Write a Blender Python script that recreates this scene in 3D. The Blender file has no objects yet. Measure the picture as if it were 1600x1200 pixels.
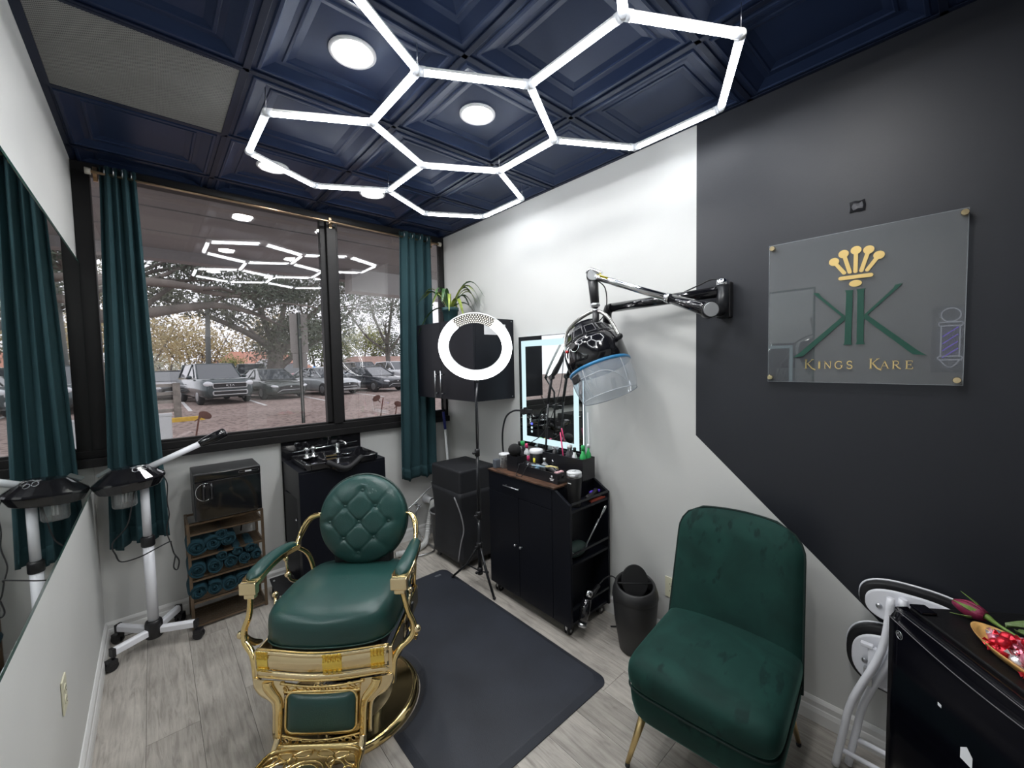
import bpy, math, random
from math import sin, cos, pi, radians, sqrt, atan2
from mathutils import Vector, Matrix, Euler
random.seed(7)
scene = bpy.context.scene
COL = scene.collection

# ------------------------------------------------------------------ camera
cam = bpy.data.cameras.new('camera')
cam.sensor_fit = 'HORIZONTAL'; cam.sensor_width = 36.0
cam.lens = 638.727 * 36.0 / 1600.0
cam.shift_x = -10.017 / 1600.0
cam.shift_y = -2.643 / 1600.0
cam.clip_start = 0.02; cam.clip_end = 400
cam_o = bpy.data.objects.new('camera', cam); COL.objects.link(cam_o)
_y, _p, _r = radians(41.8695), radians(-3.0046), radians(-1.1365)
_w = Vector((sin(_y)*cos(_p), cos(_y)*cos(_p), sin(_p)))
_a = Vector((cos(_y), -sin(_y), 0)); _u = _a.cross(_w)
_rt = cos(_r)*_a + sin(_r)*_u; _up = -sin(_r)*_a + cos(_r)*_u
M = Matrix((_rt, _up, -_w)).transposed().to_4x4(); M.translation = (0, 0, 1.59)
cam_o.matrix_world = M
scene.camera = cam_o

# ------------------------------------------------------------------ sky, exposure
world = bpy.data.worlds.new('overcast_sky'); scene.world = world; world.use_nodes = True
wn = world.node_tree.nodes; wl = world.node_tree.links
bg = wn['Background']; bg.inputs['Color'].default_value = (0.93, 0.93, 1.0, 1); bg.inputs['Strength'].default_value = 1.45
vs = scene.view_settings
vs.view_transform = 'Standard'; vs.look = 'None'; vs.gamma = 1.0; vs.use_curve_mapping = False
vs.exposure = 0.38
try:
    scene.cycles.max_bounces = 10; scene.cycles.transparent_max_bounces = 24
    scene.cycles.sample_clamp_indirect = 6.0
    scene.cycles.caustics_reflective = True; scene.cycles.caustics_refractive = False
except Exception:
    pass
TUBE_E, DOWN_E, RING_E, LEDM_E = 24.0, 115.0, 9.0, .80     # lamp strengths; the downlight value also drives two added fill lamps

# ------------------------------------------------------------------ room dimensions
XL, XR, YB, YR, ZC = -0.277, 2.084, 3.364, -1.121, 2.748

# ------------------------------------------------------------------ materials
def _nt(name):
    m = bpy.data.materials.new(name); m.use_nodes = True
    nt = m.node_tree
    return m, nt, nt.nodes, nt.links, nt.nodes['Principled BSDF']

def mat(name, col, rough=0.5, metal=0.0, noise=0.0, nscale=8.0, bump=0.0, bscale=120.0, sheen=0.0,
        coat=0.0, spec=0.5, emit=0.0, ecol=None, stretch=(1, 1, 1), rvar=0.0, rand=0.0, trans=0.0):
    m, nt, n, l, b = _nt(name)
    b.inputs['Base Color'].default_value = (*col, 1)
    b.inputs['Roughness'].default_value = rough
    b.inputs['Metallic'].default_value = metal
    b.inputs['Specular IOR Level'].default_value = spec
    if sheen:
        b.inputs['Sheen Weight'].default_value = sheen; b.inputs['Sheen Roughness'].default_value = 0.35
        b.inputs['Sheen Tint'].default_value = (*[min(1, c*6+.1) for c in col], 1)
    if coat:
        b.inputs['Coat Weight'].default_value = coat; b.inputs['Coat Roughness'].default_value = 0.05
    if trans:
        b.inputs['Transmission Weight'].default_value = trans
    if emit:
        b.inputs['Emission Color'].default_value = (*(ecol or col), 1); b.inputs['Emission Strength'].default_value = emit
    if noise or bump or rvar:
        tc = n.new('ShaderNodeTexCoord'); mp = n.new('ShaderNodeMapping'); mp.inputs['Scale'].default_value = stretch
        l.new(tc.outputs['Object'], mp.inputs['Vector'])
    if noise or rvar or rand:
        if noise or rvar:
            nz = n.new('ShaderNodeTexNoise'); nz.inputs['Scale'].default_value = nscale; nz.inputs['Detail'].default_value = 5
            l.new(mp.outputs['Vector'], nz.inputs['Vector'])
        if noise:
            mr = n.new('ShaderNodeMapRange'); mr.inputs['From Min'].default_value = .3; mr.inputs['From Max'].default_value = .7
            mr.inputs['To Min'].default_value = 1-noise; mr.inputs['To Max'].default_value = 1+noise
            l.new(nz.outputs['Fac'], mr.inputs['Value'])
            src = mr.outputs['Result']
        else:
            src = None
        if rand:
            oi = n.new('ShaderNodeObjectInfo'); m2 = n.new('ShaderNodeMapRange')
            m2.inputs['To Min'].default_value = 1-rand; m2.inputs['To Max'].default_value = 1+rand
            l.new(oi.outputs['Random'], m2.inputs['Value'])
            if src:
                mm = n.new('ShaderNodeMath'); mm.operation = 'MULTIPLY'
                l.new(src, mm.inputs[0]); l.new(m2.outputs['Result'], mm.inputs[1]); src = mm.outputs[0]
            else:
                src = m2.outputs['Result']
        if src:
            vm = n.new('ShaderNodeVectorMath'); vm.operation = 'SCALE'; vm.inputs[0].default_value = col
            l.new(src, vm.inputs['Scale']); l.new(vm.outputs[0], b.inputs['Base Color'])
        if rvar:
            m3 = n.new('ShaderNodeMapRange'); m3.inputs['From Min'].default_value = .3; m3.inputs['From Max'].default_value = .7
            m3.inputs['To Min'].default_value = max(.02, rough-rvar); m3.inputs['To Max'].default_value = rough+rvar
            l.new(nz.outputs['Fac'], m3.inputs['Value']); l.new(m3.outputs['Result'], b.inputs['Roughness'])
    if bump:
        n2 = n.new('ShaderNodeTexNoise'); n2.inputs['Scale'].default_value = bscale; n2.inputs['Detail'].default_value = 3
        l.new(mp.outputs['Vector'], n2.inputs['Vector'])
        bp = n.new('ShaderNodeBump'); bp.inputs['Strength'].default_value = bump; bp.inputs['Distance'].default_value = 0.002
        l.new(n2.outputs['Fac'], bp.inputs['Height']); l.new(bp.outputs['Normal'], b.inputs['Normal'])
    return m

def schlick(n, l, f0):
    g = n.new('ShaderNodeNewGeometry'); d = n.new('ShaderNodeVectorMath'); d.operation = 'DOT_PRODUCT'
    l.new(g.outputs['Incoming'], d.inputs[0]); l.new(g.outputs['Normal'], d.inputs[1])
    def mth(op, a, b=None):
        q = n.new('ShaderNodeMath'); q.operation = op
        for i, v in enumerate((a, b)):
            if v is None: continue
            if isinstance(v, (int, float)): q.inputs[i].default_value = v
            else: l.new(v, q.inputs[i])
        return q.outputs[0]
    a = mth('ABSOLUTE', d.outputs['Value']); s = mth('SUBTRACT', 1.0, a); pw = mth('POWER', s, 5.0)
    return mth('ADD', mth('MULTIPLY', pw, 1-f0), f0)

def thin_glass(name, tint=(1, 1, 1), f0=0.08, haze=0.0, hazecol=(1, 1, 1), rough=0.0):
    """a thin clear sheet: Fresnel mirror over straight transmission, with an optional milky haze"""
    m = bpy.data.materials.new(name); m.use_nodes = True
    n = m.node_tree.nodes; l = m.node_tree.links; n.clear()
    o = n.new('ShaderNodeOutputMaterial'); t = n.new('ShaderNodeBsdfTransparent'); t.inputs['Color'].default_value = (*tint, 1)
    g = n.new('ShaderNodeBsdfGlossy'); g.inputs['Roughness'].default_value = rough
    mx = n.new('ShaderNodeMixShader'); l.new(schlick(n, l, f0), mx.inputs['Fac'])
    base = t.outputs[0]
    if haze:
        df = n.new('ShaderNodeBsdfDiffuse'); df.inputs['Color'].default_value = (*hazecol, 1)
        m2 = n.new('ShaderNodeMixShader'); m2.inputs['Fac'].default_value = haze
        l.new(t.outputs[0], m2.inputs[1]); l.new(df.outputs[0], m2.inputs[2]); base = m2.outputs[0]
    l.new(base, mx.inputs[1]); l.new(g.outputs[0], mx.inputs[2]); l.new(mx.outputs[0], o.inputs['Surface'])
    return m

def emission(name, col, s):
    m = bpy.data.materials.new(name); m.use_nodes = True
    n = m.node_tree.nodes; l = m.node_tree.links; n.clear()
    o = n.new('ShaderNodeOutputMaterial'); e = n.new('ShaderNodeEmission')
    e.inputs['Color'].default_value = (*col, 1); e.inputs['Strength'].default_value = s
    l.new(e.outputs[0], o.inputs['Surface'])
    return m

def S(r, g, b):      # sRGB 0-255 -> linear
    f = lambda c: (c/255/12.92) if c/255 <= .04045 else ((c/255+.055)/1.055)**2.4
    return (f(r), f(g), f(b))

# ------------------------------------------------------------------ mesh builder
class MB:
    def __init__(s): s.v = []; s.f = []; s.sm = []
    def add(s, v, f, smooth=False):
        o = len(s.v); s.v += [tuple(p) for p in v]
        for q in f: s.f.append(tuple(i+o for i in q)); s.sm.append(smooth)
        return s
    def bx(s, x0, x1, y0, y1, z0, z1, M=None):
        v = [Vector((x, y, z)) for z in (z0, z1) for y in (y0, y1) for x in (x0, x1)]
        if M is not None: v = [M @ p for p in v]
        return s.add(v, [(0, 2, 3, 1), (4, 5, 7, 6), (0, 1, 5, 4), (2, 6, 7, 3), (0, 4, 6, 2), (1, 3, 7, 5)])
    def cyl(s, p0, p1, r0, r1=None, n=14, caps=True):
        return s.tube([p0, p1], [r0, r0 if r1 is None else r1], n, caps=caps)
    def tube(s, pts, r, n=8, closed=False, caps=True, sub=0, flat=1.0, up=None):
        pts = [Vector(p) for p in pts]
        if not isinstance(r, (list, tuple)): r = [r]*len(pts)
        if sub:
            P = []; R = []; N = len(pts); rng = N if closed else N-1
            for i in range(rng):
                g = lambda k: pts[k % N] if closed else pts[max(0, min(N-1, k))]
                a, b, c, d = g(i-1), g(i), g(i+1), g(i+2)
                for j in range(sub):
                    t = j/sub
                    P.append(.5*((2*b)+(c-a)*t+(2*a-5*b+4*c-d)*t*t+(3*b-a-3*c+d)*t**3))
                    R.append(r[i]*(1-t)+r[(i+1) % N]*t)
            if not closed: P.append(pts[-1]); R.append(r[-1])
            pts, r = P, R
        N = len(pts); rings = []; nrm = None
        for i, p in enumerate(pts):
            if closed: t = pts[(i+1) % N]-pts[i-1]
            else: t = pts[min(i+1, N-1)]-pts[max(i-1, 0)]
            if t.length < 1e-9: t = Vector((0, 0, 1))
            t.normalize()
            if up is not None:
                nrm = Vector(up) - t*t.dot(Vector(up))
                if nrm.length < 1e-5: nrm = t.orthogonal()
            elif nrm is None: nrm = t.orthogonal()
            else:
                nrm = nrm - t*t.dot(nrm)
                if nrm.length < 1e-6: nrm = t.orthogonal()
            nrm.normalize(); bn = t.cross(nrm)
            rings.append([p + r[i]*(cos(2*pi*k/n)*nrm*flat+sin(2*pi*k/n)*bn) for k in range(n)])
        v = [q for ring in rings for q in ring]; f = []
        for i in range(N if closed else N-1):
            j = (i+1) % N
            for k in range(n):
                f.append((i*n+k, i*n+(k+1) % n, j*n+(k+1) % n, j*n+k))
        s.add(v, f, True)
        if caps and not closed:
            o = len(s.v)-len(v)
            s.f.append(tuple(o+k for k in range(n))[::-1]); s.sm.append(False)
            s.f.append(tuple(o+(N-1)*n+k for k in range(n))); s.sm.append(False)
        return s
    def lathe(s, prof, n=28, M=None, smooth=True, sx=1, sy=1):
        v = []; f = []
        for (r, z) in prof:
            for k in range(n):
                a = 2*pi*k/n; v.append(Vector((r*cos(a)*sx, r*sin(a)*sy, z)))
        for i in range(len(prof)-1):
            for k in range(n):
                f.append((i*n+k, i*n+(k+1) % n, (i+1)*n+(k+1) % n, (i+1)*n+k))
        if prof[0][0] > 1e-6: f.append(tuple(range(n))[::-1])
        if prof[-1][0] > 1e-6: f.append(tuple((len(prof)-1)*n+k for k in range(n)))
        if M is not None: v = [M @ p for p in v]
        return s.add(v, f, smooth)
    def prism(s, poly, h0, h1, M=None, smooth=False):
        """2-D outline extruded along local z"""
        n = len(poly)
        v = [Vector((x, y, h0)) for x, y in poly]+[Vector((x, y, h1)) for x, y in poly]
        if M is not None: v = [M @ p for p in v]
        f = [tuple(range(n))[::-1], tuple(range(n, 2*n))]
        sm = [(i, (i+1) % n, n+(i+1) % n, n+i) for i in range(n)]
        s.add(v, f+sm, smooth); return s
    def sph(s, c, r, n=14, m=8, sc=(1, 1, 1), M=None):
        v = []; f = []
        for i in range(m+1):
            a = pi*i/m
            for k in range(n):
                b = 2*pi*k/n; v.append(Vector((r*sin(a)*cos(b)*sc[0], r*sin(a)*sin(b)*sc[1], r*cos(a)*sc[2])))
        v = [(M @ p if M is not None else p)+Vector(c) for p in v]
        for i in range(m):
            for k in range(n): f.append((i*n+k, (i+1)*n+k, (i+1)*n+(k+1) % n, i*n+(k+1) % n))
        return s.add(v, f, True)
    def grid(s, fn, nu, nv, cu=False, smooth=True):
        v = [fn(i/(nu if cu else nu-1), j/(nv-1)) for j in range(nv) for i in range(nu)]; f = []
        for j in range(nv-1):
            for i in range(nu if cu else nu-1):
                f.append((j*nu+i, j*nu+(i+1) % nu, (j+1)*nu+(i+1) % nu, (j+1)*nu+i))
        return s.add(v, f, smooth)
    def mesh(s, name):
        me = bpy.data.meshes.new(name); me.from_pydata(s.v, [], s.f); me.update()
        me.polygons.foreach_set('use_smooth', s.sm); return me
    def build(s, name, m, parent=None, bev=0.0, seg=2, sub=0, solid=0.0, w=False, loc=None, local=False):
        """w: vertices are in world space, moved into the parent's frame"""
        if w and parent is not None:
            im = MW[parent.name].inverted(); s.v = [tuple(im @ Vector(p)) for p in s.v]
        return put(name, s.mesh(name), m, parent, bev, seg, sub, solid, loc)

MW = {}
def put(name, me, m, parent=None, bev=0.0, seg=2, sub=0, solid=0.0, loc=None):
    o = bpy.data.objects.new(name, me); COL.objects.link(o)
    if m is not None and not me.materials: me.materials.append(m)
    if loc is not None: o.location = loc
    if parent is not None: o.parent = parent
    base = MW[parent.name] if parent is not None else Matrix.Identity(4)
    MW[o.name] = base @ Matrix.Translation(loc or (0, 0, 0))
    if solid:
        q = o.modifiers.new('thickness', 'SOLIDIFY'); q.thickness = solid; q.offset = 0
    if bev:
        q = o.modifiers.new('bevel', 'BEVEL'); q.width = bev; q.segments = seg; q.limit_method = 'ANGLE'; q.angle_limit = radians(40)
    if sub:
        q = o.modifiers.new('subdiv', 'SUBSURF'); q.levels = sub; q.render_levels = sub
    return o

def tag(o, label=None, cat=None, group=None, kind=None):
    if label: o['label'] = label
    if cat: o['category'] = cat
    if group: o['group'] = group
    if kind: o['kind'] = kind
    return o

def thing(name, label, cat, loc=(0, 0, 0), rotz=0.0, group=None):
    o = bpy.data.objects.new(name, None); COL.objects.link(o)
    o.empty_display_size = 0.05; o.location = loc; o.rotation_euler = (0, 0, rotz)
    MW[o.name] = Matrix.Translation(loc) @ Matrix.Rotation(rotz, 4, 'Z')
    return tag(o, label, cat, group)

def copy_tree(o, parent=None):
    c = o.copy(); COL.objects.link(c); c.parent = parent
    MW[c.name] = MW[o.name]
    for ch in [x for x in bpy.data.objects if x.parent == o]: copy_tree(ch, c)
    return c

def frame(origin, xa, ya):
    """matrix with local x along xa, y along ya"""
    x = Vector(xa).normalized(); y = Vector(ya); y = (y-x*x.dot(y)).normalized(); z = x.cross(y)
    m = Matrix((x, y, z)).transposed().to_4x4(); m.translation = Vector(origin); return m

def rrect(x0, x1, y0, y1, r, n=5):
    P = []
    for cx, cy, a0 in ((x1-r, y1-r, 0), (x0+r, y1-r, pi/2), (x0+r, y0+r, pi), (x1-r, y0+r, 1.5*pi)):
        for k in range(n+1):
            a = a0+pi/2*k/n; P.append((cx+r*cos(a), cy+r*sin(a)))
    return P

def ell(cx, cy, a, b, n=24): return [(cx+a*cos(2*pi*k/n), cy+b*sin(2*pi*k/n)) for k in range(n)]

# shared materials
BLACKM = mat('black_satin_metal', (.012, .013, .016), .35, .0, spec=.5)
BLACKP = mat('black_plastic', (.012, .012, .014), .38)
BLACKG = mat('black_gloss', (.008, .008, .010), .10, coat=.5)
BLACKL = mat('black_laminate', (.0055, .0065, .011), .40, noise=.12, nscale=5, spec=.3)
CHROME = mat('chrome', (.80, .81, .83), .10, 1.0)
STEEL = mat('brushed_steel', (.55, .56, .58), .28, 1.0)
GOLD = mat('polished_gold', (.90, .69, .32), .10, 1.0, rvar=.04, nscale=6)
GOLDP = mat('pale_gold', (.86, .70, .42), .16, 1.0)
BRASS = mat('brushed_brass', (.72, .54, .26), .28, 1.0, noise=.08, nscale=20)
WHITEP = mat('white_plastic', (.80, .81, .83), .35)
WHITEM = mat('white_enamel', (.82, .83, .88), .28, coat=.2)
LEATHER = mat('green_leather', (.014, .058, .052), .36, noise=.10, nscale=9, bump=.25, bscale=260)
VELVET = None
TEAL = mat('teal_cloth', (.010, .070, .080), .85, noise=.15, nscale=14, sheen=.35, bump=.3, bscale=300)
TOWEL = mat('teal_terry', (.0035, .034, .050), .95, noise=.18, nscale=60, sheen=.3, bump=1.0, bscale=420)
GLASSC = thin_glass('clear_plastic_sheet', (.97, .98, 1.0), .09, .04)
RUBBER = mat('black_rubber', (.014, .014, .016), .7)
# ================================================================== the room
def plank_mat():
    m, nt, n, l, b = _nt('grey_oak_planks')
    tc = n.new('ShaderNodeTexCoord'); oi = n.new('ShaderNodeObjectInfo')
    sc = n.new('ShaderNodeVectorMath'); sc.operation = 'SCALE'; sc.inputs[0].default_value = (7.3, 31.7, 3.1)
    l.new(oi.outputs['Random'], sc.inputs['Scale'])
    ad = n.new('ShaderNodeVectorMath'); l.new(tc.outputs['Object'], ad.inputs[0]); l.new(sc.outputs[0], ad.inputs[1])
    mp = n.new('ShaderNodeMapping'); mp.inputs['Scale'].default_value = (14, 1.3, 1); l.new(ad.outputs[0], mp.inputs['Vector'])
    nz = n.new('ShaderNodeTexNoise'); nz.inputs['Scale'].default_value = 3.2; nz.inputs['Detail'].default_value = 8; nz.inputs['Roughness'].default_value = .68
    nz.inputs['Distortion'].default_value = .9
    l.new(mp.outputs[0], nz.inputs['Vector'])
    cr = n.new('ShaderNodeValToRGB'); e = cr.color_ramp.elements
    e[0].position = .30; e[0].color = (.235, .215, .190, 1); e[1].position = .72; e[1].color = (.50, .47, .425, 1)
    k = e.new(.5); k.color = (.395, .368, .332, 1)
    l.new(nz.outputs['Fac'], cr.inputs['Fac'])
    n2 = n.new('ShaderNodeTexNoise'); n2.inputs['Scale'].default_value = 5; n2.inputs['Detail'].default_value = 4; l.new(ad.outputs[0], n2.inputs['Vector'])
    m2 = n.new('ShaderNodeMapRange'); m2.inputs['From Min'].default_value = .3; m2.inputs['From Max'].default_value = .7
    m2.inputs['To Min'].default_value = .82; m2.inputs['To Max'].default_value = 1.15; l.new(n2.outputs['Fac'], m2.inputs['Value'])
    m3 = n.new('ShaderNodeMapRange'); m3.inputs['To Min'].default_value = .86; m3.inputs['To Max'].default_value = 1.12; l.new(oi.outputs['Random'], m3.inputs['Value'])
    mm = n.new('ShaderNodeMath'); mm.operation = 'MULTIPLY'; l.new(m2.outputs[0], mm.inputs[0]); l.new(m3.outputs[0], mm.inputs[1])
    vm = n.new('ShaderNodeVectorMath'); vm.operation = 'SCALE'; l.new(cr.outputs['Color'], vm.inputs[0]); l.new(mm.outputs[0], vm.inputs['Scale'])
    l.new(vm.outputs[0], b.inputs['Base Color']); b.inputs['Roughness'].default_value = .42
    bp = n.new('ShaderNodeBump'); bp.inputs['Strength'].default_value = .12; bp.inputs['Distance'].default_value = .002
    l.new(nz.outputs['Fac'], bp.inputs['Height']); l.new(bp.outputs[0], b.inputs['Normal'])
    return m
PLANK = plank_mat()
floor = tag(MB().bx(XL-.1, XR+.1, YR-.1, YB+.1, -.12, -.004).build('floor', mat('dark_underlay', (.03, .028, .026), .9)), kind='structure')
ncol = 13; pw = (XR-XL)/ncol; cache = {}
for c in range(ncol):
    y = YR - random.uniform(.1, 1.1)
    while y < YB:
        y0 = max(y, YR); y1 = min(y+1.22, YB)
        if y1-y0 > .03:
            key = round(y1-y0, 2)
            if key not in cache:
                cache[key] = MB().bx(-pw/2+.0007, pw/2-.0007, .0007, y1-y0-.0007, 0, .004).mesh('plank')
            put('plank', cache[key], PLANK, floor, loc=(XL+(c+.5)*pw, y0, -.004))
        y += 1.22

WALLW = mat('off_white_paint', (.66, .665, .65), .55, noise=.025, nscale=2.2, bump=.12, bscale=160)
def two_tone():
    m, nt, n, l, b = _nt('white_and_black_paint')
    tc = n.new('ShaderNodeTexCoord'); sp = n.new('ShaderNodeSeparateXYZ'); l.new(tc.outputs['Object'], sp.inputs[0])
    def mth(op, a, c):
        q = n.new('ShaderNodeMath'); q.operation = op
        for i, v in enumerate((a, c)):
            if isinstance(v, (int, float)): q.inputs[i].default_value = v
            else: l.new(v, q.inputs[i])
        return q.outputs[0]
    left = mth('LESS_THAN', sp.outputs['Y'], .955)
    line = mth('ADD', mth('MULTIPLY', sp.outputs['Y'], .889), 1.187-.955*.889)
    above = mth('GREATER_THAN', sp.outputs['Z'], line)
    fac = mth('MULTIPLY', left, above)
    nz = n.new('ShaderNodeTexNoise'); nz.inputs['Scale'].default_value = 2.5; nz.inputs['Detail'].default_value = 4; l.new(tc.outputs['Object'], nz.inputs['Vector'])
    def ramp(c0, c1):
        r = n.new('ShaderNodeMix'); r.data_type = 'RGBA'; r.inputs['A'].default_value = (*c0, 1); r.inputs['B'].default_value = (*c1, 1)
        l.new(nz.outputs['Fac'], r.inputs['Factor']); return r.outputs['Result']
    mx = n.new('ShaderNodeMix'); mx.data_type = 'RGBA'; l.new(fac, mx.inputs['Factor'])
    l.new(ramp((.63, .635, .62), (.69, .695, .68)), mx.inputs['A']); l.new(ramp((.0145, .0165, .023), (.0195, .022, .029)), mx.inputs['B'])
    l.new(mx.outputs['Result'], b.inputs['Base Color'])
    rg = n.new('ShaderNodeMapRange'); rg.inputs['To Min'].default_value = .55; rg.inputs['To Max'].default_value = .48; l.new(fac, rg.inputs['Value']); l.new(rg.outputs[0], b.inputs['Roughness'])
    n2 = n.new('ShaderNodeTexNoise'); n2.inputs['Scale'].default_value = 160; l.new(tc.outputs['Object'], n2.inputs['Vector'])
    bp = n.new('ShaderNodeBump'); bp.inputs['Strength'].default_value = .12; bp.inputs['Distance'].default_value = .002; l.new(n2.outputs['Fac'], bp.inputs['Height']); l.new(bp.outputs[0], b.inputs['Normal'])
    return m
tag(MB().bx(XL-.1, XL, YR-.1, YB, 0, ZC+.1).build('wall_left', WALLW), kind='structure')
tag(MB().bx(XR, XR+.1, YR-.1, YB+.1, 0, ZC+.1).build('wall_right', two_tone()), kind='structure')
tag(MB().bx(XL-.1, XR, YB, YB+.1, 0, 1.035).bx(XL-.1, XR, YB, YB+.1, ZC-.005, ZC+.1).build('wall_back', WALLW), kind='structure')
tag(MB().bx(XL, XR, YR-.1, YR, 0, ZC+.1).build('wall_front', WALLW), kind='structure')
DOORM = mat('dark_door_paint', (.05, .05, .055), .4)
d = tag(MB().bx(.2, 1.12, YR+.002, YR+.04, .005, 2.05).build('door_1', DOORM, bev=.004), kind='structure')
h = MB(); h.cyl((.27, YR+.04, 1.0), (.27, YR+.1, 1.0), .012); h.cyl((.27, YR+.09, 1.0), (.40, YR+.09, 1.0), .010); h.build('handle', STEEL, d)

TRIMW = mat('white_trim_paint', (.74, .74, .73), .4, noise=.03, nscale=6)
prof = [(0, 0), (.020, 0), (.020, .045), (.016, .062), (.013, .066), (.013, .088), (.009, .096), (.004, .103), (0, .103)]
def baseboard(name, p0, p1, nrm):
    d = Vector(p1)-Vector(p0); L = d.length
    mm = frame(p0, nrm, (0, 0, 1))
    b = MB(); n = len(prof)
    vv = [Vector(p0)+Vector(nrm)*a+Vector((0, 0, z)) for a, z in prof]
    vv += [p+d for p in vv]
    b.add(vv, [tuple(range(n)), tuple(range(n, 2*n))[::-1]]+[(i, n+i, n+(i+1) % n, (i+1) % n) for i in range(n)])
    return tag(b.build(name, TRIMW), kind='structure')
baseboard('baseboard_left', (XL, YR, 0), (XL, YB, 0), (1, 0, 0))
baseboard('baseboard_right', (XR, YR, 0), (XR, YB, 0), (-1, 0, 0))
baseboard('baseboard_back', (XL, YB, 0), (XR, YB, 0), (0, -1, 0))

# ---- ceiling: coffered tiles in a grid of bars
CEILM = mat('navy_paint_blue_glare', (.014, .024, .060), .40, noise=.10, nscale=4, bump=.08, bscale=90, spec=.30)  # navy paint, with extra blue put in for the lamps' bluish glare
BARM = mat('navy_bar_blue_glare', (.009, .013, .030), .45, spec=.3)
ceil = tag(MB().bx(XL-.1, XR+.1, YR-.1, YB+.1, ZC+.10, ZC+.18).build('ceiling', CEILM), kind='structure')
gx = [XL, .333, .943, 1.553, XR]
gy = [YR, -.511, .099, .709, 1.319, 1.929, 2.539, 3.149, YB]
def tile_mesh(w, d):
    """pressed tile: border, first slope, flat band, bead, second slope, centre panel"""
    st = [(0, .004), (.026, .004), (.030, -.002), (.040, -.002), (.044, .003), (.082, .020), (.100, .022), (.104, .018), (.112, .018), (.116, .023), (.140, .030)]
    b = MB(); rings = []
    for off, z in st:
        ox = min(off, w/2-.01) if w > .3 else min(off*.4, w/2-.01); oy = min(off, d/2-.01) if d > .3 else min(off*.4, d/2-.01)
        rings.append([(-w/2+ox, -d/2+oy, z), (w/2-ox, -d/2+oy, z), (w/2-ox, d/2-oy, z), (-w/2+ox, d/2-oy, z)])
    v = [p for r in rings for p in r]; f = []
    for i in range(len(rings)-1):
        for k in range(4): f.append((i*4+k, (i+1)*4+k, (i+1)*4+(k+1) % 4, i*4+(k+1) % 4))
    q = (len(rings)-1)*4; f.append((q, q+3, q+2, q+1))
    return b.add(v, f).mesh('ceiling_tile')
tc_ = {}
for i in range(len(gx)-1):
    for j in range(len(gy)-1):
        w, d = gx[i+1]-gx[i], gy[j+1]-gy[j]
        if i == 0 and j == 5: continue           # the air grille sits here
        key = (round(w, 3), round(d, 3))
        if key not in tc_: tc_[key] = tile_mesh(w-.004, d-.004)
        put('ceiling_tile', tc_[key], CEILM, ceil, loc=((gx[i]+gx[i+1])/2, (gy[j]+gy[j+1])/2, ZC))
def bar(x0, x1, y0, y1):
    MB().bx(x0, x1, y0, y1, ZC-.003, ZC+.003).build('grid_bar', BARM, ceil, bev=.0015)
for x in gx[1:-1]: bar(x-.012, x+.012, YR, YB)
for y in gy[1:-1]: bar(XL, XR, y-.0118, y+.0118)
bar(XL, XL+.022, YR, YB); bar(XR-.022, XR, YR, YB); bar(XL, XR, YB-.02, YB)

for _m in (CEILM, BARM): _m.node_tree.nodes['Principled BSDF'].inputs['Specular Tint'].default_value = (.50, .66, 1, 1)  # blue lens glare put into the highlights of tiles and bars
# ---- air grille
def perforated():
    m, nt, n, l, b = _nt('perforated_grey_metal')
    tc = n.new('ShaderNodeTexCoord'); mp = n.new('ShaderNodeMapping'); mp.inputs['Scale'].default_value = (150, 150, 0); mp.inputs['Rotation'].default_value = (0, 0, radians(45))
    l.new(tc.outputs['Object'], mp.inputs[0])
    fr = n.new('ShaderNodeVectorMath'); fr.operation = 'FRACTION'; l.new(mp.outputs[0], fr.inputs[0])
    ds = n.new('ShaderNodeVectorMath'); ds.operation = 'DISTANCE'; ds.inputs[1].default_value = (.5, .5, 0); l.new(fr.outputs[0], ds.inputs[0])
    lt = n.new('ShaderNodeMath'); lt.operation = 'LESS_THAN'; lt.inputs[1].default_value = .33; l.new(ds.outputs['Value'], lt.inputs[0])
    nz = n.new('ShaderNodeTexNoise'); nz.inputs['Scale'].default_value = 6; l.new(tc.outputs['Object'], nz.inputs['Vector'])
    rr = n.new('ShaderNodeValToRGB'); rr.color_ramp.elements[0].color = (.22, .22, .21, 1); rr.color_ramp.elements[1].color = (.32, .32, .305, 1); l.new(nz.outputs['Fac'], rr.inputs['Fac'])
    mx = n.new('ShaderNodeMix'); mx.data_type = 'RGBA'; l.new(lt.outputs[0], mx.inputs['Factor']); l.new(rr.outputs['Color'], mx.inputs['A']); mx.inputs['B'].default_value = (.03, .03, .03, 1)
    l.new(mx.outputs['Result'], b.inputs['Base Color']); b.inputs['Roughness'].default_value = .6
    return m
PERF = perforated()
cx, cy = (gx[0]+gx[1])/2, (gy[5]+gy[6])/2
g = thing('air_grille', 'square perforated grey air return grille in the dark ceiling above the left wall', 'air vent', (cx, cy, ZC))
MB().bx(-.276, .288, -.288, .288, -.002, .006).build('perforated_plate', PERF, g, bev=.001)
fm = MB(); fm.bx(-.304, .304, -.304, -.288, -.004, .012).bx(-.304, .304, .288, .304, -.004, .012).bx(-.304, -.276, -.288, .288, -.004, .012).bx(.288, .304, -.288, .288, -.004, .012)
fm.build('frame', BARM, g)

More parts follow.
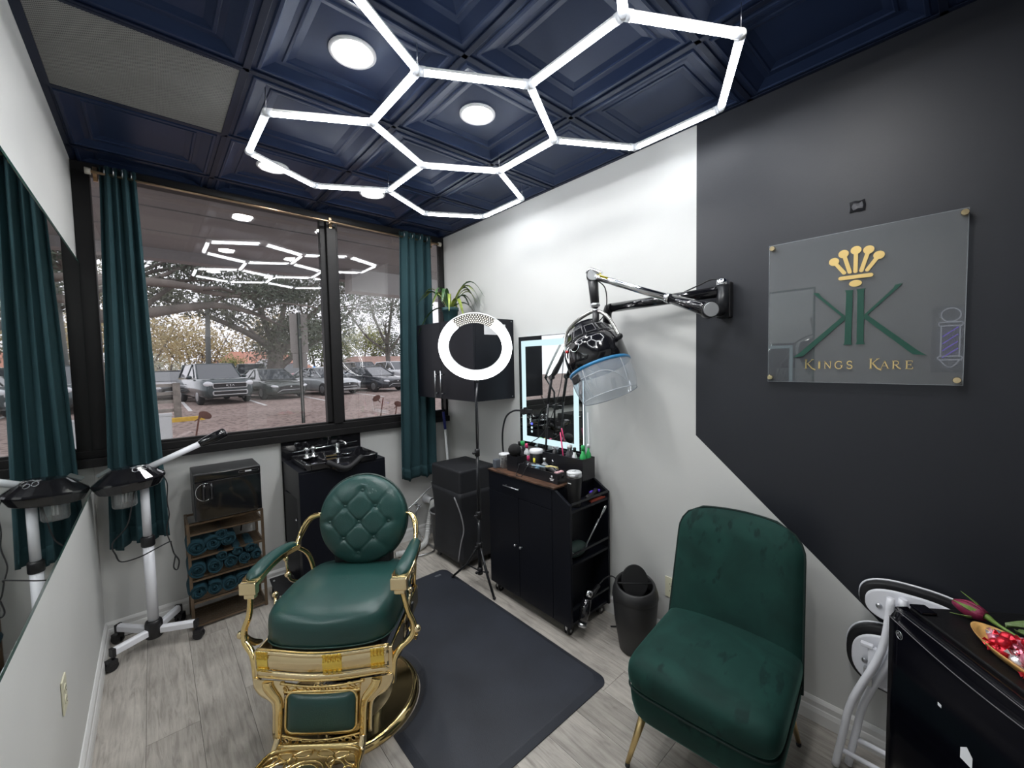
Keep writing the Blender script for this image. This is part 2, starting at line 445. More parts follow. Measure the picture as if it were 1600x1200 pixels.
# ---- window: black frame along the whole back wall, two double-glazed lights
FRAMEM = mat('black_anodised_frame', (.009, .0085, .009), .5, noise=.1, nscale=10, spec=.3)
WX0, WX1 = XL, XR
win = tag(MB().bx(WX0, WX1, YB-.055, YB+.07, 1.035, 1.085).bx(WX0, WX1, YB-.03, YB+.06, 1.085, 1.128)
          .bx(WX0, WX1, YB-.03, YB+.06, 2.69, ZC-.006).bx(WX0, WX0+.072, YB-.03, YB+.06, 1.128, 2.69)
          .bx(WX1-.022, WX1, YB-.03, YB+.06, 1.128, 2.69).bx(1.045, 1.115, YB-.04, YB+.06, 1.128, 2.69).build('window_1', FRAMEM, bev=.003), kind='structure')
MB().bx(1.005, 1.043, YB-.012, YB+.04, 1.128, 2.69).build('inner_stile', FRAMEM, win, bev=.002)
MB().bx(1.117, 1.135, YB-.012, YB+.04, 1.128, 2.69).build('inner_stile', FRAMEM, win, bev=.002)
MB().bx(WX0+.072, WX1-.022, YB-.012, YB+.03, 1.128, 1.142).build('bottom_bead', FRAMEM, win)
PANE = thin_glass('window_glass', (.90, .90, .90), .085, .006, (.9, .9, .9))
for x0, x1 in ((WX0+.073, 1.004), (1.136, WX1-.023)):
    for yy in (YB+.000, YB+.028):
        q = MB(); q.add([(x0, yy, 1.142), (x1, yy, 1.142), (x1, yy, 2.689), (x0, yy, 2.689)], [(0, 1, 2, 3)]); q.build('pane', PANE, win)
# ================================================================== lamps
TUBE = emission('lit_tube_diffuser', (.93, .96, 1.0), TUBE_E)
HOUSE = mat('white_tube_housing', (.80, .81, .82), .4)
hexl = thing('hexagon_ceiling_light', 'white tube light of five joined hexagons hung under the dark ceiling', 'ceiling light', (1.135, 1.585, ZC))
HS = .418; HZ = -.100
cent = [(0, 0), (-HS*sqrt(3)/2, 1.5*HS), (HS*sqrt(3)/2, 1.5*HS), (-HS*sqrt(3)/2, -1.5*HS), (HS*sqrt(3)/2, -1.5*HS)]
nodes = {}; edges = {}
for hx, hy in cent:
    vs_ = [(round(hx+HS*cos(radians(30+60*k)), 3), round(hy+HS*sin(radians(30+60*k)), 3)) for k in range(6)]
    for k in range(6):
        a, b = vs_[k], vs_[(k+1) % 6]
        def key(p):
            for q in nodes:
                if abs(q[0]-p[0])+abs(q[1]-p[1]) < .01: return q
            nodes[p] = set(); return p
        a, b = key(a), key(b); nodes[a].add(b); nodes[b].add(a); edges[tuple(sorted((a, b)))] = 1
R = .0145
for a, b in edges:
    A, B = Vector((*a, HZ)), Vector((*b, HZ)); d = (B-A).normalized(); A2, B2 = A+d*.022, B-d*.022
    side = Vector((-d.y, d.x, 0)); up = Vector((0, 0, 1))
    # housing: the upper tray; diffuser: lit lower two thirds
    def strip(angs, ends, rad=R):
        n = len(angs); v = []
        for P in ends: v += [P+rad*(cos(t)*side+sin(t)*up) for t in angs]
        return v, [tuple(range(n)), tuple(range(n, 2*n))[::-1]]+[(i, n+i, n+(i+1) % n, (i+1) % n) for i in range(n)]
    hs = MB(); hs.add(*strip([radians(t) for t in (-8, 20, 50, 75, 105, 130, 160, 188)], (A2, B2), .0152))
    tube = hs.build('tube', HOUSE, hexl)
    df = MB(); df.add(*strip([radians(t) for t in range(188, 353, 15)], (A2, B2)), True); df.build('diffuser', TUBE, tube)
CONN = mat('clear_white_connector', (.85, .87, .9), .3, trans=.15)
for p, nb in nodes.items():
    m = MB(); P = Vector((*p, HZ))
    m.sph(P, .0175, 12, 8)
    for q in nb:
        d = (Vector((*q, HZ))-P).normalized(); m.cyl(P, P+d*.028, .0166, n=12)
    m.build('connector', CONN, hexl)
for p in list(nodes)[::3]:
    m = MB(); m.cyl((*p, HZ+.014), (*p, 0.0), .0012, n=6); m.build('hanging_wire', STEEL, hexl)

DL = emission('lit_downlight', (1.0, .99, .97), DOWN_E)
names = ['disc downlight in the ceiling tile inside the middle hexagon of tubes', 'disc downlight in the ceiling tile left of the middle hexagon',
         'disc downlight beside the leftmost hexagon corner, above the left curtain side', 'disc downlight nearest the window mullion, below the hexagons',
         'disc downlight added out of view to light the foreground, left of the nearest hexagon', 'disc downlight added out of view to light the foreground, near the fridge and acrylic sign']
for (x, y), nm in zip(((1.226, 1.625), (.632, 1.615), (.601, 2.83), (1.21, 2.84), (.638, .404), (1.248, .404)), names):  # last two are unseen, added to light the foreground
    t = thing('downlight', 'round white '+nm, 'ceiling light', (x, y, ZC), group='recessed downlights in the ceiling')
    z0 = .029
    MB().lathe([(.066, z0), (.070, z0-.006), (.082, z0-.008), (.086, z0-.004), (.086, z0+.004), (.066, z0+.004)], 32).build('trim_ring', WHITEP, t)
    MB().lathe([(0.0, z0-.003), (.066, z0-.003), (.066, z0+.002), (0.0, z0+.002)], 32).build('lens', DL, t)
# ================================================================== left wall mirror, curtains, rod
MIRR = mat('silvered_mirror', (.86, .90, .88), .015, 1.0)
MEDGE = mat('green_glass_edge', (.05, .12, .10), .12, spec=.8)
t = thing('wall_mirror', 'large frameless rectangular mirror with green glass edges on the left wall', 'mirror', (XL, 2.1, .935))
MB().bx(XL+.001, XL+.0075, .95, 3.325, .935, 2.19).build('glass_back', MEDGE, t, w=True)
q = MB(); q.add([(XL+.0080, .968, .953), (XL+.0080, 3.307, .953), (XL+.0080, 3.307, 2.172), (XL+.0080, .968, 2.172)], [(0, 1, 2, 3)]); q.build('mirror_face', MIRR, t, w=True)
q = MB()
o_ = [(.95, .935), (3.325, .935), (3.325, 2.19), (.95, 2.19)]; i_ = [(.968, .953), (3.307, .953), (3.307, 2.172), (.968, 2.172)]
q.add([(XL+.0062, a, b) for a, b in o_]+[(XL+.0081, a, b) for a, b in i_], [(k, (k+1) % 4, 4+(k+1) % 4, 4+k) for k in range(4)]); q.build('bevelled_edge', mat('mirror_bevel', (.45, .55, .52), .04, 1.0), t, w=True)

CURT = mat('dark_teal_curtain', (.010, .043, .052), .85, noise=.10, nscale=5, sheen=.25, bump=.25, bscale=350)
def curtain(label, x0t, x1t, x0b, x1b, zt, zb, yc, folds, seed, loc):
    rnd = random.Random(seed)
    t = thing('curtain', label, 'curtain', loc, group='teal curtains beside the window')
    ph = [rnd.uniform(-.5, .5) for _ in range(folds+2)]
    def fn(u, v):
        k = u*folds; i = int(min(folds-1, k)); w = ph[i]*(1-(k-i))+ph[i+1]*(k-i)
        x = (x0t+(x1t-x0t)*u)*(1-v)+(x0b+(x1b-x0b)*u)*v
        a = .018*(1-v)+.026*v
        y = yc + a*sin(2*pi*k+w*v*2.2) + .008*sin(5*pi*u+3*v)
        x += .010*sin(4*pi*k+w*3)*v
        z = zt*(1-v)+zb*v + .018*sin(2*pi*k*.5+seed)*v*v
        return (x, y, z)
    MB().grid(fn, folds*14+1, 26).build('cloth', CURT, t, solid=.004, w=True)
    def hem(u, v):
        p = Vector(fn(u, .955+v*.0455)); n = Vector((0, -1, 0)); return p+n*.0035
    MB().grid(hem, folds*14+1, 4).build('hem', CURT, t, solid=.003, w=True)
    for k in range(folds):
        u = (k+.5)/folds; p = Vector(fn(u, .012)); m = MB()
        m.tube([p+Vector((0, .022*cos(a), .022*sin(a))) for a in [2*pi*j/16 for j in range(16)]], .004, 6, closed=True)
        m.build('grommet', STEEL, t, w=True)
    return t
curtain('narrow dark teal curtain hanging at the left end of the window', -.158, -.012, -.218, .030, 2.715, .565, 3.262, 4, 3, (-.09, 3.26, .565))
curtain('wide dark teal curtain hanging at the right end of the window', 1.605, 1.892, 1.552, 1.885, 2.70, .585, 3.245, 4, 8, (1.74, 3.245, .585))
t = thing('curtain_rod', 'thin bronze curtain rod across the top of the window', 'curtain rod', (.9, 3.262, 2.655))
RODM = mat('bronze_rod', (.55, .40, .26), .28, 1.0)
MB().cyl((-.205, 3.258, 2.672), (1.995, 3.258, 2.655), .0085, n=12).build('rod', RODM, t, w=True)
for x, z in ((-.205, 2.672), (1.995, 2.655)):
    MB().cyl((x-.012, 3.258, z), (x+.012, 3.258, z), .018, n=14).build('finial', mat('ivory_finial', (.6, .56, .48), .4), t, w=True)
for x, z in ((-.18, 2.672), (1.075, 2.662), (1.94, 2.655)):
    MB().bx(x-.008, x+.008, 3.255, YB-.031, z-.006, z+.006).bx(x-.010, x+.010, YB-.045, YB-.0305, z-.03, z+.05).build('bracket', RODM, t, bev=.002, w=True)

# ================================================================== wall outlets
OUTM = mat('ivory_outlet', (.68, .66, .50), .35)
SLOT = mat('outlet_slot', (.05, .045, .04), .5)
def outlet(label, wallx, sgn, yc, zc, gangs):
    t = thing('wall_outlet', label, 'outlet', (wallx, yc, zc))
    W = .072+.046*(gangs-1)
    MB().bx(min(wallx+sgn*.0005, wallx+sgn*.006), max(wallx+sgn*.0005, wallx+sgn*.006), yc-W/2, yc+W/2, zc-.0575, zc+.0575).build('cover_plate', OUTM, t, bev=.003, w=True)
    for g in range(gangs):
        yy = yc+(g-(gangs-1)/2)*.046
        for dz in (-.0195, .0195):
            mm = frame((wallx+sgn*.006, yy, zc+dz), (0, 1, 0), (0, 0, 1))
            k = MB().prism(ell(0, 0, .0168, .0145, 20), -.002, .002, mm).build('receptacle', OUTM, t, w=True)
            s_ = MB()
            for dy, hh in ((-.006, .0045), (.006, .0038)): s_.bx(wallx+sgn*.0055-.003, wallx+sgn*.0055+.003, yy+dy-.001, yy+dy+.001, zc+dz+.003-hh, zc+dz+.003+hh)
            s_.sph((wallx+sgn*.007, yy, zc+dz-.008), .0025, 8, 6)
            s_.build('slot', SLOT, k, w=True)
outlet('ivory duplex outlet low on the left wall under the mirror', XL, 1, 2.03, .495, 1)
outlet('ivory double outlet on the right wall between the black bin and the velvet chair', XR, -1, 1.065, .318, 2)

# ================================================================== facial steamer
t = thing('facial_steamer', 'white rolling facial steamer stand with a glossy black head by the left mirror', 'steamer', (-.062, 3.10, 0))
cx, cy = -.062, 3.10
legs = [(-.225, 3.005), (.120, 3.008), (-.215, 3.275), (.052, 3.275)]
for lx, ly in legs:
    d = Vector((lx-cx, ly-cy, 0)); L = d.length; d.normalize(); s_ = Vector((-d.y, d.x, 0))
    mm = frame((cx, cy, .09), d, s_)
    lg = MB(); lg.prism([(-.016, -.022), (.016, -.022), (.016, .008), (.010, .016), (-.010, .016), (-.016, .008)], .02, L, frame((cx, cy, .098), s_, (0, 0, 1)) if s_.cross(Vector((0, 0, 1))).dot(d) > 0 else frame((cx, cy, .098), -s_, (0, 0, 1)))
    leg = lg.build('leg', WHITEM, t, bev=.003, w=True)
    e = Vector((lx, ly, .095)); MB().bx(-.006, .010, -.018, .018, -.026, .020, frame(e, d, s_)).build('end_cap', BLACKP, leg, bev=.003, w=True)
    c = MB(); c.cyl((lx, ly, .075), (lx, ly, .05), .008, n=10)
    for k in (-1, 1):
        w0 = Vector((lx, ly, .026))+d*.012; c.cyl(w0+s_*k*.004, w0+s_*k*.019, .026, n=18)
    c.bx(-.02, .02, -.022, .022, .035, .058, frame((lx+d.x*.010, ly+d.y*.010, 0), d, s_))
    c.build('caster', BLACKP, leg, bev=.003, w=True)
MB().lathe([(.036, .055), (.040, .06), (.040, .135), (.036, .15), (.030, .155)], 20, Matrix.Translation((cx, cy, 0))).build('hub', BLACKP, t, w=True)
MB().cyl((cx, cy, .15), (cx, cy, .60), .025, n=20).build('lower_pole', WHITEM, t, w=True)
MB().lathe([(.028, .585), (.031, .59), (.031, .635), (.028, .64), (.023, .645)], 20, Matrix.Translation((cx, cy, 0))).build('height_collar', BLACKP, t, w=True)
MB().cyl((cx, cy, .64), (cx, cy, .965), .020, n=20).build('upper_pole', WHITEM, t, w=True)
# head: flattened faceted body
hx, hy, hz = -.118, 3.085, .985
hd = MB()
prof_ = [(0, .070), (.46, .066), (.50, .063), (.97, .004), (1.0, -.006), (.98, -.014), (.84, -.052), (.80, -.056), (0, -.056)]
def headv(r, z, a): return Vector((r*.152*cos(a), r*.112*sin(a), z+.012*r*cos(a)))
n_ = 28; v_ = []; f_ = []
for r, z in prof_:
    for k in range(n_): 
        a = 2*pi*k/n_; rr = r*(1/(abs(cos(a))**2.2+abs(sin(a))**2.2)**(1/2.2))
        v_.append(headv(rr, z, a)+Vector((hx, hy, hz)))
for i in range(len(prof_)-1):
    for k in range(n_): f_.append((i*n_+k, (i+1)*n_+k, (i+1)*n_+(k+1) % n_, i*n_+(k+1) % n_))
hd.add(v_, f_, False); head = hd.build('head', BLACKG, t, w=True)
em = MB()
for k in range(5):
    a = 2*pi*k/5+.3; c = Vector((hx+.045+.020*cos(a), hy-.055+.013*sin(a), hz+.058+.004*cos(a)-.010*(1-sin(a))))
    def onhead(x, y):
        r = (abs(x/.152)**2.2+abs(y/.112)**2.2)**(1/2.2); return Vector((hx+x, hy+y, hz+.0635-.1255*max(0, r-.5)+.012*x/.152+.0035))
    em.tube([onhead(.040+.024*cos(a)+.012*cos(b), -.052+.016*sin(a)+.009*sin(b)) for b in [2*pi*j/10 for j in range(10)]], .0016, 5, closed=True)
em.build('flower_emblem', CHROME, head, w=True)
sw = MB().bx(-.03, .03, -.018, .018, -.004, .004, Matrix.Translation((hx-.10, hy+.02, hz+.048)) @ Euler((.2, -.5, .2)).to_matrix().to_4x4()).build('control_panel', mat('grey_panel', (.08, .09, .09), .4), head, bev=.002, w=True)
jar = MB(); jar.lathe([(.050, -.055), (.052, -.06), (.052, -.135), (.048, -.145), (0, -.148)], 24, Matrix.Translation((hx-.025, hy-.01, hz)))
jo = jar.build('water_jar', thin_glass('clear_jar', (.93, .95, .95), .10, .10), t, w=True)
MB().cyl((hx-.018, hy-.01, hz-.06), (hx-.018, hy-.01, hz-.125), .004, n=8).cyl((hx-.032, hy-.01, hz-.06), (hx-.032, hy-.01, hz-.125), .004, n=8).build('heating_rod', STEEL, jo, w=True)
A0 = Vector((-.035, 3.08, 1.035)); A1 = Vector((.200, 3.08, 1.135)); A2 = Vector((.325, 3.08, 1.188))
arm = MB().cyl(A0, A1, .0175, n=16).build('nozzle_arm', WHITEM, t, w=True)
MB().tube([A1-(A1-A0).normalized()*.01, A1+(A2-A1)*.15, A1+(A2-A1)*.6, A2-(A2-A1)*.06, A2], [.019, .026, .031, .030, .019], 16).build('nozzle', BLACKG, arm, w=True)
cd = MB()
cd.tube([(-.10, 3.06, .93), (-.115, 3.05, .85), (-.14, 3.04, .74), (-.20, 3.04, .66), (-.19, 3.03, .60), (-.17, 3.03, .555), (-.10, 3.02, .56), (-.03, 3.02, .585), (.03, 3.04, .60), (.035, 3.06, .58), (.045, 3.06, .52), (.065, 3.06, .47), (.055, 3.06, .42), (.04, 3.06, .44), (.05, 3.06, .50)], .0035, 6, sub=5)
cd.tube([(.015, 3.06, .99), (.035, 3.06, .93), (.03, 3.06, .83), (.035, 3.06, .75), (.02, 3.06, .66), (.03, 3.055, .60)], .003, 6, sub=5)
cd.build('power_cord', RUBBER, t, w=True)

# ================================================================== towel rack, towels, towel warmer
BRONZE = mat('bronze_rack', (.20, .145, .10), .38, .8, noise=.08, nscale=30)
rx0, rx1, ry0, ry1 = .107, .503, 3.105, 3.335
t = thing('shelf_rack', 'narrow bronze metal shelf rack with slatted tiers under the towel warmer', 'shelf rack', ((rx0+rx1)/2, (ry0+ry1)/2, 0))
for x in (rx0+.008, rx1-.008):
    for y in (ry0+.006, ry1-.006):
        MB().bx(x-.008, x+.008, y-.006, y+.006, 0, .655).build('upright', BRONZE, t, bev=.002, w=True)
for y in (ry0+.006, ry1-.006): MB().bx(rx0+.016, rx1-.016, y-.005, y+.005, .640, .652).build('top_rail', BRONZE, t, w=True)
for x in (rx0+.008, rx1-.008): MB().bx(x-.005, x+.005, ry0+.012, ry1-.012, .640, .652).build('top_rail', BRONZE, t, w=True)
tiers = [.022, .165, .302, .440, .585]
for z in tiers:
    sh = MB()
    for y in (ry0+.006, ry1-.006): sh.bx(rx0+.016, rx1-.016, y-.006, y+.006, z-.008, z+.004)
    for x in (rx0+.008, rx1-.008): sh.bx(x-.004, x+.004, ry0+.012, ry1-.012, z-.008, z+.002)
    tier = sh.build('tier_frame', BRONZE, t, w=True)
    wm = MB().bx(rx0+.014, rx1-.014, -.0019, .0019, -.0028, .0028).mesh('slat')
    for k in range(12):
        y = ry0+.02+(ry1-ry0-.04)*k/11
        o = put('slat', wm, BRONZE, tier); o.matrix_local = MW[tier.name].inverted() @ Matrix.Translation((0, y, z-.002))
def towel_mesh(L, R, turns, seed):
    rnd = random.Random(seed); n = int(turns*18); th = R/(turns+.3)
    out = []; 
    def pt(a, r, y): 
        wob = 1+.05*sin(2*a+seed)+.03*sin(5*a+seed*2); return Vector((r*wob*cos(a), y, r*wob*sin(a)*.92))
    b = MB(); rows = 7
    def fn(u, v):
        a = u*turns*2*pi; r = th*.35+th*(u*turns); y = -L/2+L*v
        pinch = 1-.10*(abs(2*v-1)**4)
        y += .006*sin(a*1.3+seed)*(1 if v > .5 else -1)*(abs(2*v-1)**2)
        return pt(a, r*pinch, y)
    b.grid(fn, n, rows)
    me = b.mesh('towel_roll'); return me
tw = [towel_mesh(.235, .0405, 3.2, s) for s in (1, 2, 3)]
def towel(label, x, y, z, k, sc=1.0, rz=0.0, grp='rolled towels on the rack'):
    o = put('rolled_towel', tw[k % 3], TOWEL, None, solid=.0085)
    o.location = (x, y, z+.010*sc); o.scale = (sc, 1, sc*1.22); o.rotation_euler = (0, random.uniform(-2.5, 2.5), rz)
    return tag(o, label, 'towel', grp)
yT = 3.215
for i, x in enumerate((.150, .232, .305)):
    towel('teal rolled towel, %s on the uppermost towel shelf of the rack' % ('leftmost lying', 'middle one lying', 'rightmost lying')[i], x, yT-.01*(i == 0), .440+.055, i, 1.12 if i < 2 else 1.0)
towel('teal rolled towel resting on top of the others on the uppermost towel shelf', .272, yT, .440+.104, 2, .8)
for i, x in enumerate((.150, .232, .312, .388, .452)):
    towel('teal rolled towel, %s in the bottom row of the middle towel shelf' % ('first from the left', 'second from the left', 'third from the left', 'fourth from the left', 'fifth from the left')[i], x, yT, .302+.051, i+1, (1.1, 1.05, .95, .85, .75)[i])
for i, x in enumerate((.272, .350, .420)):
    towel('teal rolled towel stacked on the upper row of the middle towel shelf, %s' % ('on the left', 'in the middle', 'on the right')[i], x, yT, .302+.106, i, .72)
for i, x in enumerate((.148, .226, .303, .377, .446)):
    towel('teal rolled towel, %s on the lowest towel shelf of the rack' % ('first from the left', 'second from the left', 'third from the left', 'fourth from the left', 'fifth from the left')[i], x, yT, .165+.050, i+2, (1.08, 1.02, 1.0, 1.0, .85)[i])

wx0, wx1, wy0, wy1, wz0, wz1 = .150, .492, 3.045, 3.325, .668, .955
t = thing('towel_warmer', 'black box-shaped towel warmer cabinet with a wide handled door on the bronze rack', 'towel warmer', ((wx0+wx1)/2, (wy0+wy1)/2, .655))
DGREY = mat('charcoal_enamel', (.030, .031, .033), .42, noise=.1, nscale=30)
MB().bx(wx0, wx1, wy0+.018, wy1, wz0, wz1).build('cabinet', DGREY, t, bev=.006, w=True)
dr = MB().bx(wx0+.003, wx1-.003, wy0, wy0+.017, wz0+.006, wz1-.048).build('door', BLACKG, t, bev=.004, w=True)
MB().bx(wx0+.003, wx1-.003, wy0, wy0+.017, wz1-.044, wz1-.003).build('control_strip', BLACKG, t, bev=.003, w=True)
hm = MB(); hm.tube([(wx0+.048, wy0, .80), (wx0+.046, wy0-.022, .81), (wx0+.046, wy0-.026, .85), (wx0+.048, wy0-.02, .885), (wx0+.05, wy0, .89)], .008, 8, sub=4)
hm.tube([(wx0+.082, wy0, .80), (wx0+.084, wy0-.022, .81), (wx0+.084, wy0-.026, .85), (wx0+.082, wy0-.02, .885), (wx0+.08, wy0, .89)], .008, 8, sub=4)
hm.bx(wx0+.046, wx0+.084, wy0-.026, wy0-.012, .868, .888)
hm.build('handle', BLACKG, dr, w=True)
hr = MB(); hr.tube([(wx0+.05+.042*cos(a), wy0-.001, .845+.052*sin(a)) for a in [radians(60+k*12) for k in range(21)]], .0022, 6); hr.build('door_rim', CHROME, dr, w=True)
lb = MB(); lb.prism(rrect(.005, .115, -.007, .007, .006), 0, .001, frame((wx1-.125, wy0-.0002, wz1-.022), (1, 0, 0), (0, 0, 1))); lb.build('logo_plate', mat('grey_badge', (.25, .25, .26), .3, .6), t, w=True)
lb = MB(); lb.prism(rrect(.007, .113, -.0055, .0055, .005), .001, .0014, frame((wx1-.125, wy0-.0002, wz1-.022), (1, 0, 0), (0, 0, 1))); lb.build('badge_face', BLACKG, t, w=True)
lb = MB()
for k in range(5): lb.bx(wx1-.085+k*.007, wx1-.080+k*.007, wy0-.002, wy0-.0015, wz1-.026, wz1-.018)
lb.build('badge_lettering', WHITEP, t, w=True)
for x in (wx0+.03, wx1-.03):
    for y in (wy0+.075, wy1-.03): MB().cyl((x, y, .652), (x, y, .668), .012, n=12).build('foot', RUBBER, t, w=True)
cd = MB().tube([(.38, 3.327, .70), (.39, 3.345, .66), (.40, 3.345, .60), (.41, 3.346, .52), (.405, 3.346, .46)], .004, 6, sub=4).build('power_cord', RUBBER, t, w=True)

# ================================================================== shampoo cabinet with basin
sx0, sx1, sy0, sy1, sz = .678, 1.262, 2.915, 3.335, .893
t = thing('shampoo_cabinet', 'tall black shampoo cabinet with an open side door under the window', 'cabinet', ((sx0+sx1)/2, (sy0+sy1)/2, 0))
MB().bx(sx0, sx1, sy0, sy0+.016, .05, sz-.016).build('front_panel', BLACKL, t, bev=.0015, w=True)
MB().bx(sx0, sx1, sy0, sy1, sz-.016, sz).build('top', BLACKL, t, bev=.0015, w=True)
MB().bx(sx1-.016, sx1, sy0+.016, sy1, .0, sz-.016).build('side_panel', BLACKL, t, w=True)
sp = MB(); sp.bx(sx0, sx0+.016, sy0+.016, sy0+.07, .0, sz-.016).bx(sx0, sx0+.016, sy1-.06, sy1, .0, sz-.016).bx(sx0, sx0+.016, sy0+.07, sy1-.06, .70, sz-.016).bx(sx0, sx0+.016, sy0+.07, sy1-.06, 0, .10)
sp.build('side_panel', BLACKL, t, w=True)
MB().bx(sx0+.02, sx1-.02, sy1-.012, sy1, .0, sz-.016).build('back_panel', BLACKL, t, w=True)
MB().bx(sx0+.016, sx1-.016, sy0+.03, sy0+.045, 0, .05).build('kick_board', BLACKL, t, w=True)
dm = Matrix.Translation((sx0+.002, sy1-.062, 0)) @ Matrix.Rotation(radians(7), 4, 'Z')
dr = MB().bx(-.014, 0, -.285, 0, .105, .695, dm).build('side_door', BLACKL, t, bev=.0015, w=True)
MB().cyl(dm @ Vector((-.014, -.25, .55)), dm @ Vector((-.030, -.25, .55)), .005, n=10).sph(dm @ Vector((-.032, -.25, .55)), .010, 12, 8).build('knob', CHROME, dr, w=True)
MB().bx(sx0-.008, sx1-.02, sy1, sy1+.008, .30, 1.03).build('splash_board', BLACKG, t, bev=.001, w=True)
# basin: wide shallow tray with a neck cut-out
bowl = thing('shampoo_basin', 'black shampoo basin with a neck dip set on the shampoo cabinet', 'basin', (.96, 3.08, sz))
bx0, bx1, by0, by1, bz = .715, 1.215, 2.895, 3.290, .905
rim = MB()
def rimpath(off, z):
    P = []; x0, x1, y0, y1 = bx0+off, bx1-off, by0+off, by1-off
    def add(a, b, dz=0): P.append((a, b, z+dz))
    add(x0, y1); add(x1, y1); add(x1, y0+.03); add(x1-.03, y0)
    for k in range(-6, 7):
        a = k/6; add(.965-a*.115*-1*-1, y0-.018*(1-a*a)*(0 if off else 1), -.052*(cos(a*pi/2)**1.4))
    add(x0+.03, y0); add(x0, y0+.03); return P
po, pi_ = rimpath(0, .936), rimpath(.035, .930)
pl, pb = rimpath(0.004, .895), rimpath(.075, .905)
n_ = len(po); v_ = po+pi_+pl+[(x, y, .897) for x, y, z in pb]
f_ = []
for k in range(n_):
    j = (k+1) % n_; f_ += [(k, j, n_+j, n_+k), (2*n_+k, 2*n_+j, j, k), (n_+k, n_+j, 3*n_+j, 3*n_+k)]
f_.append(tuple(3*n_+k for k in range(n_)))
rim.add(v_, f_, False); rim.build('bowl', BLACKG, bowl, bev=.006, seg=3, w=True)
nk = MB(); nk.tube([(.965+a*.118, by0-.006-.022*(1-a*a), .934-.055*(cos(a*pi/2)**1.4)) for a in [k/8 for k in range(-8, 9)]], .017, 10); nk.build('neck_rest', RUBBER, bowl, w=True)
fa = MB(); fx, fy = .845, 3.235
for k, (x, y) in enumerate(((.805, 3.21), (.855, 3.23))):
    fa.lathe([(.030, .915), (.030, .925), (.018, .932), (.012, .945), (.012, .962), (.020, .968), (.022, .985), (.014, .995), (0, .997)], 16, Matrix.Translation((x, y, 0)))
fa.build('mixer_valve', CHROME, bowl, w=True)
fs = MB(); fs.lathe([(.022, .91), (.022, .925), (.016, .93), (.016, .985), (.012, .995)], 16, Matrix.Translation((1.03, 3.24, 0)))
fs.tube([(1.03, 3.24, .985), (1.035, 3.22, 1.005), (1.045, 3.19, 1.01), (1.06, 3.16, 1.0), (1.065, 3.15, .985)], .009, 8, sub=4); fs.build('spout', CHROME, bowl, w=True)
sd = MB(); sd.lathe([(.0, .906), (.030, .906), (.034, .910), (.030, .914), (.014, .912), (0, .916)], 20, Matrix.Translation((1.085, 3.20, 0))); sd.build('drain_cap', CHROME, bowl, w=True)
hz_ = MB(); hz_.tube([(.86, 3.22, .93), (.90, 3.17, .955), (.895, 3.10, .945), (.88, 3.03, .925), (.86, 2.98, .93), (.84, 3.02, .94), (.85, 3.08, .95)], .007, 8, sub=5); hz_.build('spray_hose', BLACKG, bowl, w=True)
MB().cyl((.73, 3.296, .955), (1.20, 3.296, .975), .004, n=8).build('splash_rail', CHROME, bowl, w=True)
MB().bx(.93, 1.01, 3.20, 3.215, .905, .912).build('brass_strip', BRASS, bowl, w=True)

# black stud-topped foot plate beside the shampoo cabinet
t = thing('foot_plate', 'low black sloping plate with silver studs on the floor before the shampoo cabinet', 'foot plate', (.60, 2.98, 0))
mm = Matrix.Translation((.538, 2.80, .012)) @ Matrix.Rotation(radians(12), 4, 'X')
MB().bx(0, .134, 0, .44, 0, .012, mm).build('plate', BLACKP, t, bev=.003, w=True)
for x in (.02, .114):
    for y in (.04, .22, .40): MB().lathe([(.008, 0), (.007, .004), (0, .006)], 10, mm @ Matrix.Translation((x, y, .012))).build('stud', STEEL, t, w=True)
lg = MB()
for x in (.01, .11): lg.bx(x, x+.015, .40, .415, -.094, 0, mm)
lg.build('support', BLACKP, t, w=True)

# ================================================================== plumbing under the window, right of the cabinet
t = thing('drain_hose', 'white corrugated drain hose from a round wall flange beside the shampoo cabinet', 'hose', (1.8, 3.30, .33))
HOSE = mat('grey_white_corrugated', (.62, .63, .62), .5)
MB().lathe([(.040, .0), (.040, .015), (.030, .03), (.028, .10), (.0, .10)], 20, frame((1.835, YB, .335), (1, 0, 0), (0, 0, 1)) @ Matrix.Rotation(0, 4, 'X')).build('wall_flange', WHITEP, t, w=True)
pts = [Vector(p) for p in ((1.84, 3.255, .335), (1.825, 3.225, .325), (1.80, 3.215, .26), (1.765, 3.20, .16), (1.72, 3.16, .06), (1.66, 3.11, .035), (1.55, 3.08, .033), (1.40, 3.10, .035))]
def catm(pts, s):
    out = []
    for i in range(len(pts)-1):
        a, b, c, d = pts[max(0, i-1)], pts[i], pts[i+1], pts[min(len(pts)-1, i+2)]
        for j in range(s):
            u = j/s; out.append(.5*((2*b)+(c-a)*u+(2*a-5*b+4*c-d)*u*u+(3*b-a-3*c+d)*u**3))
    return out+[pts[-1]]
pp = catm(pts, 24); MB().tube(pp, [.0245 if k % 4 < 2 else .0205 for k in range(len(pp))], 14).build('corrugated_tube', HOSE, t, w=True)
MB().lathe([(.026, 0), (.030, .005), (.030, .02), (.026, .022)], 18, frame((1.84, 3.258, .335), (1, 0, 0), (0, 0, 1))).build('rubber_collar', RUBBER, t, w=True)
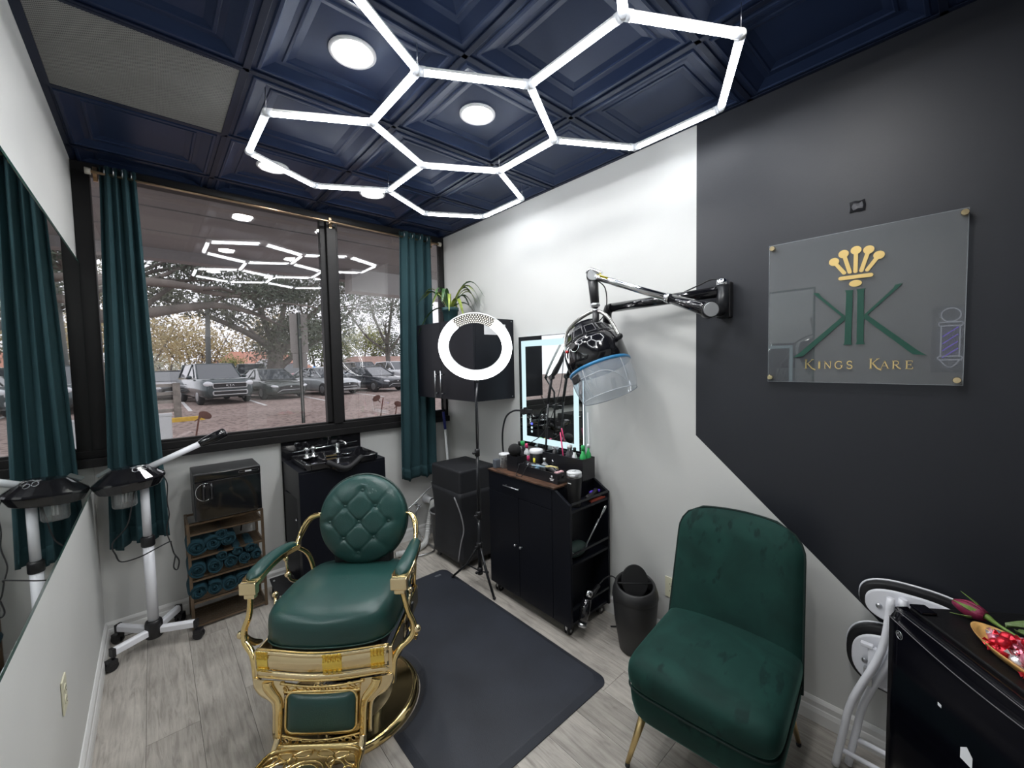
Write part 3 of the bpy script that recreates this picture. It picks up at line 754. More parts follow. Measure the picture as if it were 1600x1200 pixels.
for lab, z, x, tail in (('upper braided water line with a chrome valve above the white drain hose', .470, 1.905, [(1.86, 3.30, .455), (1.76, 3.29, .40), (1.66, 3.28, .34), (1.55, 3.27, .30), (1.28, 3.27, .27)]),
                        ('lower braided water line curling to the floor beside the white drain hose', .300, 1.735, [(1.70, 3.29, .27), (1.68, 3.28, .18), (1.69, 3.25, .09), (1.71, 3.20, .03), (1.722, 3.10, .012), (1.70, 3.0, .012), (1.62, 2.98, .012), (1.5, 3.02, .012)])):
    t = thing('water_line', lab, 'pipe', (x, 3.32, z))
    v = MB(); v.cyl((x, YB, z), (x, YB-.07, z), .009, n=12); v.lathe([(.018, 0), (.018, .006), (.01, .008)], 14, frame((x, YB, z), (1, 0, 0), (0, 0, 1))); v.sph((x, YB-.055, z), .015, 12, 8)
    v.prism(ell(0, 0, .020, .011, 16), -.004, .004, frame((x+.022, YB-.055, z+.012), (1, 0, .6), (0, 1, 0)))
    v.build('valve', CHROME, t, w=True)
    MB().tube([(x, YB-.062, z)]+tail, .0065, 8, sub=6).build('braided_pipe', STEEL, t, w=True)
# ================================================================== anti-fatigue mat
MATM = mat('black_foam_mat', (.020, .024, .034), .55, noise=.22, nscale=4, bump=.35, bscale=220)
t = thing('salon_mat', 'black rectangular anti-fatigue mat with rounded corners and a round cut-out for the chair', 'mat', (1.145, 1.93, 0))
mx0, mx1, my0, my1 = .690, 1.606, 1.165, 2.690
ccx, ccy, cr = .622, 1.927, .321
def mat_outline(off):
    r = .055; P = []
    x0, x1, y0, y1 = mx0+off, mx1-off, my0+off, my1-off; c = cr+off
    for cx, cy, a0 in ((x0+r, y0+r, pi), (x1-r, y0+r, 1.5*pi), (x1-r, y1-r, 0), (x0+r, y1-r, pi/2)):
        for k in range(7):
            a = a0+pi/2*k/6; P.append((cx+r*cos(a), cy+r*sin(a)))
    h = sqrt(c*c-(x0-ccx)**2); a1 = atan2(h, x0-ccx)
    for k in range(25):
        a = a1-2*a1*k/24; P.append((ccx+c*cos(a), ccy+c*sin(a)))
    return P
rings = [[(x, y, .001) for x, y in mat_outline(0)], [(x, y, .005) for x, y in mat_outline(0)], [(x, y, .018) for x, y in mat_outline(.028)], [(x, y, .020) for x, y in mat_outline(.036)]]
n_ = len(rings[0]); b = MB(); v_ = [p for r in rings for p in r]; f_ = []
for i in range(3):
    for k in range(n_): f_.append((i*n_+k, i*n_+(k+1) % n_, (i+1)*n_+(k+1) % n_, (i+1)*n_+k))
f_.append(tuple(3*n_+k for k in range(n_)))
b.add(v_, f_); b.build('pad', MATM, t, w=True)
lg = MB()
for k in range(4): lg.bx(1.475+k*.012, 1.484+k*.012, 2.60, 2.612, .020, .0206)
lg.bx(1.475, 1.521, 2.592, 2.595, .020, .0206)
lg.build('moulded_logo', mat('mat_logo', (.16, .17, .19), .5), t, w=True)

# ================================================================== barber chair (front = local -y)
ch = thing('barber_chair', 'ornate gold barber chair with green leather seat and round buttoned backrest', 'chair', (.622, 1.927, 0), radians(-40.5))
WORN = mat('worn_gold_plate', (.36, .29, .17), .42, .85, noise=.35, nscale=22, rvar=.12)
DKGOLD = mat('dark_gold', (.55, .42, .20), .22, 1.0)  # darker gold for support webs, panel back and hinge cover
MB().lathe([(.0, .001), (.285, .001), (.285, .028), (.16, .036), (.14, .042), (0, .044)], 56).build('base_plate', WORN, ch)
MB().lathe([(.282, .001), (.314, .001), (.317, .010), (.312, .024), (.300, .034), (.288, .037), (.282, .034)], 64).build('base_rim', GOLD, ch)
MB().lathe([(.150, .044), (.150, .060), (.135, .085), (.10, .125), (.075, .15), (.060, .155), (0, .155)], 36).build('pump_boot', BLACKG, ch)
MB().lathe([(.045, .14), (.045, .335), (.0, .335)], 24).build('pump_column', CHROME, ch)
MB().bx(-.20, .20, -.20, .22, .33, .372).build('seat_pan', BLACKP, ch, bev=.01)
MB().bx(-.225, .225, -.215, .235, .372, .452).build('seat_box', BLACKP, ch, bev=.008)
# seat cushion
def seat_out(a, s):
    c, si = cos(a), sin(a); n = 5.5; r = 1/((abs(c)**n+abs(si)**n)**(1/n))
    x = r*c*.262*s; y = r*si*.262*s
    x *= 1-.10*max(0, y/.262)
    if y < 0: y -= .022*s*(max(0, cos(x/.262*pi/2)))**1.5*(-y/.262)
    return x, y-.005
sp_ = [(.90, .452), (.985, .462), (1.0, .485), (1.0, .535), (.985, .562), (.95, .582), (.88, .596), (.72, .604), (.45, .611), (.2, .615), (.001, .616)]
na = 56; b = MB(); v_ = []; f_ = []
for s_, z in sp_:
    for k in range(na):
        a = 2*pi*k/na; x, y = seat_out(a, s_)
        zz = z - .020*max(0, y/.26)*(z > .5) - .012*(1-min(1, abs(x)/.2))*(1 if z > .57 else 0)*(max(0, -y/.26))
        v_.append((x+.012, y, zz))
for i in range(len(sp_)-1):
    for k in range(na): f_.append((i*na+k, i*na+(k+1) % na, (i+1)*na+(k+1) % na, (i+1)*na+k))
b.add(v_, f_, True); seat = b.build('seat_cushion', LEATHER, ch)
pp = [Vector((*seat_out(2*pi*k/na, 1.004), .470)) + Vector((.012, 0, 0)) for k in range(na)]
MB().tube(pp, .0032, 6, closed=True).build('piping', mat('dark_green_piping', (.010, .045, .038), .4), seat)
# apron: wavy gold band round the front
def apron_y(x): return -.268-.024*max(0, cos(x/.27*pi/2))**1.2
apz = [(.345, .0), (.350, -.006), (.362, -.006), (.366, -.001), (.374, -.001), (.380, -.008), (.425, -.010), (.437, -.004), (.445, -.012), (.452, -.010), (.452, .006)]
def apf(u, v):
    x = -.262+.524*u+.012; k = v*(len(apz)-1); i = min(len(apz)-2, int(k)); fr = k-i
    z = apz[i][0]*(1-fr)+apz[i+1][0]*fr; o = apz[i][1]*(1-fr)+apz[i+1][1]*fr
    return (x, apron_y(x-.012)+o, z+.010*(cos((x-.012)/.27*pi*1.0)-1)*-.35)
ap = MB().grid(apf, 41, 31).build('front_apron', GOLDP, ch, solid=.004)
MB().tube([(Vector(apf(k/30, 1.0))+Vector((0, -.004, .002))) for k in range(31)], .0045, 6).build('apron_lip', GOLD, ap)
MB().tube([(Vector(apf(k/30, 0.0))+Vector((0, -.004, -.001))) for k in range(31)], .005, 6).build('apron_lip', GOLD, ap)
MB().tube([(Vector(apf(k/30, .42))+Vector((0, -.002, 0))) for k in range(31)], .003, 6).build('apron_bead', BLACKP, ap)
YGOLD = mat('bright_yellow_gold', (1.0, .74, .16), .22, .9)
def relief(xc, w, name='apron_relief'):
    m = MB(); 
    bp = [Vector(apf((xc+w*(i/6-.5)+.25)/.524, .62 if j == 0 else .86)) for j in (0, 1) for i in range(7)]
    m.grid(lambda u, v: Vector(apf((xc-w/2+w*u-.012+.262)/.524, .44+.48*v))+Vector((0, -.0035, 0)), 9, 11)
    for r in range(4):
        for c in range(4):
            P = Vector(apf((xc-w/2+w*(c+.5)/4-.012+.262)/.524, .50+.12*r))+Vector((0, -.005, 0))
            m.tube([P+Vector((.007*cos(a)*(1 if c % 2 else .8), 0, .006*sin(a))) for a in [2*pi*q/8 for q in range(8)]], .0018, 5, closed=True)
            m.tube([P+Vector((-.006, -.001, -.005)), P+Vector((0, -.002, .001)), P+Vector((.006, -.001, .006))], .0014, 5)
    m.build(name, YGOLD, ap)
relief(.060, .075); relief(.232, .052); relief(-.222, .045)
# side plates
for s_ in (-1, 1):
    x = .262*s_+.012
    sd = MB().bx(min(x, x+.012*s_), max(x, x+.012*s_), -.262, .20, .352, .448).build('side_plate', GOLD if s_ > 0 else GOLDP, ch, bev=.004)
    MB().bx(x-.008, x+.010+.004*s_, -.275, -.255, .335, .456).build('corner_post', GOLDP, sd, bev=.003)
# front arm supports: S-curved flat bars
for s_ in (-1, 1):
    X = lambda a: a*s_+.012
    path = [(X(.272), -.262, .300), (X(.276), -.262, .345), (X(.280), -.258, .395), (X(.300), -.240, .425), (X(.340), -.215, .455), (X(.348), -.205, .500), (X(.326), -.205, .560), (X(.314), -.212, .620), (X(.306), -.222, .680)]
    sup = MB().tube(path, [.012, .012, .013, .013, .014, .013, .012, .011, .011], 10, sub=5).build('arm_support', GOLD, ch)
    MB().tube([(X(.330), -.120, .395), (X(.338), -.170, .425), (X(.346), -.205, .470)], [.006, .022, .026], 10, sub=4, flat=.4).build('support_web', DKGOLD, sup)
    MB().sph((X(.362), -.205, .480), .017, 14, 8).cyl((X(.345), -.205, .48), (X(.365), -.205, .48), .010, n=10).build('support_knob', GOLDP, sup)
    # armrest: holder and pad
    hold = []; top = []
    def arm_c(u): return Vector((X(.302-.010*u+.012*sin(u*pi)), -.235+.36*u, .708+.018*sin(u*pi*.9)-.012*u))
    am = MB(); n_ = 17
    for i in range(n_):
        u = i/(n_-1); c = arm_c(u); w = .036*(1-.35*u)*(1 if 0 < i < n_-1 else .75)
        am.v += [tuple(c+Vector((-w, 0, -.012))), tuple(c+Vector((w, 0, -.012))), tuple(c+Vector((w*1.05, 0, .012))), tuple(c+Vector((-w*1.05, 0, .012)))]
    for i in range(n_-1):
        for k in range(4): am.f.append((i*4+k, (i+1)*4+k, (i+1)*4+(k+1) % 4, i*4+(k+1) % 4)); am.sm.append(False)
    am.f += [(0, 1, 2, 3), tuple((n_-1)*4+k for k in (3, 2, 1, 0))]; am.sm += [False, False]
    arm = am.build('arm_frame', GOLD, ch, bev=.003)
    pd = MB()
    def padf(u, v):
        c = arm_c(.03+.95*v); e = min(1, sqrt(max(0, 1-(2*v-1)**8)));  w = .034*(1-.35*v)*e; a = pi*u
        return c+Vector((-w*cos(a), 0, .012+.024*e*sin(a)**.8))
    pd.grid(padf, 13, 25); pd.build('arm_pad', LEATHER, arm)
    c = arm_c(0); MB().bx(c.x-.034, c.x+.034, c.y-.012, c.y+.016, c.z-.040, c.z+.010).bx(c.x-.022, c.x+.022, c.y-.002, c.y+.024, c.z-.062, c.z-.038).build('arm_front_block', GOLDP, arm, bev=.005)
    # rear curved bracket to the backrest and the linkage under the arm
    MB().tube([(X(.288), .105, .700), (X(.286), .150, .745), (X(.272), .190, .790), (X(.245), .215, .815), (X(.205), .228, .820)], [.010, .013, .016, .014, .010], 10, sub=5, flat=.6).build('back_bracket', GOLD, ch)
    MB().tube([(X(.286), .115, .700), (X(.270), .165, .655), (X(.262), .200, .590), (X(.255), .215, .500), (X(.25), .21, .430)], [.010, .012, .012, .011, .011], 10, sub=5).build('back_post', GOLD, ch)
    ln = MB(); ln.cyl((X(.290), .02, .690), (X(.290), .03, .620), .006, n=10); ln.sph((X(.290), .03, .610), .015, 12, 8); ln.sph((X(.290), .02, .690), .013, 12, 8)
    ln.tube([(X(.290), .03, .605), (X(.286), .05, .570), (X(.272), .09, .54), (X(.262), .12, .50)], .007, 8, sub=4); ln.build('recline_link', GOLDP, ch)
    kn = MB(); kn.sph((X(.300), -.06, .565), .014, 12, 8); kn.tube([(X(.300), -.06, .555), (X(.297), -.07, .51), (X(.278), -.10, .44)], [.006, .007, .010], 8); kn.build('side_knob', GOLDP, ch)
# backrest: round, tufted
C0 = Vector((.020, .205, .800)); tilt = radians(12); RB = .218
uz = Vector((0, sin(tilt), cos(tilt))); ny = Vector((0, -cos(tilt), sin(tilt)))
btn = [(.02, .66), (-.35, .31), (.34, .31), (-.69, -.04), (-.01, -.04), (.64, -.04), (-.36, -.40), (.32, -.38), (-.03, -.72)]
lines = [(0, 1), (0, 2), (1, 3), (2, 5), (1, 4), (2, 4), (3, 6), (4, 6), (4, 7), (5, 7), (6, 8), (7, 8)]
ext = [(0, (.02, 1.0)), (1, (-.72, .68)), (2, (.70, .70)), (3, (-1.0, -.06)), (5, (1.0, -.02)), (6, (-.70, -.72)), (7, (.72, -.70)), (8, (-.04, -1.0))]
segs = [(btn[a], btn[b_]) for a, b_ in lines]+[(btn[a], e) for a, e in ext]
def sdist(p, a, b_):
    ax, ay = a; bx_, by_ = b_; dx, dy = bx_-ax, by_-ay; tt = max(0, min(1, ((p[0]-ax)*dx+(p[1]-ay)*dy)/(dx*dx+dy*dy)))
    return math.hypot(p[0]-ax-dx*tt, p[1]-ay-dy*tt)
def tuft(x, z):
    r = math.hypot(x, z); h = .062*sqrt(max(0, 1-min(1, r)**3.2))
    d = min(math.hypot(x-a, z-b_) for a, b_ in btn); g = min(sdist((x, z), a, b_) for a, b_ in segs)
    return h - .011*math.exp(-(d/.085)**2)*min(1, h/.03) - .0042*math.exp(-(g/.020)**2)*min(1, h/.03) + .0012*min(1, g/.25)
nr, nth = 44, 112; b = MB(); v_ = []; f_ = []
for i in range(nr+1):
    r = max(.0001, (i/nr)**.9)
    for k in range(nth):
        a = 2*pi*k/nth; x, z = r*cos(a), r*sin(a); P = C0+Vector((x*RB, 0, 0))+uz*(z*RB)+ny*tuft(x, z); v_.append(P)
for i in range(nr):
    for k in range(nth): f_.append((i*nth+k, (i+1)*nth+k, (i+1)*nth+(k+1) % nth, i*nth+(k+1) % nth))
b.add(v_, f_, True)
o_ = [C0+Vector((RB*cos(2*pi*k/nth), 0, 0))+uz*RB*sin(2*pi*k/nth)-ny*.020 for k in range(nth)]
e0 = nr*nth; m0 = len(b.v); b.v += [tuple(p) for p in o_]
for k in range(nth): b.f.append((e0+k, m0+k, m0+(k+1) % nth, e0+(k+1) % nth)); b.sm.append(True)
back = b.build('backrest_cushion', LEATHER, ch)
for x, z in btn:
    P = C0+Vector((x*RB, 0, 0))+uz*(z*RB)+ny*(tuft(x, z)+.001)
    MB().sph((0, 0, 0), .0095, 12, 8, (1, 1, .6), frame((0, 0, 0), (1, 0, 0), uz)).build('button', LEATHER, back).location = P
pt = [C0+Vector((RB*1.01*cos(2*pi*k/64), 0, 0))+uz*RB*1.01*sin(2*pi*k/64)-ny*.012 for k in range(64)]
MB().tube(pt, .007, 8, closed=True).build('backrest_piping', mat('dark_edge', (.01, .03, .026), .4), back)
sh = MB(); mm = frame(C0-ny*.022, (1, 0, 0), uz)
sh.lathe([(RB*1.0, .0), (RB*.98, -.020), (RB*.8, -.035), (0, -.040)], 48, mm); sh.build('backrest_shell', BLACKG, ch)
MB().bx(-.12, .16, .165, .24, .43, .64).build('back_mount', BLACKP, ch, bev=.01)
# leg panel with pad, pierced bands and side bars
LP = frame((.012, -.286, .335), (1, 0, 0), (0, -.16, -1))      # local x right, local y down the panel
def lp(x, y, o=0.0): return LP @ Vector((x, y, o))
ctr = LP.to_3x3() @ Vector((0, 0, 1)); outs = -1 if ctr.y > 0 else 1
def on(x, y, o=0.0): return LP @ Vector((x, y, o*outs))
side_bars = []
for s_ in (-1, 1):
    bar_ = MB(); pth = [(.215, -.002), (.212, .018), (.192, .045), (.172, .070), (.166, .110), (.165, .160), (.163, .215)]
    bar_.tube([on(s_*x, y, .002) for x, y in pth], [.020, .020, .017, .015, .0145, .014, .014], 10, sub=4, flat=.55, up=ctr)
    sb = bar_.build('leg_panel_bar', GOLD, ch)
    ot = MB(); pth2 = [(.262, -.012), (.262, .015), (.240, .045), (.205, .068), (.190, .100), (.187, .200)]
    ot.tube([on(s_*x, y, -.012) for x, y in pth2], [.016, .016, .014, .012, .010, .009], 8, sub=4, flat=.6, up=ctr); ot.build('outer_bar', GOLDP, sb)
    wn_ = MB(); wn_.prism([(s_*.15, .0), (s_*.262, -.01), (s_*.262, .02), (s_*.225, .055), (s_*.190, .085), (s_*.150, .10)], -.006*outs, -.002*outs, LP); wn_.build('shoulder_plate', GOLDP, sb)
panel = MB().prism(rrect(-.150, .150, .040, .205, .03), .008, .012, LP).build('leg_panel_back', DKGOLD, ch)
topb = MB(); topb.tube([on(x, .006+.016*cos(x/.16*pi/2)) for x in [(-.165+.33*k/20) for k in range(21)]], .0055, 6)
topb.tube([on(x, .036+.012*cos(x/.16*pi/2)) for x in [(-.150+.30*k/20) for k in range(21)]], .0045, 6)
def leafloop(m, cx, cy, L, W, ang, r=.0022):
    P = []
    for k in range(12):
        a = 2*pi*k/12; u = L/2*cos(a); w = W/2*sin(a)*(1-.5*cos(a)); P.append(on(cx+u*cos(ang)-w*sin(ang), cy+u*sin(ang)+w*cos(ang), .001))
    m.tube(P, r, 5, closed=True)
for k in range(-4, 5): leafloop(topb, k*.014, .027+abs(k)*.001, .026, .011, pi/2+k*.22)
for s_ in (-1, 1):
    leafloop(topb, s_*.085, .028, .045, .016, s_*-.5); leafloop(topb, s_*.118, .022, .040, .014, s_*.6); leafloop(topb, s_*.142, .030, .03, .012, s_*-1.0)
topb.build('pierced_top_band', GOLD, ch)
plate = MB(); plate.grid(lambda u, v: on(-.16+.32*u, .006+.016*cos((2*u-1)*pi/2)+(.042*v), -.004), 15, 4); plate.build('band_plate', GOLDP, ch, solid=.003)
pf = MB(); pf.tube([on(x, y, .001) for x, y in rrect(-.138, .138, .038, .188, .03, 6)], .006, 6, closed=True); pf.build('pad_frame', GOLD, ch)
def lpad(u, v):
    X_, Y_ = (2*u-1), (2*v-1); n = 5; rr = (abs(X_)**n+abs(Y_)**n)
    return on(.132*X_*(1-.06*Y_*Y_*0), .112+.071*Y_+.006*(1-X_*X_), .002+.022*max(0, 1-abs(X_)**4)**.5*max(0, 1-abs(Y_)**4)**.5)
MB().grid(lpad, 25, 19).build('leg_pad', LEATHER, ch)
bb = MB(); bb.tube([on(x, .196+.022*cos(x/.16*pi/2)) for x in [(-.160+.32*k/20) for k in range(21)]], .004, 6)
bb.tube([on(x, .222+.022*cos(x/.16*pi/2)) for x in [(-.155+.31*k/20) for k in range(21)]], .0045, 6)
for k in range(-5, 6):
    x = k*.026; y = .210+.022*cos(x/.16*pi/2)
    leafloop(bb, x, y, .026, .017, .4*((k % 2)*2-1), .003); leafloop(bb, x+.012, y+.002, .016, .010, 1.2*((k % 2)*2-1), .0022)
bb.build('pierced_bottom_band', GOLD, ch)
# swing arms and footrest
for s_ in (-1, 1):
    q = MB(); q.tube([on(s_*.165, .205, .0), on(s_*.166, .225, .012), Vector((s_*.168+.012, -.360, .098)), Vector((s_*.175+.012, -.430, .105)), Vector((s_*.182+.012, -.545, .122))], [.014, .015, .014, .013, .012], 8, sub=4); q.build('footrest_arm', GOLDP, ch)
FT = frame((.012, -.360, .112), (1, 0, 0), (0, -1, .13))
def ft(x, y, o=0): return FT @ Vector((x, y, o))
fr = MB(); fr.tube([ft(x, y) for x, y in [(-.165, .0), (-.08, -.018), (0, -.022), (.08, -.018), (.165, .0), (.185, .07), (.20, .16), (.12, .205), (0, .22), (-.12, .205), (-.20, .16), (-.185, .07)]], .007, 7, closed=True, sub=4)
foot = fr.build('footrest_frame', GOLD, ch)
fl_ = MB()
def floop(cx, cy, L, W, ang, r=.0036):
    P = []
    for k in range(14):
        a = 2*pi*k/14; u = L/2*cos(a); w = W/2*sin(a)*(1-.45*cos(a)); P.append(ft(cx+u*cos(ang)-w*sin(ang), cy+u*sin(ang)+w*cos(ang)))
    fl_.tube(P, r, 5, closed=True)
for s_ in (-1, 1):
    for (cx, cy, L, W, a) in ((.045, .012, .07, .030, .25), (.105, .02, .06, .03, -.3), (.150, .045, .06, .032, .9), (.11, .068, .075, .036, .4), (.155, .105, .07, .036, 1.3), (.115, .14, .08, .04, -.6), (.075, .05, .05, .03, 1.2), (.06, .175, .09, .036, .2), (.165, .15, .06, .03, 1.8)):
        floop(s_*cx, cy, L, W, a if s_ > 0 else pi-a)
for rr in (.062, .044):
    fl_.tube([ft(rr*1.15*cos(2*pi*k/28), .105+rr*sin(2*pi*k/28)) for k in range(28)], .005, 6, closed=True)
fl_.tube([ft(-.03, .08), ft(0, .095), ft(.005, .13)], .004, 5, sub=3).tube([ft(.03, .08), ft(.01, .11), ft(.035, .13)], .004, 5, sub=3)
fl_.build('footrest_filigree', GOLD, foot)
med = MB().prism(ell(0, .105, .050, .043, 28), -.003, -.001, FT).build('footrest_medallion', mat('medallion_gold', (.7, .62, .42), .25, 1.0), foot)
cv = MB(); cv.grid(lambda u, v: Vector((-.16+.32*u+.012, -.335-.03*v, .122-.055*v*v)), 12, 6); cv.build('foot_hinge_cover', DKGOLD, ch, solid=.004)
MB().tube([(.260, -.14, .300), (.280, -.10, .33), (.295, -.02, .40), (.298, .03, .455)], .008, 8, sub=5).build('pump_lever', BLACKG, ch)
MB().cyl((.0, -.14, .305), (.262, -.14, .300), .008, n=10).build('lever_shaft', BLACKP, ch)
# ================================================================== wall cabinet, plant, ring light
t = thing('wall_cabinet', 'black two-door wall cabinet with steel bar handles mounted on the right wall by the window', 'cabinet', (1.89, 2.77, 1.303))
kx0, kx1, ky0, ky1, kz0, kz1 = 1.702, XR-.002, 2.368, 3.180, 1.303, 1.905
MB().bx(kx0+.018, kx1, ky0, ky1, kz0, kz1).build('carcass', BLACKL, t, bev=.0015, w=True)
for y0, y1, hy in ((ky0, 2.8065, 2.775), (2.8085, ky1, 2.86)):
    dr = MB().bx(kx0, kx0+.017, y0, y1, kz0, kz1).build('door', BLACKL, t, bev=.0015, w=True)
    hd = MB().cyl((kx0-.028, hy, 1.315), (kx0-.028, hy, 1.525), .0055, n=10)
    for z in (1.345, 1.495): hd.cyl((kx0, hy, z), (kx0-.028, hy, z), .004, n=8)
    hd.build('bar_handle', STEEL, dr, w=True)
for z in (1.32, 1.89): MB().sph((2.06, ky0, z), .004, 8, 6).build('screw', STEEL, t, w=True)
pa = MB().bx(1.80, 2.00, ky0-.0012, ky0-.0002, 1.785, 1.865).build('paper_note', mat('white_paper', (.75, .75, .76), .7), None)
tag(pa, 'small white paper note taped to the end of the black wall cabinet', 'paper')

t = thing('potted_plant', 'leafy spider plant in a teal plastic pot on the black wall cabinet', 'plant', (1.86, 2.90, kz1))
POTM = mat('teal_pot', (.04, .10, .11), .45); LEAF = mat('plant_leaf', (.26, .33, .06), .45, noise=.35, nscale=25); LEAFD = mat('plant_leaf_dark', (.06, .14, .05), .4, noise=.3, nscale=25)
MB().lathe([(.048, 0), (.050, .002), (.064, .105), (.070, .105), (.070, .132), (.064, .132), (.060, .112), (0, .112)], 24, Matrix.Translation((1.86, 2.90, kz1))).build('pot', POTM, t, w=True)
MB().lathe([(0, .118), (.060, .114)], 16, Matrix.Translation((1.86, 2.90, kz1))).build('soil', mat('potting_soil', (.03, .02, .015), .95, noise=.4, nscale=60), t, w=True)
rnd = random.Random(11)
def blade(m, base, az, L, rise, droop, w, steps=9):
    if cos(az) > .05: L = min(L, (2.062-base.x)/cos(az))
    if sin(az) > .05: L = min(L, (3.17-base.y)/sin(az))
    d = Vector((cos(az), sin(az), 0)); sd = Vector((-sin(az), cos(az), 0)); P = []
    for i in range(steps):
        u = i/(steps-1); c = base+d*(L*u)+Vector((0, 0, rise*sin(min(1, u*1.1)*pi*.62)-droop*u**2.6)); P.append((c, w*(.35+.65*sin(pi*min(1, .15+u*.85))) if i < steps-1 else .0006))
    o = len(m.v)
    for c, ww in P: m.v += [tuple(c-sd*ww), tuple(c+Vector((0, 0, -ww*.5))), tuple(c+sd*ww)]
    for i in range(steps-1):
        for k in (0, 1): m.f.append((o+i*3+k, o+i*3+k+1, o+(i+1)*3+k+1, o+(i+1)*3+k)); m.sm.append(True)
for k in range(15):
    az = k*2.4+rnd.uniform(-.3, .3); base = Vector((1.86, 2.90, kz1+.12))+Vector((cos(az), sin(az), 0))*rnd.uniform(.005, .03)
    m = MB(); blade(m, base, az, rnd.uniform(.15, .27), rnd.uniform(.12, .23), rnd.uniform(.06, .22), rnd.uniform(.010, .018)); m.build('leaf', LEAF if k % 3 else LEAFD, t, w=True)
for az, L, rs, dr_ in ((-.75, .33, .27, .26), (-.60, .38, .20, .34), (-.9, .30, .28, .18), (2.2, .30, .05, .26), (-.70, .24, .10, .20), (2.5, .28, .20, .16), (-2.4, .24, .20, .16), (-.5, .30, .25, .22)):
    m = MB(); blade(m, Vector((1.86, 2.90, kz1+.12)), az, L, rs, dr_, .016, 11); m.build('leaf', LEAF if L < .2 else LEAFD, t, w=True)

b = MB().lathe([(.030, 0), (.045, .012), (.050, .035), (.062, .040), (.058, .044), (.044, .038), (.0, .02)], 22, Matrix.Translation((1.95, 2.73, kz1))).build('small_dish', BLACKP)
tag(b, 'small black rimmed dish on the wall cabinet beside the plant pot', 'dish')

t = thing('ring_light', 'large lit ring light on a black tripod before the wall cabinet', 'ring light', (1.652, 2.285, 0))
RC = Vector((1.615, 2.225, 1.680)); fn_ = Vector((-.62, -.75, -.52)).normalized()
sdv = Vector((0, 0, 1)).cross(fn_).normalized(); upv = fn_.cross(sdv)
RMm = frame(RC, sdv, upv)
RINGM = emission('ring_diffuser', (.97, .98, 1.0), RING_E)
def ringpart(name, m, a0, a1, r0, r1, z0, z1, par, n=72):
    b = MB(); pr_ = [(r0, z0), (r1, z0), (r1, z1), (r0, z1)]; full = abs(a1-a0-2*pi) < 1e-3
    N = n if full else n+1; v = []
    for i in range(N):
        a = a0+(a1-a0)*i/n
        for r, z in pr_: v.append(RMm @ Vector((r*cos(a), r*sin(a), z)))
    f = []
    for i in range(n):
        j = (i+1) % N
        for k in range(4): f.append((i*4+k, j*4+k, j*4+(k+1) % 4, i*4+(k+1) % 4))
    if not full: f += [(0, 1, 2, 3), tuple((N-1)*4+k for k in (3, 2, 1, 0))]
    b.add(v, f); return b.build(name, m, par, w=True)
ringpart('ring_housing', WHITEP, 0, 2*pi, .178, .245, -.022, -.003, t)
ringpart('lit_diffuser', RINGM, radians(125), radians(415), .180, .243, -.003, .006, t)
lb = ringpart('bare_led_board', mat('white_led_board', (.10, .095, .08), .5), radians(55), radians(125), .180, .243, -.003, .001, t, 16)
LEDD = emission('small_leds', (1.0, .97, .9), 1.8)
leds = MB()
for i in range(17):
    for j in range(5):
        a = radians(57+66*i/16+(2 if j % 2 else 0)); r = .187+.050*j/4; P = RMm @ Vector((r*cos(a), r*sin(a), .0025)); leds.sph(P, .0042, 6, 4)
leds.build('led_dots', LEDD, lb, w=True)['kind'] = 'stuff'
br = MB(); br.cyl(RMm @ Vector((0, -.245, -.012)), RMm @ Vector((0, -.275, -.012)), .012, n=10); br.build('ring_knuckle', BLACKP, t, w=True)
pb = Vector((1.652, 2.285, 0)); top = RMm @ Vector((0, -.27, -.012))
MB().tube([pb+Vector((0, 0, .95)), pb+Vector((0, 0, 1.33)), top], [.0075, .0075, .008], 10).build('upper_pole', BLACKM, t, w=True)
MB().cyl(pb+Vector((0, 0, .50)), pb+Vector((0, 0, .97)), .0105, n=12).build('middle_pole', BLACKM, t, w=True)
MB().cyl(pb+Vector((0, 0, .10)), pb+Vector((0, 0, .53)), .0135, n=12).build('lower_pole', BLACKM, t, w=True)
for z, r in ((.96, .018), (.52, .021), (.30, .022), (.12, .020)):
    k = MB().lathe([(r, -.022), (r, .022), (r*.7, .028)], 14, Matrix.Translation(pb+Vector((0, 0, z)))); k.cyl(pb+Vector((0, 0, z)), pb+Vector((-.035, -.01, z+.004)), .007, n=8); k.sph(pb+Vector((-.04, -.012, z+.005)), .010, 8, 6); k.build('clamp_collar', BLACKP, t, w=True)
for fx, fy in ((1.628, 2.100), (1.560, 2.50), (1.800, 2.400)):
    F_ = Vector((fx, fy, .030 if fx < 1.6 else .008)); d = (F_-pb); mid = pb+Vector((d.x*.45, d.y*.45, .150))
    lg = MB().tube([pb+Vector((d.x*.05, d.y*.05, .30)), mid+Vector((0, 0, .0)), F_], .0085, 8).build('tripod_leg', BLACKM, t, w=True)
    MB().cyl(pb+Vector((d.x*.06, d.y*.06, .12)), mid+Vector((0, 0, -.005)), .005, n=8).build('leg_brace', BLACKM, lg, w=True)
    MB().sph(F_+Vector((0, 0, .003)), .011, 10, 6).build('rubber_foot', RUBBER, lg, w=True)
MB().tube([(1.72, 2.36, 1.30), (1.705, 2.34, 1.20), (1.71, 2.345, 1.05), (1.70, 2.34, .90), (1.705, 2.33, .70), (1.69, 2.31, .5)], .0028, 6, sub=5).build('power_cord', RUBBER, t, w=True)

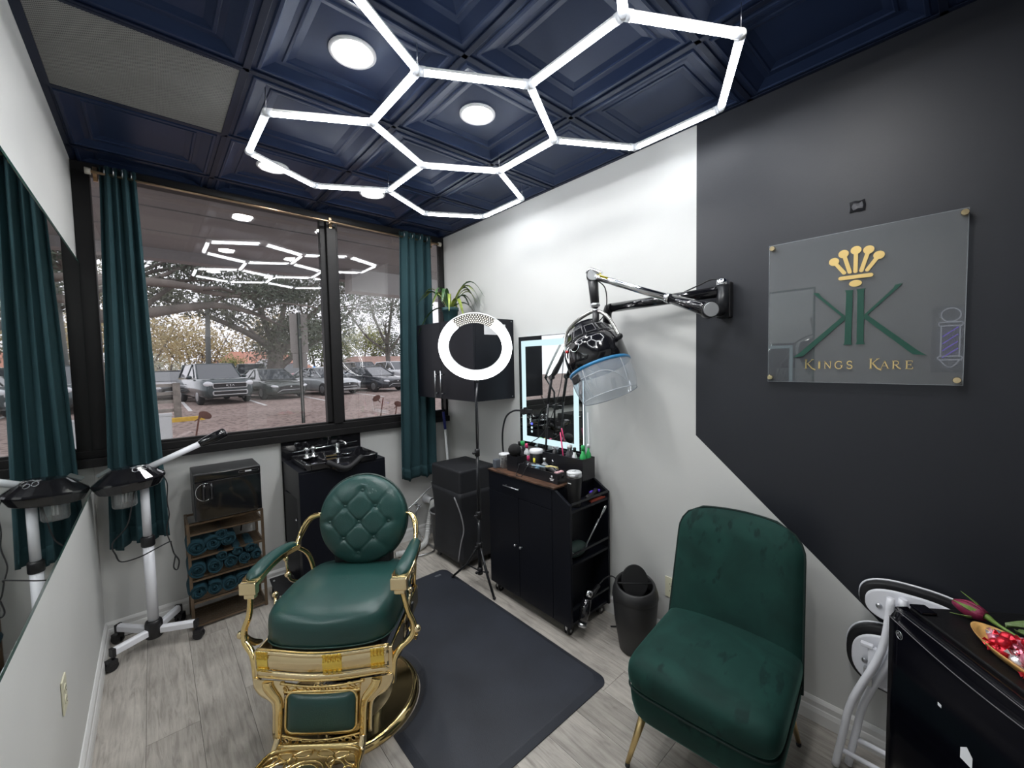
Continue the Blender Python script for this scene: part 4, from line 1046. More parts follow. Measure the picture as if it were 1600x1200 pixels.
# ================================================================== covered box, basket, broom
CLOTH = mat('black_nylon_cover', (.016, .017, .021), .62, noise=.2, nscale=6, bump=.3, bscale=200)
t = thing('covered_trolley', 'tall box shape under a black fabric cover standing in the right corner', 'covered trolley', (1.83, 2.75, 0))
MB().bx(1.668, 2.012, 2.545, 2.955, .585, .772).build('lid_cover', CLOTH, t, bev=.018, seg=3, w=True)
dn = MB()
def drape(u, v):
    P = [(1.668, 2.955), (1.668, 2.545), (2.012, 2.545), (2.012, 2.955)]; k = u*4; i = int(k) % 4; fr = k-int(k); a, c = P[i], P[(i+1) % 4]
    x = a[0]*(1-fr)+c[0]*fr; y = a[1]*(1-fr)+c[1]*fr
    cx, cy = 1.84, 2.75; pin = 1-.10*sin(pi*min(1, v*.9))*(1-.3*v); wv = .010*sin(u*38)*v*(1-.4*v)+.007*sin(u*17+1)*v
    return (cx+(x-cx)*(pin+wv*2), cy+(y-cy)*(pin-wv*2), .60-.545*v)
dn.grid(drape, 81, 14, cu=True); dn.build('cloth_skirt', CLOTH, t, solid=.003, w=True)
cu = MB(); cu.tube([(1.655, 2.60, .57), (1.68, 2.56, .45), (1.70, 2.55, .32), (1.68, 2.56, .22), (1.66, 2.575, .08)], [.006]*5, 6, sub=4); cu.build('cover_seam', mat('grey_piping', (.25, .25, .26), .6), t, w=True)
MB().bx(1.69, 1.99, 2.57, 2.93, .045, .07).build('trolley_base', BLACKP, t, bev=.005, w=True)
for x in (1.705, 1.975):
    for y in (2.585, 2.915): MB().cyl((x-.012, y, .022), (x+.012, y, .022), .0215, n=14).cyl((x, y, .03), (x, y, .05), .006, n=8).build('caster', BLACKP, t, w=True)

t = thing('wastebasket', 'grey plastic wastebasket half hidden behind the covered trolley', 'bin', (1.80, 3.13, 0))
GP = mat('grey_bin_plastic', (.10, .10, .105), .5)
MB().lathe([(0, .004), (.080, .002), (.085, .006), (.108, .285), (.116, .287), (.116, .302), (.108, .302), (.104, .29), (.080, .012), (0, .010)], 28, Matrix.Translation((1.845, 3.088, 0))).build('bucket', GP, t, w=True)
MB().tube([(1.845+.113*cos(a), 3.088+.113*sin(a), .296) for a in [2*pi*k/28 for k in range(28)]], .007, 6, closed=True).build('rim', mat('light_grey_rim', (.3, .3, .31), .45), t, w=True)

t = thing('broom', 'upright broom with a white and blue handle in the corner behind the curtain', 'broom', (1.99, 3.20, 0))
MB().cyl((2.005, 3.19, .14), (1.972, 3.215, .98), .011, n=10).build('handle', WHITEP, t, w=True)
MB().cyl((1.972, 3.215, .98), (1.962, 3.222, 1.14), .0125, n=10).build('blue_grip', mat('blue_plastic', (.02, .03, .22), .4), t, w=True)
MB().cyl((1.962, 3.222, 1.14), (1.955, 3.228, 1.29), .009, n=10).build('handle_tip', BLACKP, t, w=True)
MB().bx(1.925, 2.065, 3.155, 3.205, .10, .145).build('broom_head', mat('navy_broom_head', (.012, .016, .06), .5), t, bev=.008, w=True)
bm = MB()
for i in range(12):
    for j in range(4): bm.cyl((1.932+i*.0115, 3.162+j*.012, .10), (1.926+i*.0125, 3.158+j*.014, .004), .0045, n=5)
bm.build('bristles', mat('broom_bristle', (.05, .06, .12), .8), t, w=True)['kind'] = 'stuff'

# ================================================================== salon cart
t = thing('salon_cart', 'black rolling salon cart with a wood top, two doors and open end shelves', 'cart', (1.88, 1.85, 0))
cx0, cx1, cy0, cym, cy1 = 1.690, 2.062, 1.480, 1.605, 2.210; zb = .068; zt = .842
MB().bx(cx0+.018, cx1, cy1-.016, cy1, zb, zt).build('end_panel', BLACKL, t, bev=.001, w=True)
MB().bx(cx0+.018, cx1, cym-.008, cym+.008, zb+.016, zt).build('divider_panel', BLACKL, t, w=True)
MB().bx(cx1-.012, cx1, cym+.008, cy1-.016, zb+.016, zt).build('back_panel', BLACKL, t, w=True)
MB().bx(cx0+.018, cx1, cy0+.014, cy1-.016, zb, zb+.016).build('bottom_panel', BLACKL, t, w=True)
WOODT = mat('dark_rustic_wood', (.105, .055, .034), .35, noise=.75, nscale=9, stretch=(7, 1.4, 1))
pw_ = (cx1-cx0+.012)/4
top_ = MB().bx(cx0-.006, cx1, cym-.012, cy1+.006, zt, zt+.004).build('worktop', BLACKL, t, w=True)
for k in range(4): MB().bx(cx0-.006+k*pw_+.0008, cx0-.006+(k+1)*pw_-.0008, cym-.012, cy1+.006, zt+.004, zt+.014).build('wood_board', WOODT, top_, bev=.0015, w=True)
fp = MB().prism([(cy0, zb), (cym+.010, zb), (cym+.010, zt), (cym-.01, zt), (cy0, .778)], 0, .018, frame((cx0, 0, 0), (0, 1, 0), (0, 0, 1))).build('front_end_panel', BLACKL, t, bev=.0012, w=True)
bp_ = MB().prism([(cy0, zb), (cym+.010, zb), (cym+.010, zt), (cym-.01, zt), (cy0, .778)], 0, .016, frame((cx1-.016, 0, 0), (0, 1, 0), (0, 0, 1))).build('rear_end_panel', BLACKL, t, bev=.0012, w=True)
dw = MB().bx(cx0, cx0+.018, cym+.013, cy1, .722, zt-.002).build('drawer', BLACKL, t, bev=.0015, w=True)
MB().cyl((cx0-.020, 1.885, .782), (cx0-.020, 2.035, .782), .004, n=8).cyl((cx0, 1.90, .782), (cx0-.020, 1.90, .782), .003, n=6).cyl((cx0, 2.02, .782), (cx0-.020, 2.02, .782), .003, n=6).build('pull_handle', STEEL, dw, w=True)
for y0, y1, ky in ((cym+.013, 1.906, 1.882), (1.909, cy1, 1.932)):
    dr = MB().bx(cx0, cx0+.018, y0, y1, zb+.002, .718).build('door', BLACKL, t, bev=.0015, w=True)
    MB().cyl((cx0, ky, .412), (cx0-.012, ky, .412), .004, n=8).sph((cx0-.016, ky, .412), .009, 10, 7).build('knob', STEEL, dr, w=True)
for z, rail in ((.742, .782), (.432, .492), (zb+.016, .175)):
    if z > .1: MB().bx(cx0+.018, cx1-.016, cy0+.004, cym-.009, z-.014, z).build('end_shelf', BLACKL, t, w=True)
    MB().bx(cx0+.018, cx1-.016, cy0, cy0+.006, rail-.008, rail+.004).build('shelf_rail', BLACKM, t, w=True)
for x in (cx0+.04, cx1-.04):
    for y in (cy0+.055, cy1-.045):
        c = MB(); c.cyl((x, y, .045), (x, y, zb), .008, n=8).bx(x-.016, x+.016, y-.019, y+.019, .036, .052)
        for k in (-1, 1): c.cyl((x, y+k*.007, .026), (x, y+k*.018, .026), .0255, n=18)
        cc = c.build('caster', BLACKP, t, w=True); MB().cyl((x-.001, y-.0195, .026), (x-.001, y+.0195, .026), .009, n=10).bx(x-.022, x-.016, y-.008, y+.008, .03, .05).build('caster_clip', STEEL, cc, w=True)
ZT = zt+.014

# led mirror on the wall over the cart
t = thing('lit_mirror', 'rectangular mirror with a glowing white border above the salon cart', 'mirror', (XR, 1.97, .965))
lx = XR-.034; ly0, ly1, lz0, lz1 = 1.672, 2.272, .965, 1.765
MB().bx(lx, XR-.001, ly0+.012, ly1-.012, lz0+.012, lz1-.012).build('casing', BLACKM, t, w=True)
MB().bx(lx-.004, lx-.0002, ly0, ly1, lz0, lz1).build('glass_plate', BLACKG, t, w=True)
q = MB(); q.add([(lx-.0045, ly0+.004, lz0+.004), (lx-.0045, ly0+.004, lz1-.004), (lx-.0045, ly1-.004, lz1-.004), (lx-.0045, ly1-.004, lz0+.004)], [(0, 1, 2, 3)]); q.build('mirror_face', MIRR, t, w=True)
LEDM = emission('mirror_led_border', (.70, .92, 1.0), LEDM_E)
o0, o1 = .030, .072; xx = lx-.0055
for a in ((ly0+o0, ly1-o0, lz1-o1, lz1-o0), (ly0+o0, ly1-o0, lz0+o0, lz0+o1), (ly0+o0, ly0+o1, lz0+o1, lz1-o1), (ly1-o1, ly1-o0, lz0+o1, lz1-o1)):
    MB().bx(xx, xx+.0008, *a).build('light_strip', LEDM, t, w=True)
GLOW = emission('mirror_back_glow', (.75, .92, 1.0), LEDM_E*1.6)
for a in ((ly0+.006, ly0+.0118, lz0+.02, lz1-.02), (ly1-.0118, ly1-.006, lz0+.02, lz1-.02), (ly0+.02, ly1-.02, lz1-.0118, lz1-.006)):
    MB().bx(lx+.006, lx+.018, *a).build('back_light_strip', GLOW, t, w=True)
TB = emission('touch_icon', (.08, .10, 1.0), 2.0)
for k, c in enumerate(((.08, .10, 1.0), (.6, .8, 1.0), (.6, .8, 1.0))):
    MB().lathe([(0, 0), (.009, 0), (.009, .001), (0, .001)], 14, frame((xx+.0005, 2.145, 1.13-k*.028), (0, 1, 0), (0, 0, 1))).build('touch_button', TB if k == 0 else LEDM, t, w=True)

# ---- things on the cart
OR = mat('black_organiser', (.013, .013, .016), .3)
def tray(name, label, x0, x1, y0, y1, z0, z1, divs=(), th=.004, cat='organiser'):
    t = thing(name, label, cat, ((x0+x1)/2, (y0+y1)/2, z0))
    MB().bx(x0, x1, y0, y1, z0, z0+th).build('floor_panel', OR, t, w=True)
    for a in ((x0, x0+th, y0, y1), (x1-th, x1, y0, y1), (x0+th, x1-th, y0, y0+th), (x0+th, x1-th, y1-th, y1)):
        MB().bx(*a, z0+th, z1).build('side_wall', OR, t, w=True)
    for ax, p in divs:
        a = (p, p+th, y0+th, y1-th) if ax == 'x' else (x0+th, x1-th, p, p+th)
        MB().bx(*a, z0+th, z1-.008).build('divider', OR, t, w=True)
    return t
tr = tray('tool_tray', 'low black compartment tray with a white emblem at the front edge of the cart top', 1.745, 1.845, 1.618, 1.968, ZT, ZT+.064, (('y', 1.72), ('y', 1.80), ('y', 1.88)))
em = MB(); em.prism(ell(1.665, ZT+.042, .006, .007, 12), 0, .0008, frame((1.7445, 0, 0), (0, 1, 0), (0, 0, 1)) @ Matrix.Scale(-1, 4, (0, 0, 1)))
em.bx(1.7437, 1.7446, 1.648, 1.682, ZT+.024, ZT+.029).bx(1.7437, 1.7446, 1.652, 1.678, ZT+.016, ZT+.021)
em.build('white_emblem', WHITEP, tr, w=True)
tray('brush_box', 'tall square black organiser box at the left front of the cart top', 1.752, 1.842, 1.985, 2.085, ZT, ZT+.105, (('x', 1.80),))
tray('rear_organiser', 'wide black organiser with deep compartments along the mirror end of the cart top', 1.905, 2.022, 1.560, 1.900, ZT, ZT+.130, (('y', 1.64), ('y', 1.77)))
def part_thing(name, label, cat, loc, parts, group=None):
    t = thing(name, label, cat, loc, group=group)
    for pn, m, b in parts: b.build(pn, m, t, w=True)
    return t
T_ = Matrix.Translation
# clear canister
x, y = 1.782, 2.150
part_thing('clear_canister', 'clear plastic canister of comb guards with a white lid on the cart', 'canister', (x, y, ZT), [
    ('jar', thin_glass('canister_plastic', (.93, .95, .97), .10, .10), MB().lathe([(.034, 0), (.036, .003), (.036, .082), (.034, .086)], 22, T_((x, y, ZT)))),
    ('lid', WHITEP, MB().lathe([(.037, .086), (.037, .098), (.030, .102), (0, .102)], 22, T_((x, y, ZT)))),
    ('comb_guard', mat('dark_guards', (.02, .02, .022), .4), MB().bx(x-.02, x+.018, y-.015, y+.012, ZT+.004, ZT+.05).bx(x-.012, x+.02, y-.01, y+.018, ZT+.052, ZT+.07))])
x, y = 1.735, 2.170
b = MB().bx(x-.012, x+.03, y-.0, y+.035, ZT, ZT+.058).build('small_grey_box', mat('slate_box', (.10, .115, .14), .5), bev=.004); tag(b, 'small slate grey box beside the clear canister on the cart', 'box')
# round puff brush standing in the box
x, y = 1.778, 2.035
part_thing('neck_brush', 'round black neck duster brush standing in the square organiser box', 'brush', (x, y, ZT+.006), [
    ('handle', BLACKP, MB().cyl((x, y, ZT+.006), (x, y, ZT+.11), .010, n=10)), ('brush_head', mat('black_bristle', (.008, .008, .009), .9, bump=1.0, bscale=500), MB().sph((x, y, ZT+.142), .044, 20, 14, (1, 1, .92))),
    ('collar', GOLDP, MB().lathe([(.014, .10), (.016, .108), (.012, .114)], 14, T_((x, y, ZT))))])
def bottle(name, label, x, y, z, r, h, m, capm, caph=.02, neck=.4, band=None, cat='bottle'):
    parts = [('body', m, MB().lathe([(0, 0), (r*.92, 0), (r, .004), (r, h*.72), (r*.85, h*.82), (r*neck, h*.9), (r*neck, h)], 18, T_((x, y, z)))),
             ('cap', capm, MB().lathe([(r*neck*1.15, h), (r*neck*1.15, h+caph), (r*neck*.6, h+caph+.003), (0, h+caph+.003)], 14, T_((x, y, z))))]
    if band: parts.append(('label_band', band, MB().lathe([(r*1.02, h*.2), (r*1.02, h*.6)], 18, T_((x, y, z)))))
    return part_thing(name, label, cat, (x, y, z), parts)
PINK = mat('hot_pink_plastic', (.75, .06, .20), .35); GRN = mat('bright_green_plastic', (.04, .45, .12), .3); YEL = mat('yellow_label', (.75, .68, .05), .5); CLR = mat('milky_plastic', (.65, .67, .68), .3)
bottle('spray_bottle', 'white bottle with a hot pink cap standing near the glowing mirror', 1.925, 2.075, ZT, .021, .125, CLR, PINK, .03, .45, PINK)
part_thing('product_jar', 'black jar with a white lid and yellow label on the cart', 'jar', (1.91, 1.965, ZT), [
    ('jar', BLACKP, MB().lathe([(0, 0), (.042, 0), (.044, .005), (.044, .105), (.040, .110)], 24, T_((1.91, 1.965, ZT)))),
    ('lid', WHITEP, MB().lathe([(.045, .110), (.046, .114), (.046, .132), (.042, .136), (0, .136)], 24, T_((1.91, 1.965, ZT)))),
    ('yellow_label', YEL, MB().tube([(1.872, 1.945, ZT+.03), (1.872, 1.945, ZT+.085)], [.008, .008], 8, flat=.5))])
bottle('oil_bottle', 'clear spray bottle with a pink nozzle in the rear organiser', 1.955, 1.705, ZT+.006, .030, .165, mat('dark_tinted_bottle', (.05, .05, .055), .15), CLR, .022, .5)
part_thing('pink_stick', 'thin pink stick with a fork tip poking out of the rear organiser', 'stick', (1.945, 1.735, ZT+.006), [('rod', PINK, MB().cyl((1.945, 1.735, ZT+.006), (1.935, 1.765, ZT+.27), .0045, n=8)), ('tip', PINK, MB().cyl((1.94, 1.735, ZT+.22), (1.925, 1.745, ZT+.30), .004, n=8))])
bottle('green_bottle', 'bright green bottle in the right end of the rear organiser before the mirror strip', 1.965, 1.605, ZT+.006, .022, .165, GRN, GRN, .03, .5)
bottle('green_cap_bottle', 'black bottle with a bright green cap behind the neck brush', 1.955, 2.150, ZT, .022, .13, BLACKP, GRN, .028, .6)
bottle('green_glass_bottle', 'slim green bottle against the right edge of the glowing mirror', 2.000, 1.590, ZT+.006, .016, .18, GRN, WHITEP, .02, .5)
bottle('yellow_cap_bottle', 'small black bottle with a yellow cap left of the neck brush', 1.885, 2.165, ZT, .018, .115, BLACKP, YEL, .025, .6)
bottle('white_bottle', 'small white bottle between the hot pink cap and the neck brush', 1.865, 2.085, ZT, .019, .105, WHITEP, WHITEP, .02, .6)
b = bottle('glass_perfume', 'squat clear glass bottle with a chrome cap between the trays', 1.868, 1.845, ZT, .024, .075, mat('pale_glass', (.5, .53, .56), .08), CHROME, .026, .5)
def clipper(label, p, rz, tilt, body=BLACKP, acc=CHROME):
    t = thing('hair_clipper', label, 'hair clipper', p, rz)
    mm = Matrix.Rotation(tilt, 4, 'Y')
    bd = MB().tube([mm @ Vector((k, 0, 0.02)) for k in (-.075, -.06, -.01, .04, .062)], [.012, .020, .018, .021, .017], 12, flat=.8).build('body', body, t)
    MB().bx(.060, .080, -.020, .020, .014, .024, mm).build('blade', acc, t, bev=.001)
    MB().bx(-.02, .012, -.006, .006, .035, .040, mm).build('switch', acc, bd)
    return t
clipper('black hair clipper lying in the left compartment of the front tool tray', (1.80, 1.92, ZT+.030), radians(70), -.12)
clipper('black hair clipper with a chrome blade lying across the middle of the tool tray', (1.80, 1.845, ZT+.034), radians(105), -.15)
clipper('small black trimmer with a purple switch on the top end shelf of the cart', (1.945, 1.525, .757), radians(12), -.10, BLACKP, mat('purple_accent', (.12, .06, .6), .3))
part_thing('paint_brush', 'yellow bristled tint brush resting on the front tool tray', 'brush', (1.80, 1.75, ZT+.055), [
    ('handle', mat('clear_blue_handle', (.35, .5, .6), .2), MB().cyl((1.775, 1.865, ZT+.068), (1.80, 1.765, ZT+.070), .005, n=8)),
    ('bristles', mat('yellow_bristle', (.72, .62, .28), .7), MB().tube([(1.80, 1.77, ZT+.070), (1.81, 1.735, ZT+.072), (1.825, 1.69, ZT+.070)], [.010, .018, .014], 10, flat=.5))])
part_thing('pink_comb', 'pale pink clip at the right end of the front tool tray', 'clip', (1.79, 1.65, ZT+.05), [('clip', mat('pale_pink', (.75, .45, .48), .4), MB().bx(1.76, 1.82, 1.635, 1.66, ZT+.05, ZT+.066))])
part_thing('cable_coil', 'thin black cable trailing over the front of the cart top', 'cable', (1.73, 1.93, ZT), [('wire', RUBBER, MB().tube([(1.80, 1.93, ZT+.05), (1.76, 1.945, ZT+.066), (1.738, 1.95, ZT+.06), (1.715, 1.95, ZT+.003), (1.70, 1.93, ZT+.003), (1.715, 1.90, ZT+.003), (1.735, 1.88, ZT+.055), (1.76, 1.88, ZT+.07)], .0025, 6, sub=5))])
clipper('black hair clipper leaning in the square organiser box beside the neck brush', (1.822, 2.035, ZT+.075), radians(90), -1.25)
clipper('chrome and black hair trimmer lying in the right compartment of the tool tray', (1.80, 1.69, ZT+.036), radians(80), -.2)
clipper('black hair clipper standing in the wide rear organiser under the mirror', (1.945, 1.82, ZT+.085), radians(20), -1.2)
bottle('clear_spray', 'clear spray bottle half full standing by the left lower mirror corner', 1.955, 2.205-.02, ZT, .024, .115, mat('clear_tint', (.45, .48, .50), .1), BLACKP, .035, .4)
bottle('white_lotion', 'slim white lotion bottle in the middle of the rear organiser', 1.955, 1.665, ZT+.006, .018, .150, WHITEP, BLACKP, .025, .5)
part_thing('blue_clip', 'pale blue hair clip lying in the tool tray beside the tint brush', 'clip', (1.79, 1.83, ZT+.05), [('clip', mat('pale_blue', (.30, .48, .62), .35), MB().bx(1.765, 1.82, 1.815, 1.832, ZT+.052, ZT+.062))])
part_thing('black_arch', 'black arched object standing behind the clear canister', 'mirror', (1.87, 2.12, ZT), [('arch', BLACKG, MB().tube([(1.87, 2.185, ZT+.002), (1.87, 2.180, ZT+.06), (1.87, 2.145, ZT+.10), (1.87, 2.105, ZT+.06), (1.87, 2.10, ZT+.002)], .006, 8, sub=5))])  # plain black arch
# tumbler on the end shelf
x, y, z = 1.790, 1.530, .742
part_thing('tumbler', 'tall black insulated tumbler with a clear lid on the top end shelf of the cart', 'tumbler', (x, y, z), [
    ('cup', mat('black_powder_coat', (.012, .012, .013), .45), MB().lathe([(0, 0), (.034, 0), (.036, .004), (.044, .165), (.044, .172)], 28, T_((x, y, z)))),
    ('steel_band', STEEL, MB().lathe([(.0445, .172), (.0455, .180), (.0445, .190), (.042, .192)], 28, T_((x, y, z)))),
    ('lid', CLR, MB().lathe([(.043, .190), (.044, .200), (.038, .204), (0, .203)], 28, T_((x, y, z)))),
    ('straw_tab', CLR, MB().bx(x-.012, x+.012, y-.006, y+.006, z+.203, z+.208)),
    ('lettering', WHITEP, MB().bx(x-.0446, x-.0440, y-.014, y+.010, z+.140, z+.144))])
part_thing('red_comb', 'dark red comb lying at the wall end of the top shelf', 'comb', (1.98, 1.505, .742), [('spine', mat('dark_red_comb', (.28, .05, .03), .4), MB().bx(1.90, 2.035, 1.492, 1.500, .742, .750)), ('teeth', mat('comb_teeth', (.25, .05, .03), .4), [m_ for m_ in [MB()] if [m_.bx(1.905+k*.006, 1.908+k*.006, 1.500, 1.518, .743, .747) for k in range(21)]][0])])
part_thing('green_pouch', 'dark green tool pouch on the middle end shelf of the cart', 'pouch', (1.80, 1.535, .432), [
    ('pouch', mat('dark_green_nylon', (.020, .042, .036), .6, noise=.2, nscale=20), MB().sph((1.805, 1.540, .478), .055, 18, 12, (1.6, .85, .80))),
    ('zip', STEEL, MB().tube([(1.735, 1.505, .49), (1.77, 1.494, .475), (1.81, 1.493, .49), (1.85, 1.497, .485), (1.88, 1.51, .50)], .0025, 6, sub=4))])
part_thing('metal_spatula', 'silver handled tool leaning out of the middle end shelf', 'tool', (1.84, 1.50, .46), [
    ('shaft', STEEL, MB().cyl((1.85, 1.505, .485), (1.955, 1.470, .655), .0055, .0055, n=8)), ('grip', CHROME, MB().tube([(1.945, 1.473, .64), (1.985, 1.458, .705), (1.99, 1.457, .712)], [.007, .009, .005], 8))])
part_thing('hair_dryer', 'black and chrome hair dryer hanging from the lowest rail at the end of the cart', 'hair dryer', (1.76, 1.46, .09), [
    ('barrel', BLACKG, MB().tube([(1.80, 1.452, .22), (1.775, 1.452, .15), (1.755, 1.452, .095)], [.026, .030, .024], 14)),
    ('nozzle_grille', STEEL, MB().tube([(1.755, 1.452, .095), (1.748, 1.452, .076)], [.027, .027], 14)),
    ('chrome_band', CHROME, MB().tube([(1.805, 1.452, .225), (1.812, 1.452, .245), (1.818, 1.453, .26)], [.022, .024, .018], 14)),
    ('handle', BLACKP, MB().tube([(1.80, 1.455, .20), (1.86, 1.458, .22), (1.92, 1.462, .245)], [.016, .015, .013], 10)),
    ('power_cord', RUBBER, MB().tube([(1.92, 1.462, .245), (1.98, 1.455, .27), (2.04, 1.44, .26), (2.06, 1.40, .20), (2.055, 1.36, .10), (2.04, 1.35, .03), (2.0, 1.36, .008), (1.95, 1.40, .008)], .004, 6, sub=5))])
# gooseneck holder clamped to the cart, arm by the mirror
part_thing('gooseneck_holder', 'black flexible gooseneck holder rising from the left rear of the cart', 'holder', (1.87, 2.255, .80), [
    ('table_clamp', BLACKP, MB().bx(1.84, 1.89, 2.213, 2.245, .80, ZT+.022).bx(1.84, 1.89, 2.18, 2.24, ZT+.001, ZT+.018)),
    ('gooseneck', BLACKM, MB().tube([(1.865, 2.235, ZT+.02), (1.865, 2.262, .95), (1.865, 2.262, 1.08), (1.868, 2.225, 1.19), (1.875, 2.15, 1.24), (1.885, 2.07, 1.247)], .0065, 8, sub=6)),
    ('phone_clamp', BLACKP, MB().bx(1.875, 1.905, 1.985, 2.075, 1.236, 1.260).bx(1.873, 1.907, 2.035, 2.045, 1.225, 1.272).sph((1.89, 2.06, 1.228), .010, 8, 6))])
part_thing('boom_arm', 'black jointed boom arm rising in front of the glowing mirror', 'boom arm', (1.97, 1.93, ZT), [
    ('base_clamp', BLACKP, MB().bx(1.95, 1.99, 1.915, 1.965, ZT, ZT+.05)),
    ('lower_arm', BLACKM, MB().cyl((1.97, 1.94, ZT+.05), (1.97, 1.902, 1.31), .007, n=10).cyl((1.97, 1.905, 1.30), (1.97, 1.868, 1.475), .010, n=10)),
    ('joint', BLACKP, MB().cyl((1.955, 1.868, 1.478), (1.985, 1.868, 1.478), .016, n=14)),
    ('upper_arm', BLACKM, MB().tube([(1.97, 1.868, 1.478), (1.97, 1.835, 1.515), (1.97, 1.79, 1.575), (1.97, 1.74, 1.665)], [.010, .020, .016, .010], 10)),
    ('cable', RUBBER, MB().tube([(1.955, 1.74, 1.66), (1.945, 1.76, 1.45), (1.94, 1.83, 1.25), (1.93, 1.92, 1.10), (1.92, 2.02, 1.03), (1.93, 2.08, 1.0)], .0028, 6, sub=6))])
part_thing('white_wand', 'slim white wand standing upright in the right end of the rear organiser', 'wand', (2.0, 1.582, ZT+.006), [('shaft', WHITEP, MB().cyl((2.000, 1.574, ZT+.006), (2.008, 1.598, 1.26), .0055, n=8)), ('foot', WHITEP, MB().cyl((2.0, 1.574, ZT+.006), (2.001, 1.576, ZT+.06), .009, n=8))])

# ================================================================== hood dryer on its wall arm
t = thing('hood_dryer', 'black salon hood dryer with a clear visor on a jointed wall arm', 'hood dryer', (XR, .80, 1.86))
MB().bx(2.045, XR-.001, .775, .835, 1.775, 1.945).build('wall_plate', BLACKP, t, bev=.006, w=True)
MB().cyl((2.020, .80, 1.775), (2.020, .80, 1.925), .026, n=18).build('pivot_post', BLACKM, t, w=True)
MB().lathe([(.027, 0), (.028, .004), (.028, .026), (.022, .030), (0, .030)], 20, T_((2.020, .80, 1.925))).build('pivot_cap', CHROME, t, w=True)
TE = Vector((1.965, 1.405, 1.880))
MB().cyl((2.02, .82, 1.898), TE, .026, n=18).build('wall_tube', BLACKG, t, w=True)
MB().tube([TE+Vector((0, -.02, 0)), TE, TE+Vector((0, .012, -.03)), TE+Vector((0, .012, -.09))], [.027, .028, .026, .024], 14).build('tube_elbow', BLACKP, t, w=True)
JR = Vector((1.875, .800, 1.800)); JL = Vector((1.845, 1.425, 2.052))
MB().tube([Vector((2.02, .80, 1.805)), Vector((1.95, .80, 1.80)), JR+Vector((.02, 0, 0))], [.024, .022, .022], 12).build('joint_link', BLACKP, t, w=True)
dvec = (JL-JR)
ar = MB(); ar.tube([JR, JR+dvec*.07, JR+dvec*.30], [.033, .030, .021], 14); lower = ar.build('spring_arm_sleeve', BLACKG, t, w=True)
MB().tube([JR+dvec*.29, JR+dvec*.32], [.024, .024], 14).build('chrome_collar', CHROME, lower, w=True)
MB().tube([JR+dvec*.31, JL-dvec*.08, JL-dvec*.02], [.0185, .0185, .022], 14).build('spring_arm', CHROME, t, w=True)
MB().tube([JR+dvec*.88+Vector((-.018, 0, .030)), JL+Vector((-.015, .0, .034)), JL+Vector((-.015, .03, .015))], [.008, .010, .008], 8, sub=4).build('arm_shroud', CHROME, t, w=True)
for J, r in ((JR, .036), (JL, .034)):
    d_ = Vector((-.75, -.62, .0)).normalized()
    MB().cyl(J-d_*.024, J+d_*.026, r, n=24).build('joint_barrel', BLACKP, t, w=True)
    MB().cyl(J+d_*.026, J+d_*.031, r*.92, r*.85, n=24).build('joint_cap', mat('matte_silver', (.62, .64, .66), .3, .8), t, w=True)
yb_ = MB().bx(-.030, .030, -.001, .001, -.013, .013, frame(JR+dvec*.89+Vector((-.024, -.012, .012)), dvec, (0, 0, 1)) @ Matrix.Rotation(radians(-90), 4, 'X') @ Matrix.Rotation(radians(90), 4, 'X')).build('warning_sticker', mat('yellow_sticker', (.80, .68, .03), .5), t, w=True)
PT = Vector((1.848, 1.408, 1.838))
MB().tube([JL, JL*.55+PT*.45, PT*.8+JL*.2], [.030, .026, .023], 14).build('drop_post', BLACKP, t, w=True)
MB().tube([PT*.80+JL*.20, PT*.72+JL*.28], [.027, .027], 14).build('post_collar', STEEL, t, w=True)
MB().tube([PT*.82+JL*.18, PT], [.017, .017], 12).build('post_rod', CHROME, t, w=True)
HC = Vector((1.852, 1.385, 1.538)); HK = .92; HA = Vector((0, .404, .915)).normalized()
HMx = frame(HC, (1, 0, 0), (0, HA.z, -HA.y))          # local z = hood axis
if (HMx.to_3x3() @ Vector((0, 0, 1))).dot(HA) < 0: HMx = frame(HC, (-1, 0, 0), (0, HA.z, -HA.y))
HMx = HMx @ Matrix.Diagonal((HK, HK, 1.0, 1.0))
shell = MB().lathe([(.183, .0), (.185, .06), (.183, .11), (.174, .145), (.158, .172)], 40, HMx).build('shell', BLACKG, t, w=True)
cr_ = MB().lathe([(.160, .170), (.132, .222), (.096, .258), (.088, .272), (.060, .278), (0, .278)], 12, HMx, smooth=False).build('vented_crown', BLACKG, t, bev=.002, w=True)
MB().lathe([(.184, -.006), (.189, -.002), (.189, .008), (.184, .012)], 48, HMx).build('blue_rim', mat('blue_rim', (.03, .20, .42), .35), t, w=True)
for k in range(12):      # raised frames of the vents
    a0 = 2*pi*(k+.12)/12; a1 = 2*pi*(k+.88)/12
    pts_ = [HMx @ Vector((r*cos(a), r*sin(a), z)) for r, z, a in ((.156, .180, a0), (.156, .180, a1), (.130, .226, a1), (.130, .226, a0))]
    MB().tube(pts_, .0018, 5, closed=True).build('vent_frame', mat('silver_line', (.26, .26, .27), .4, .5) if k == 0 else bpy.data.materials['silver_line'], cr_, w=True)
def hp(a, r, z): return HMx @ Vector((r*cos(a), r*sin(a), z))
vis_a = None
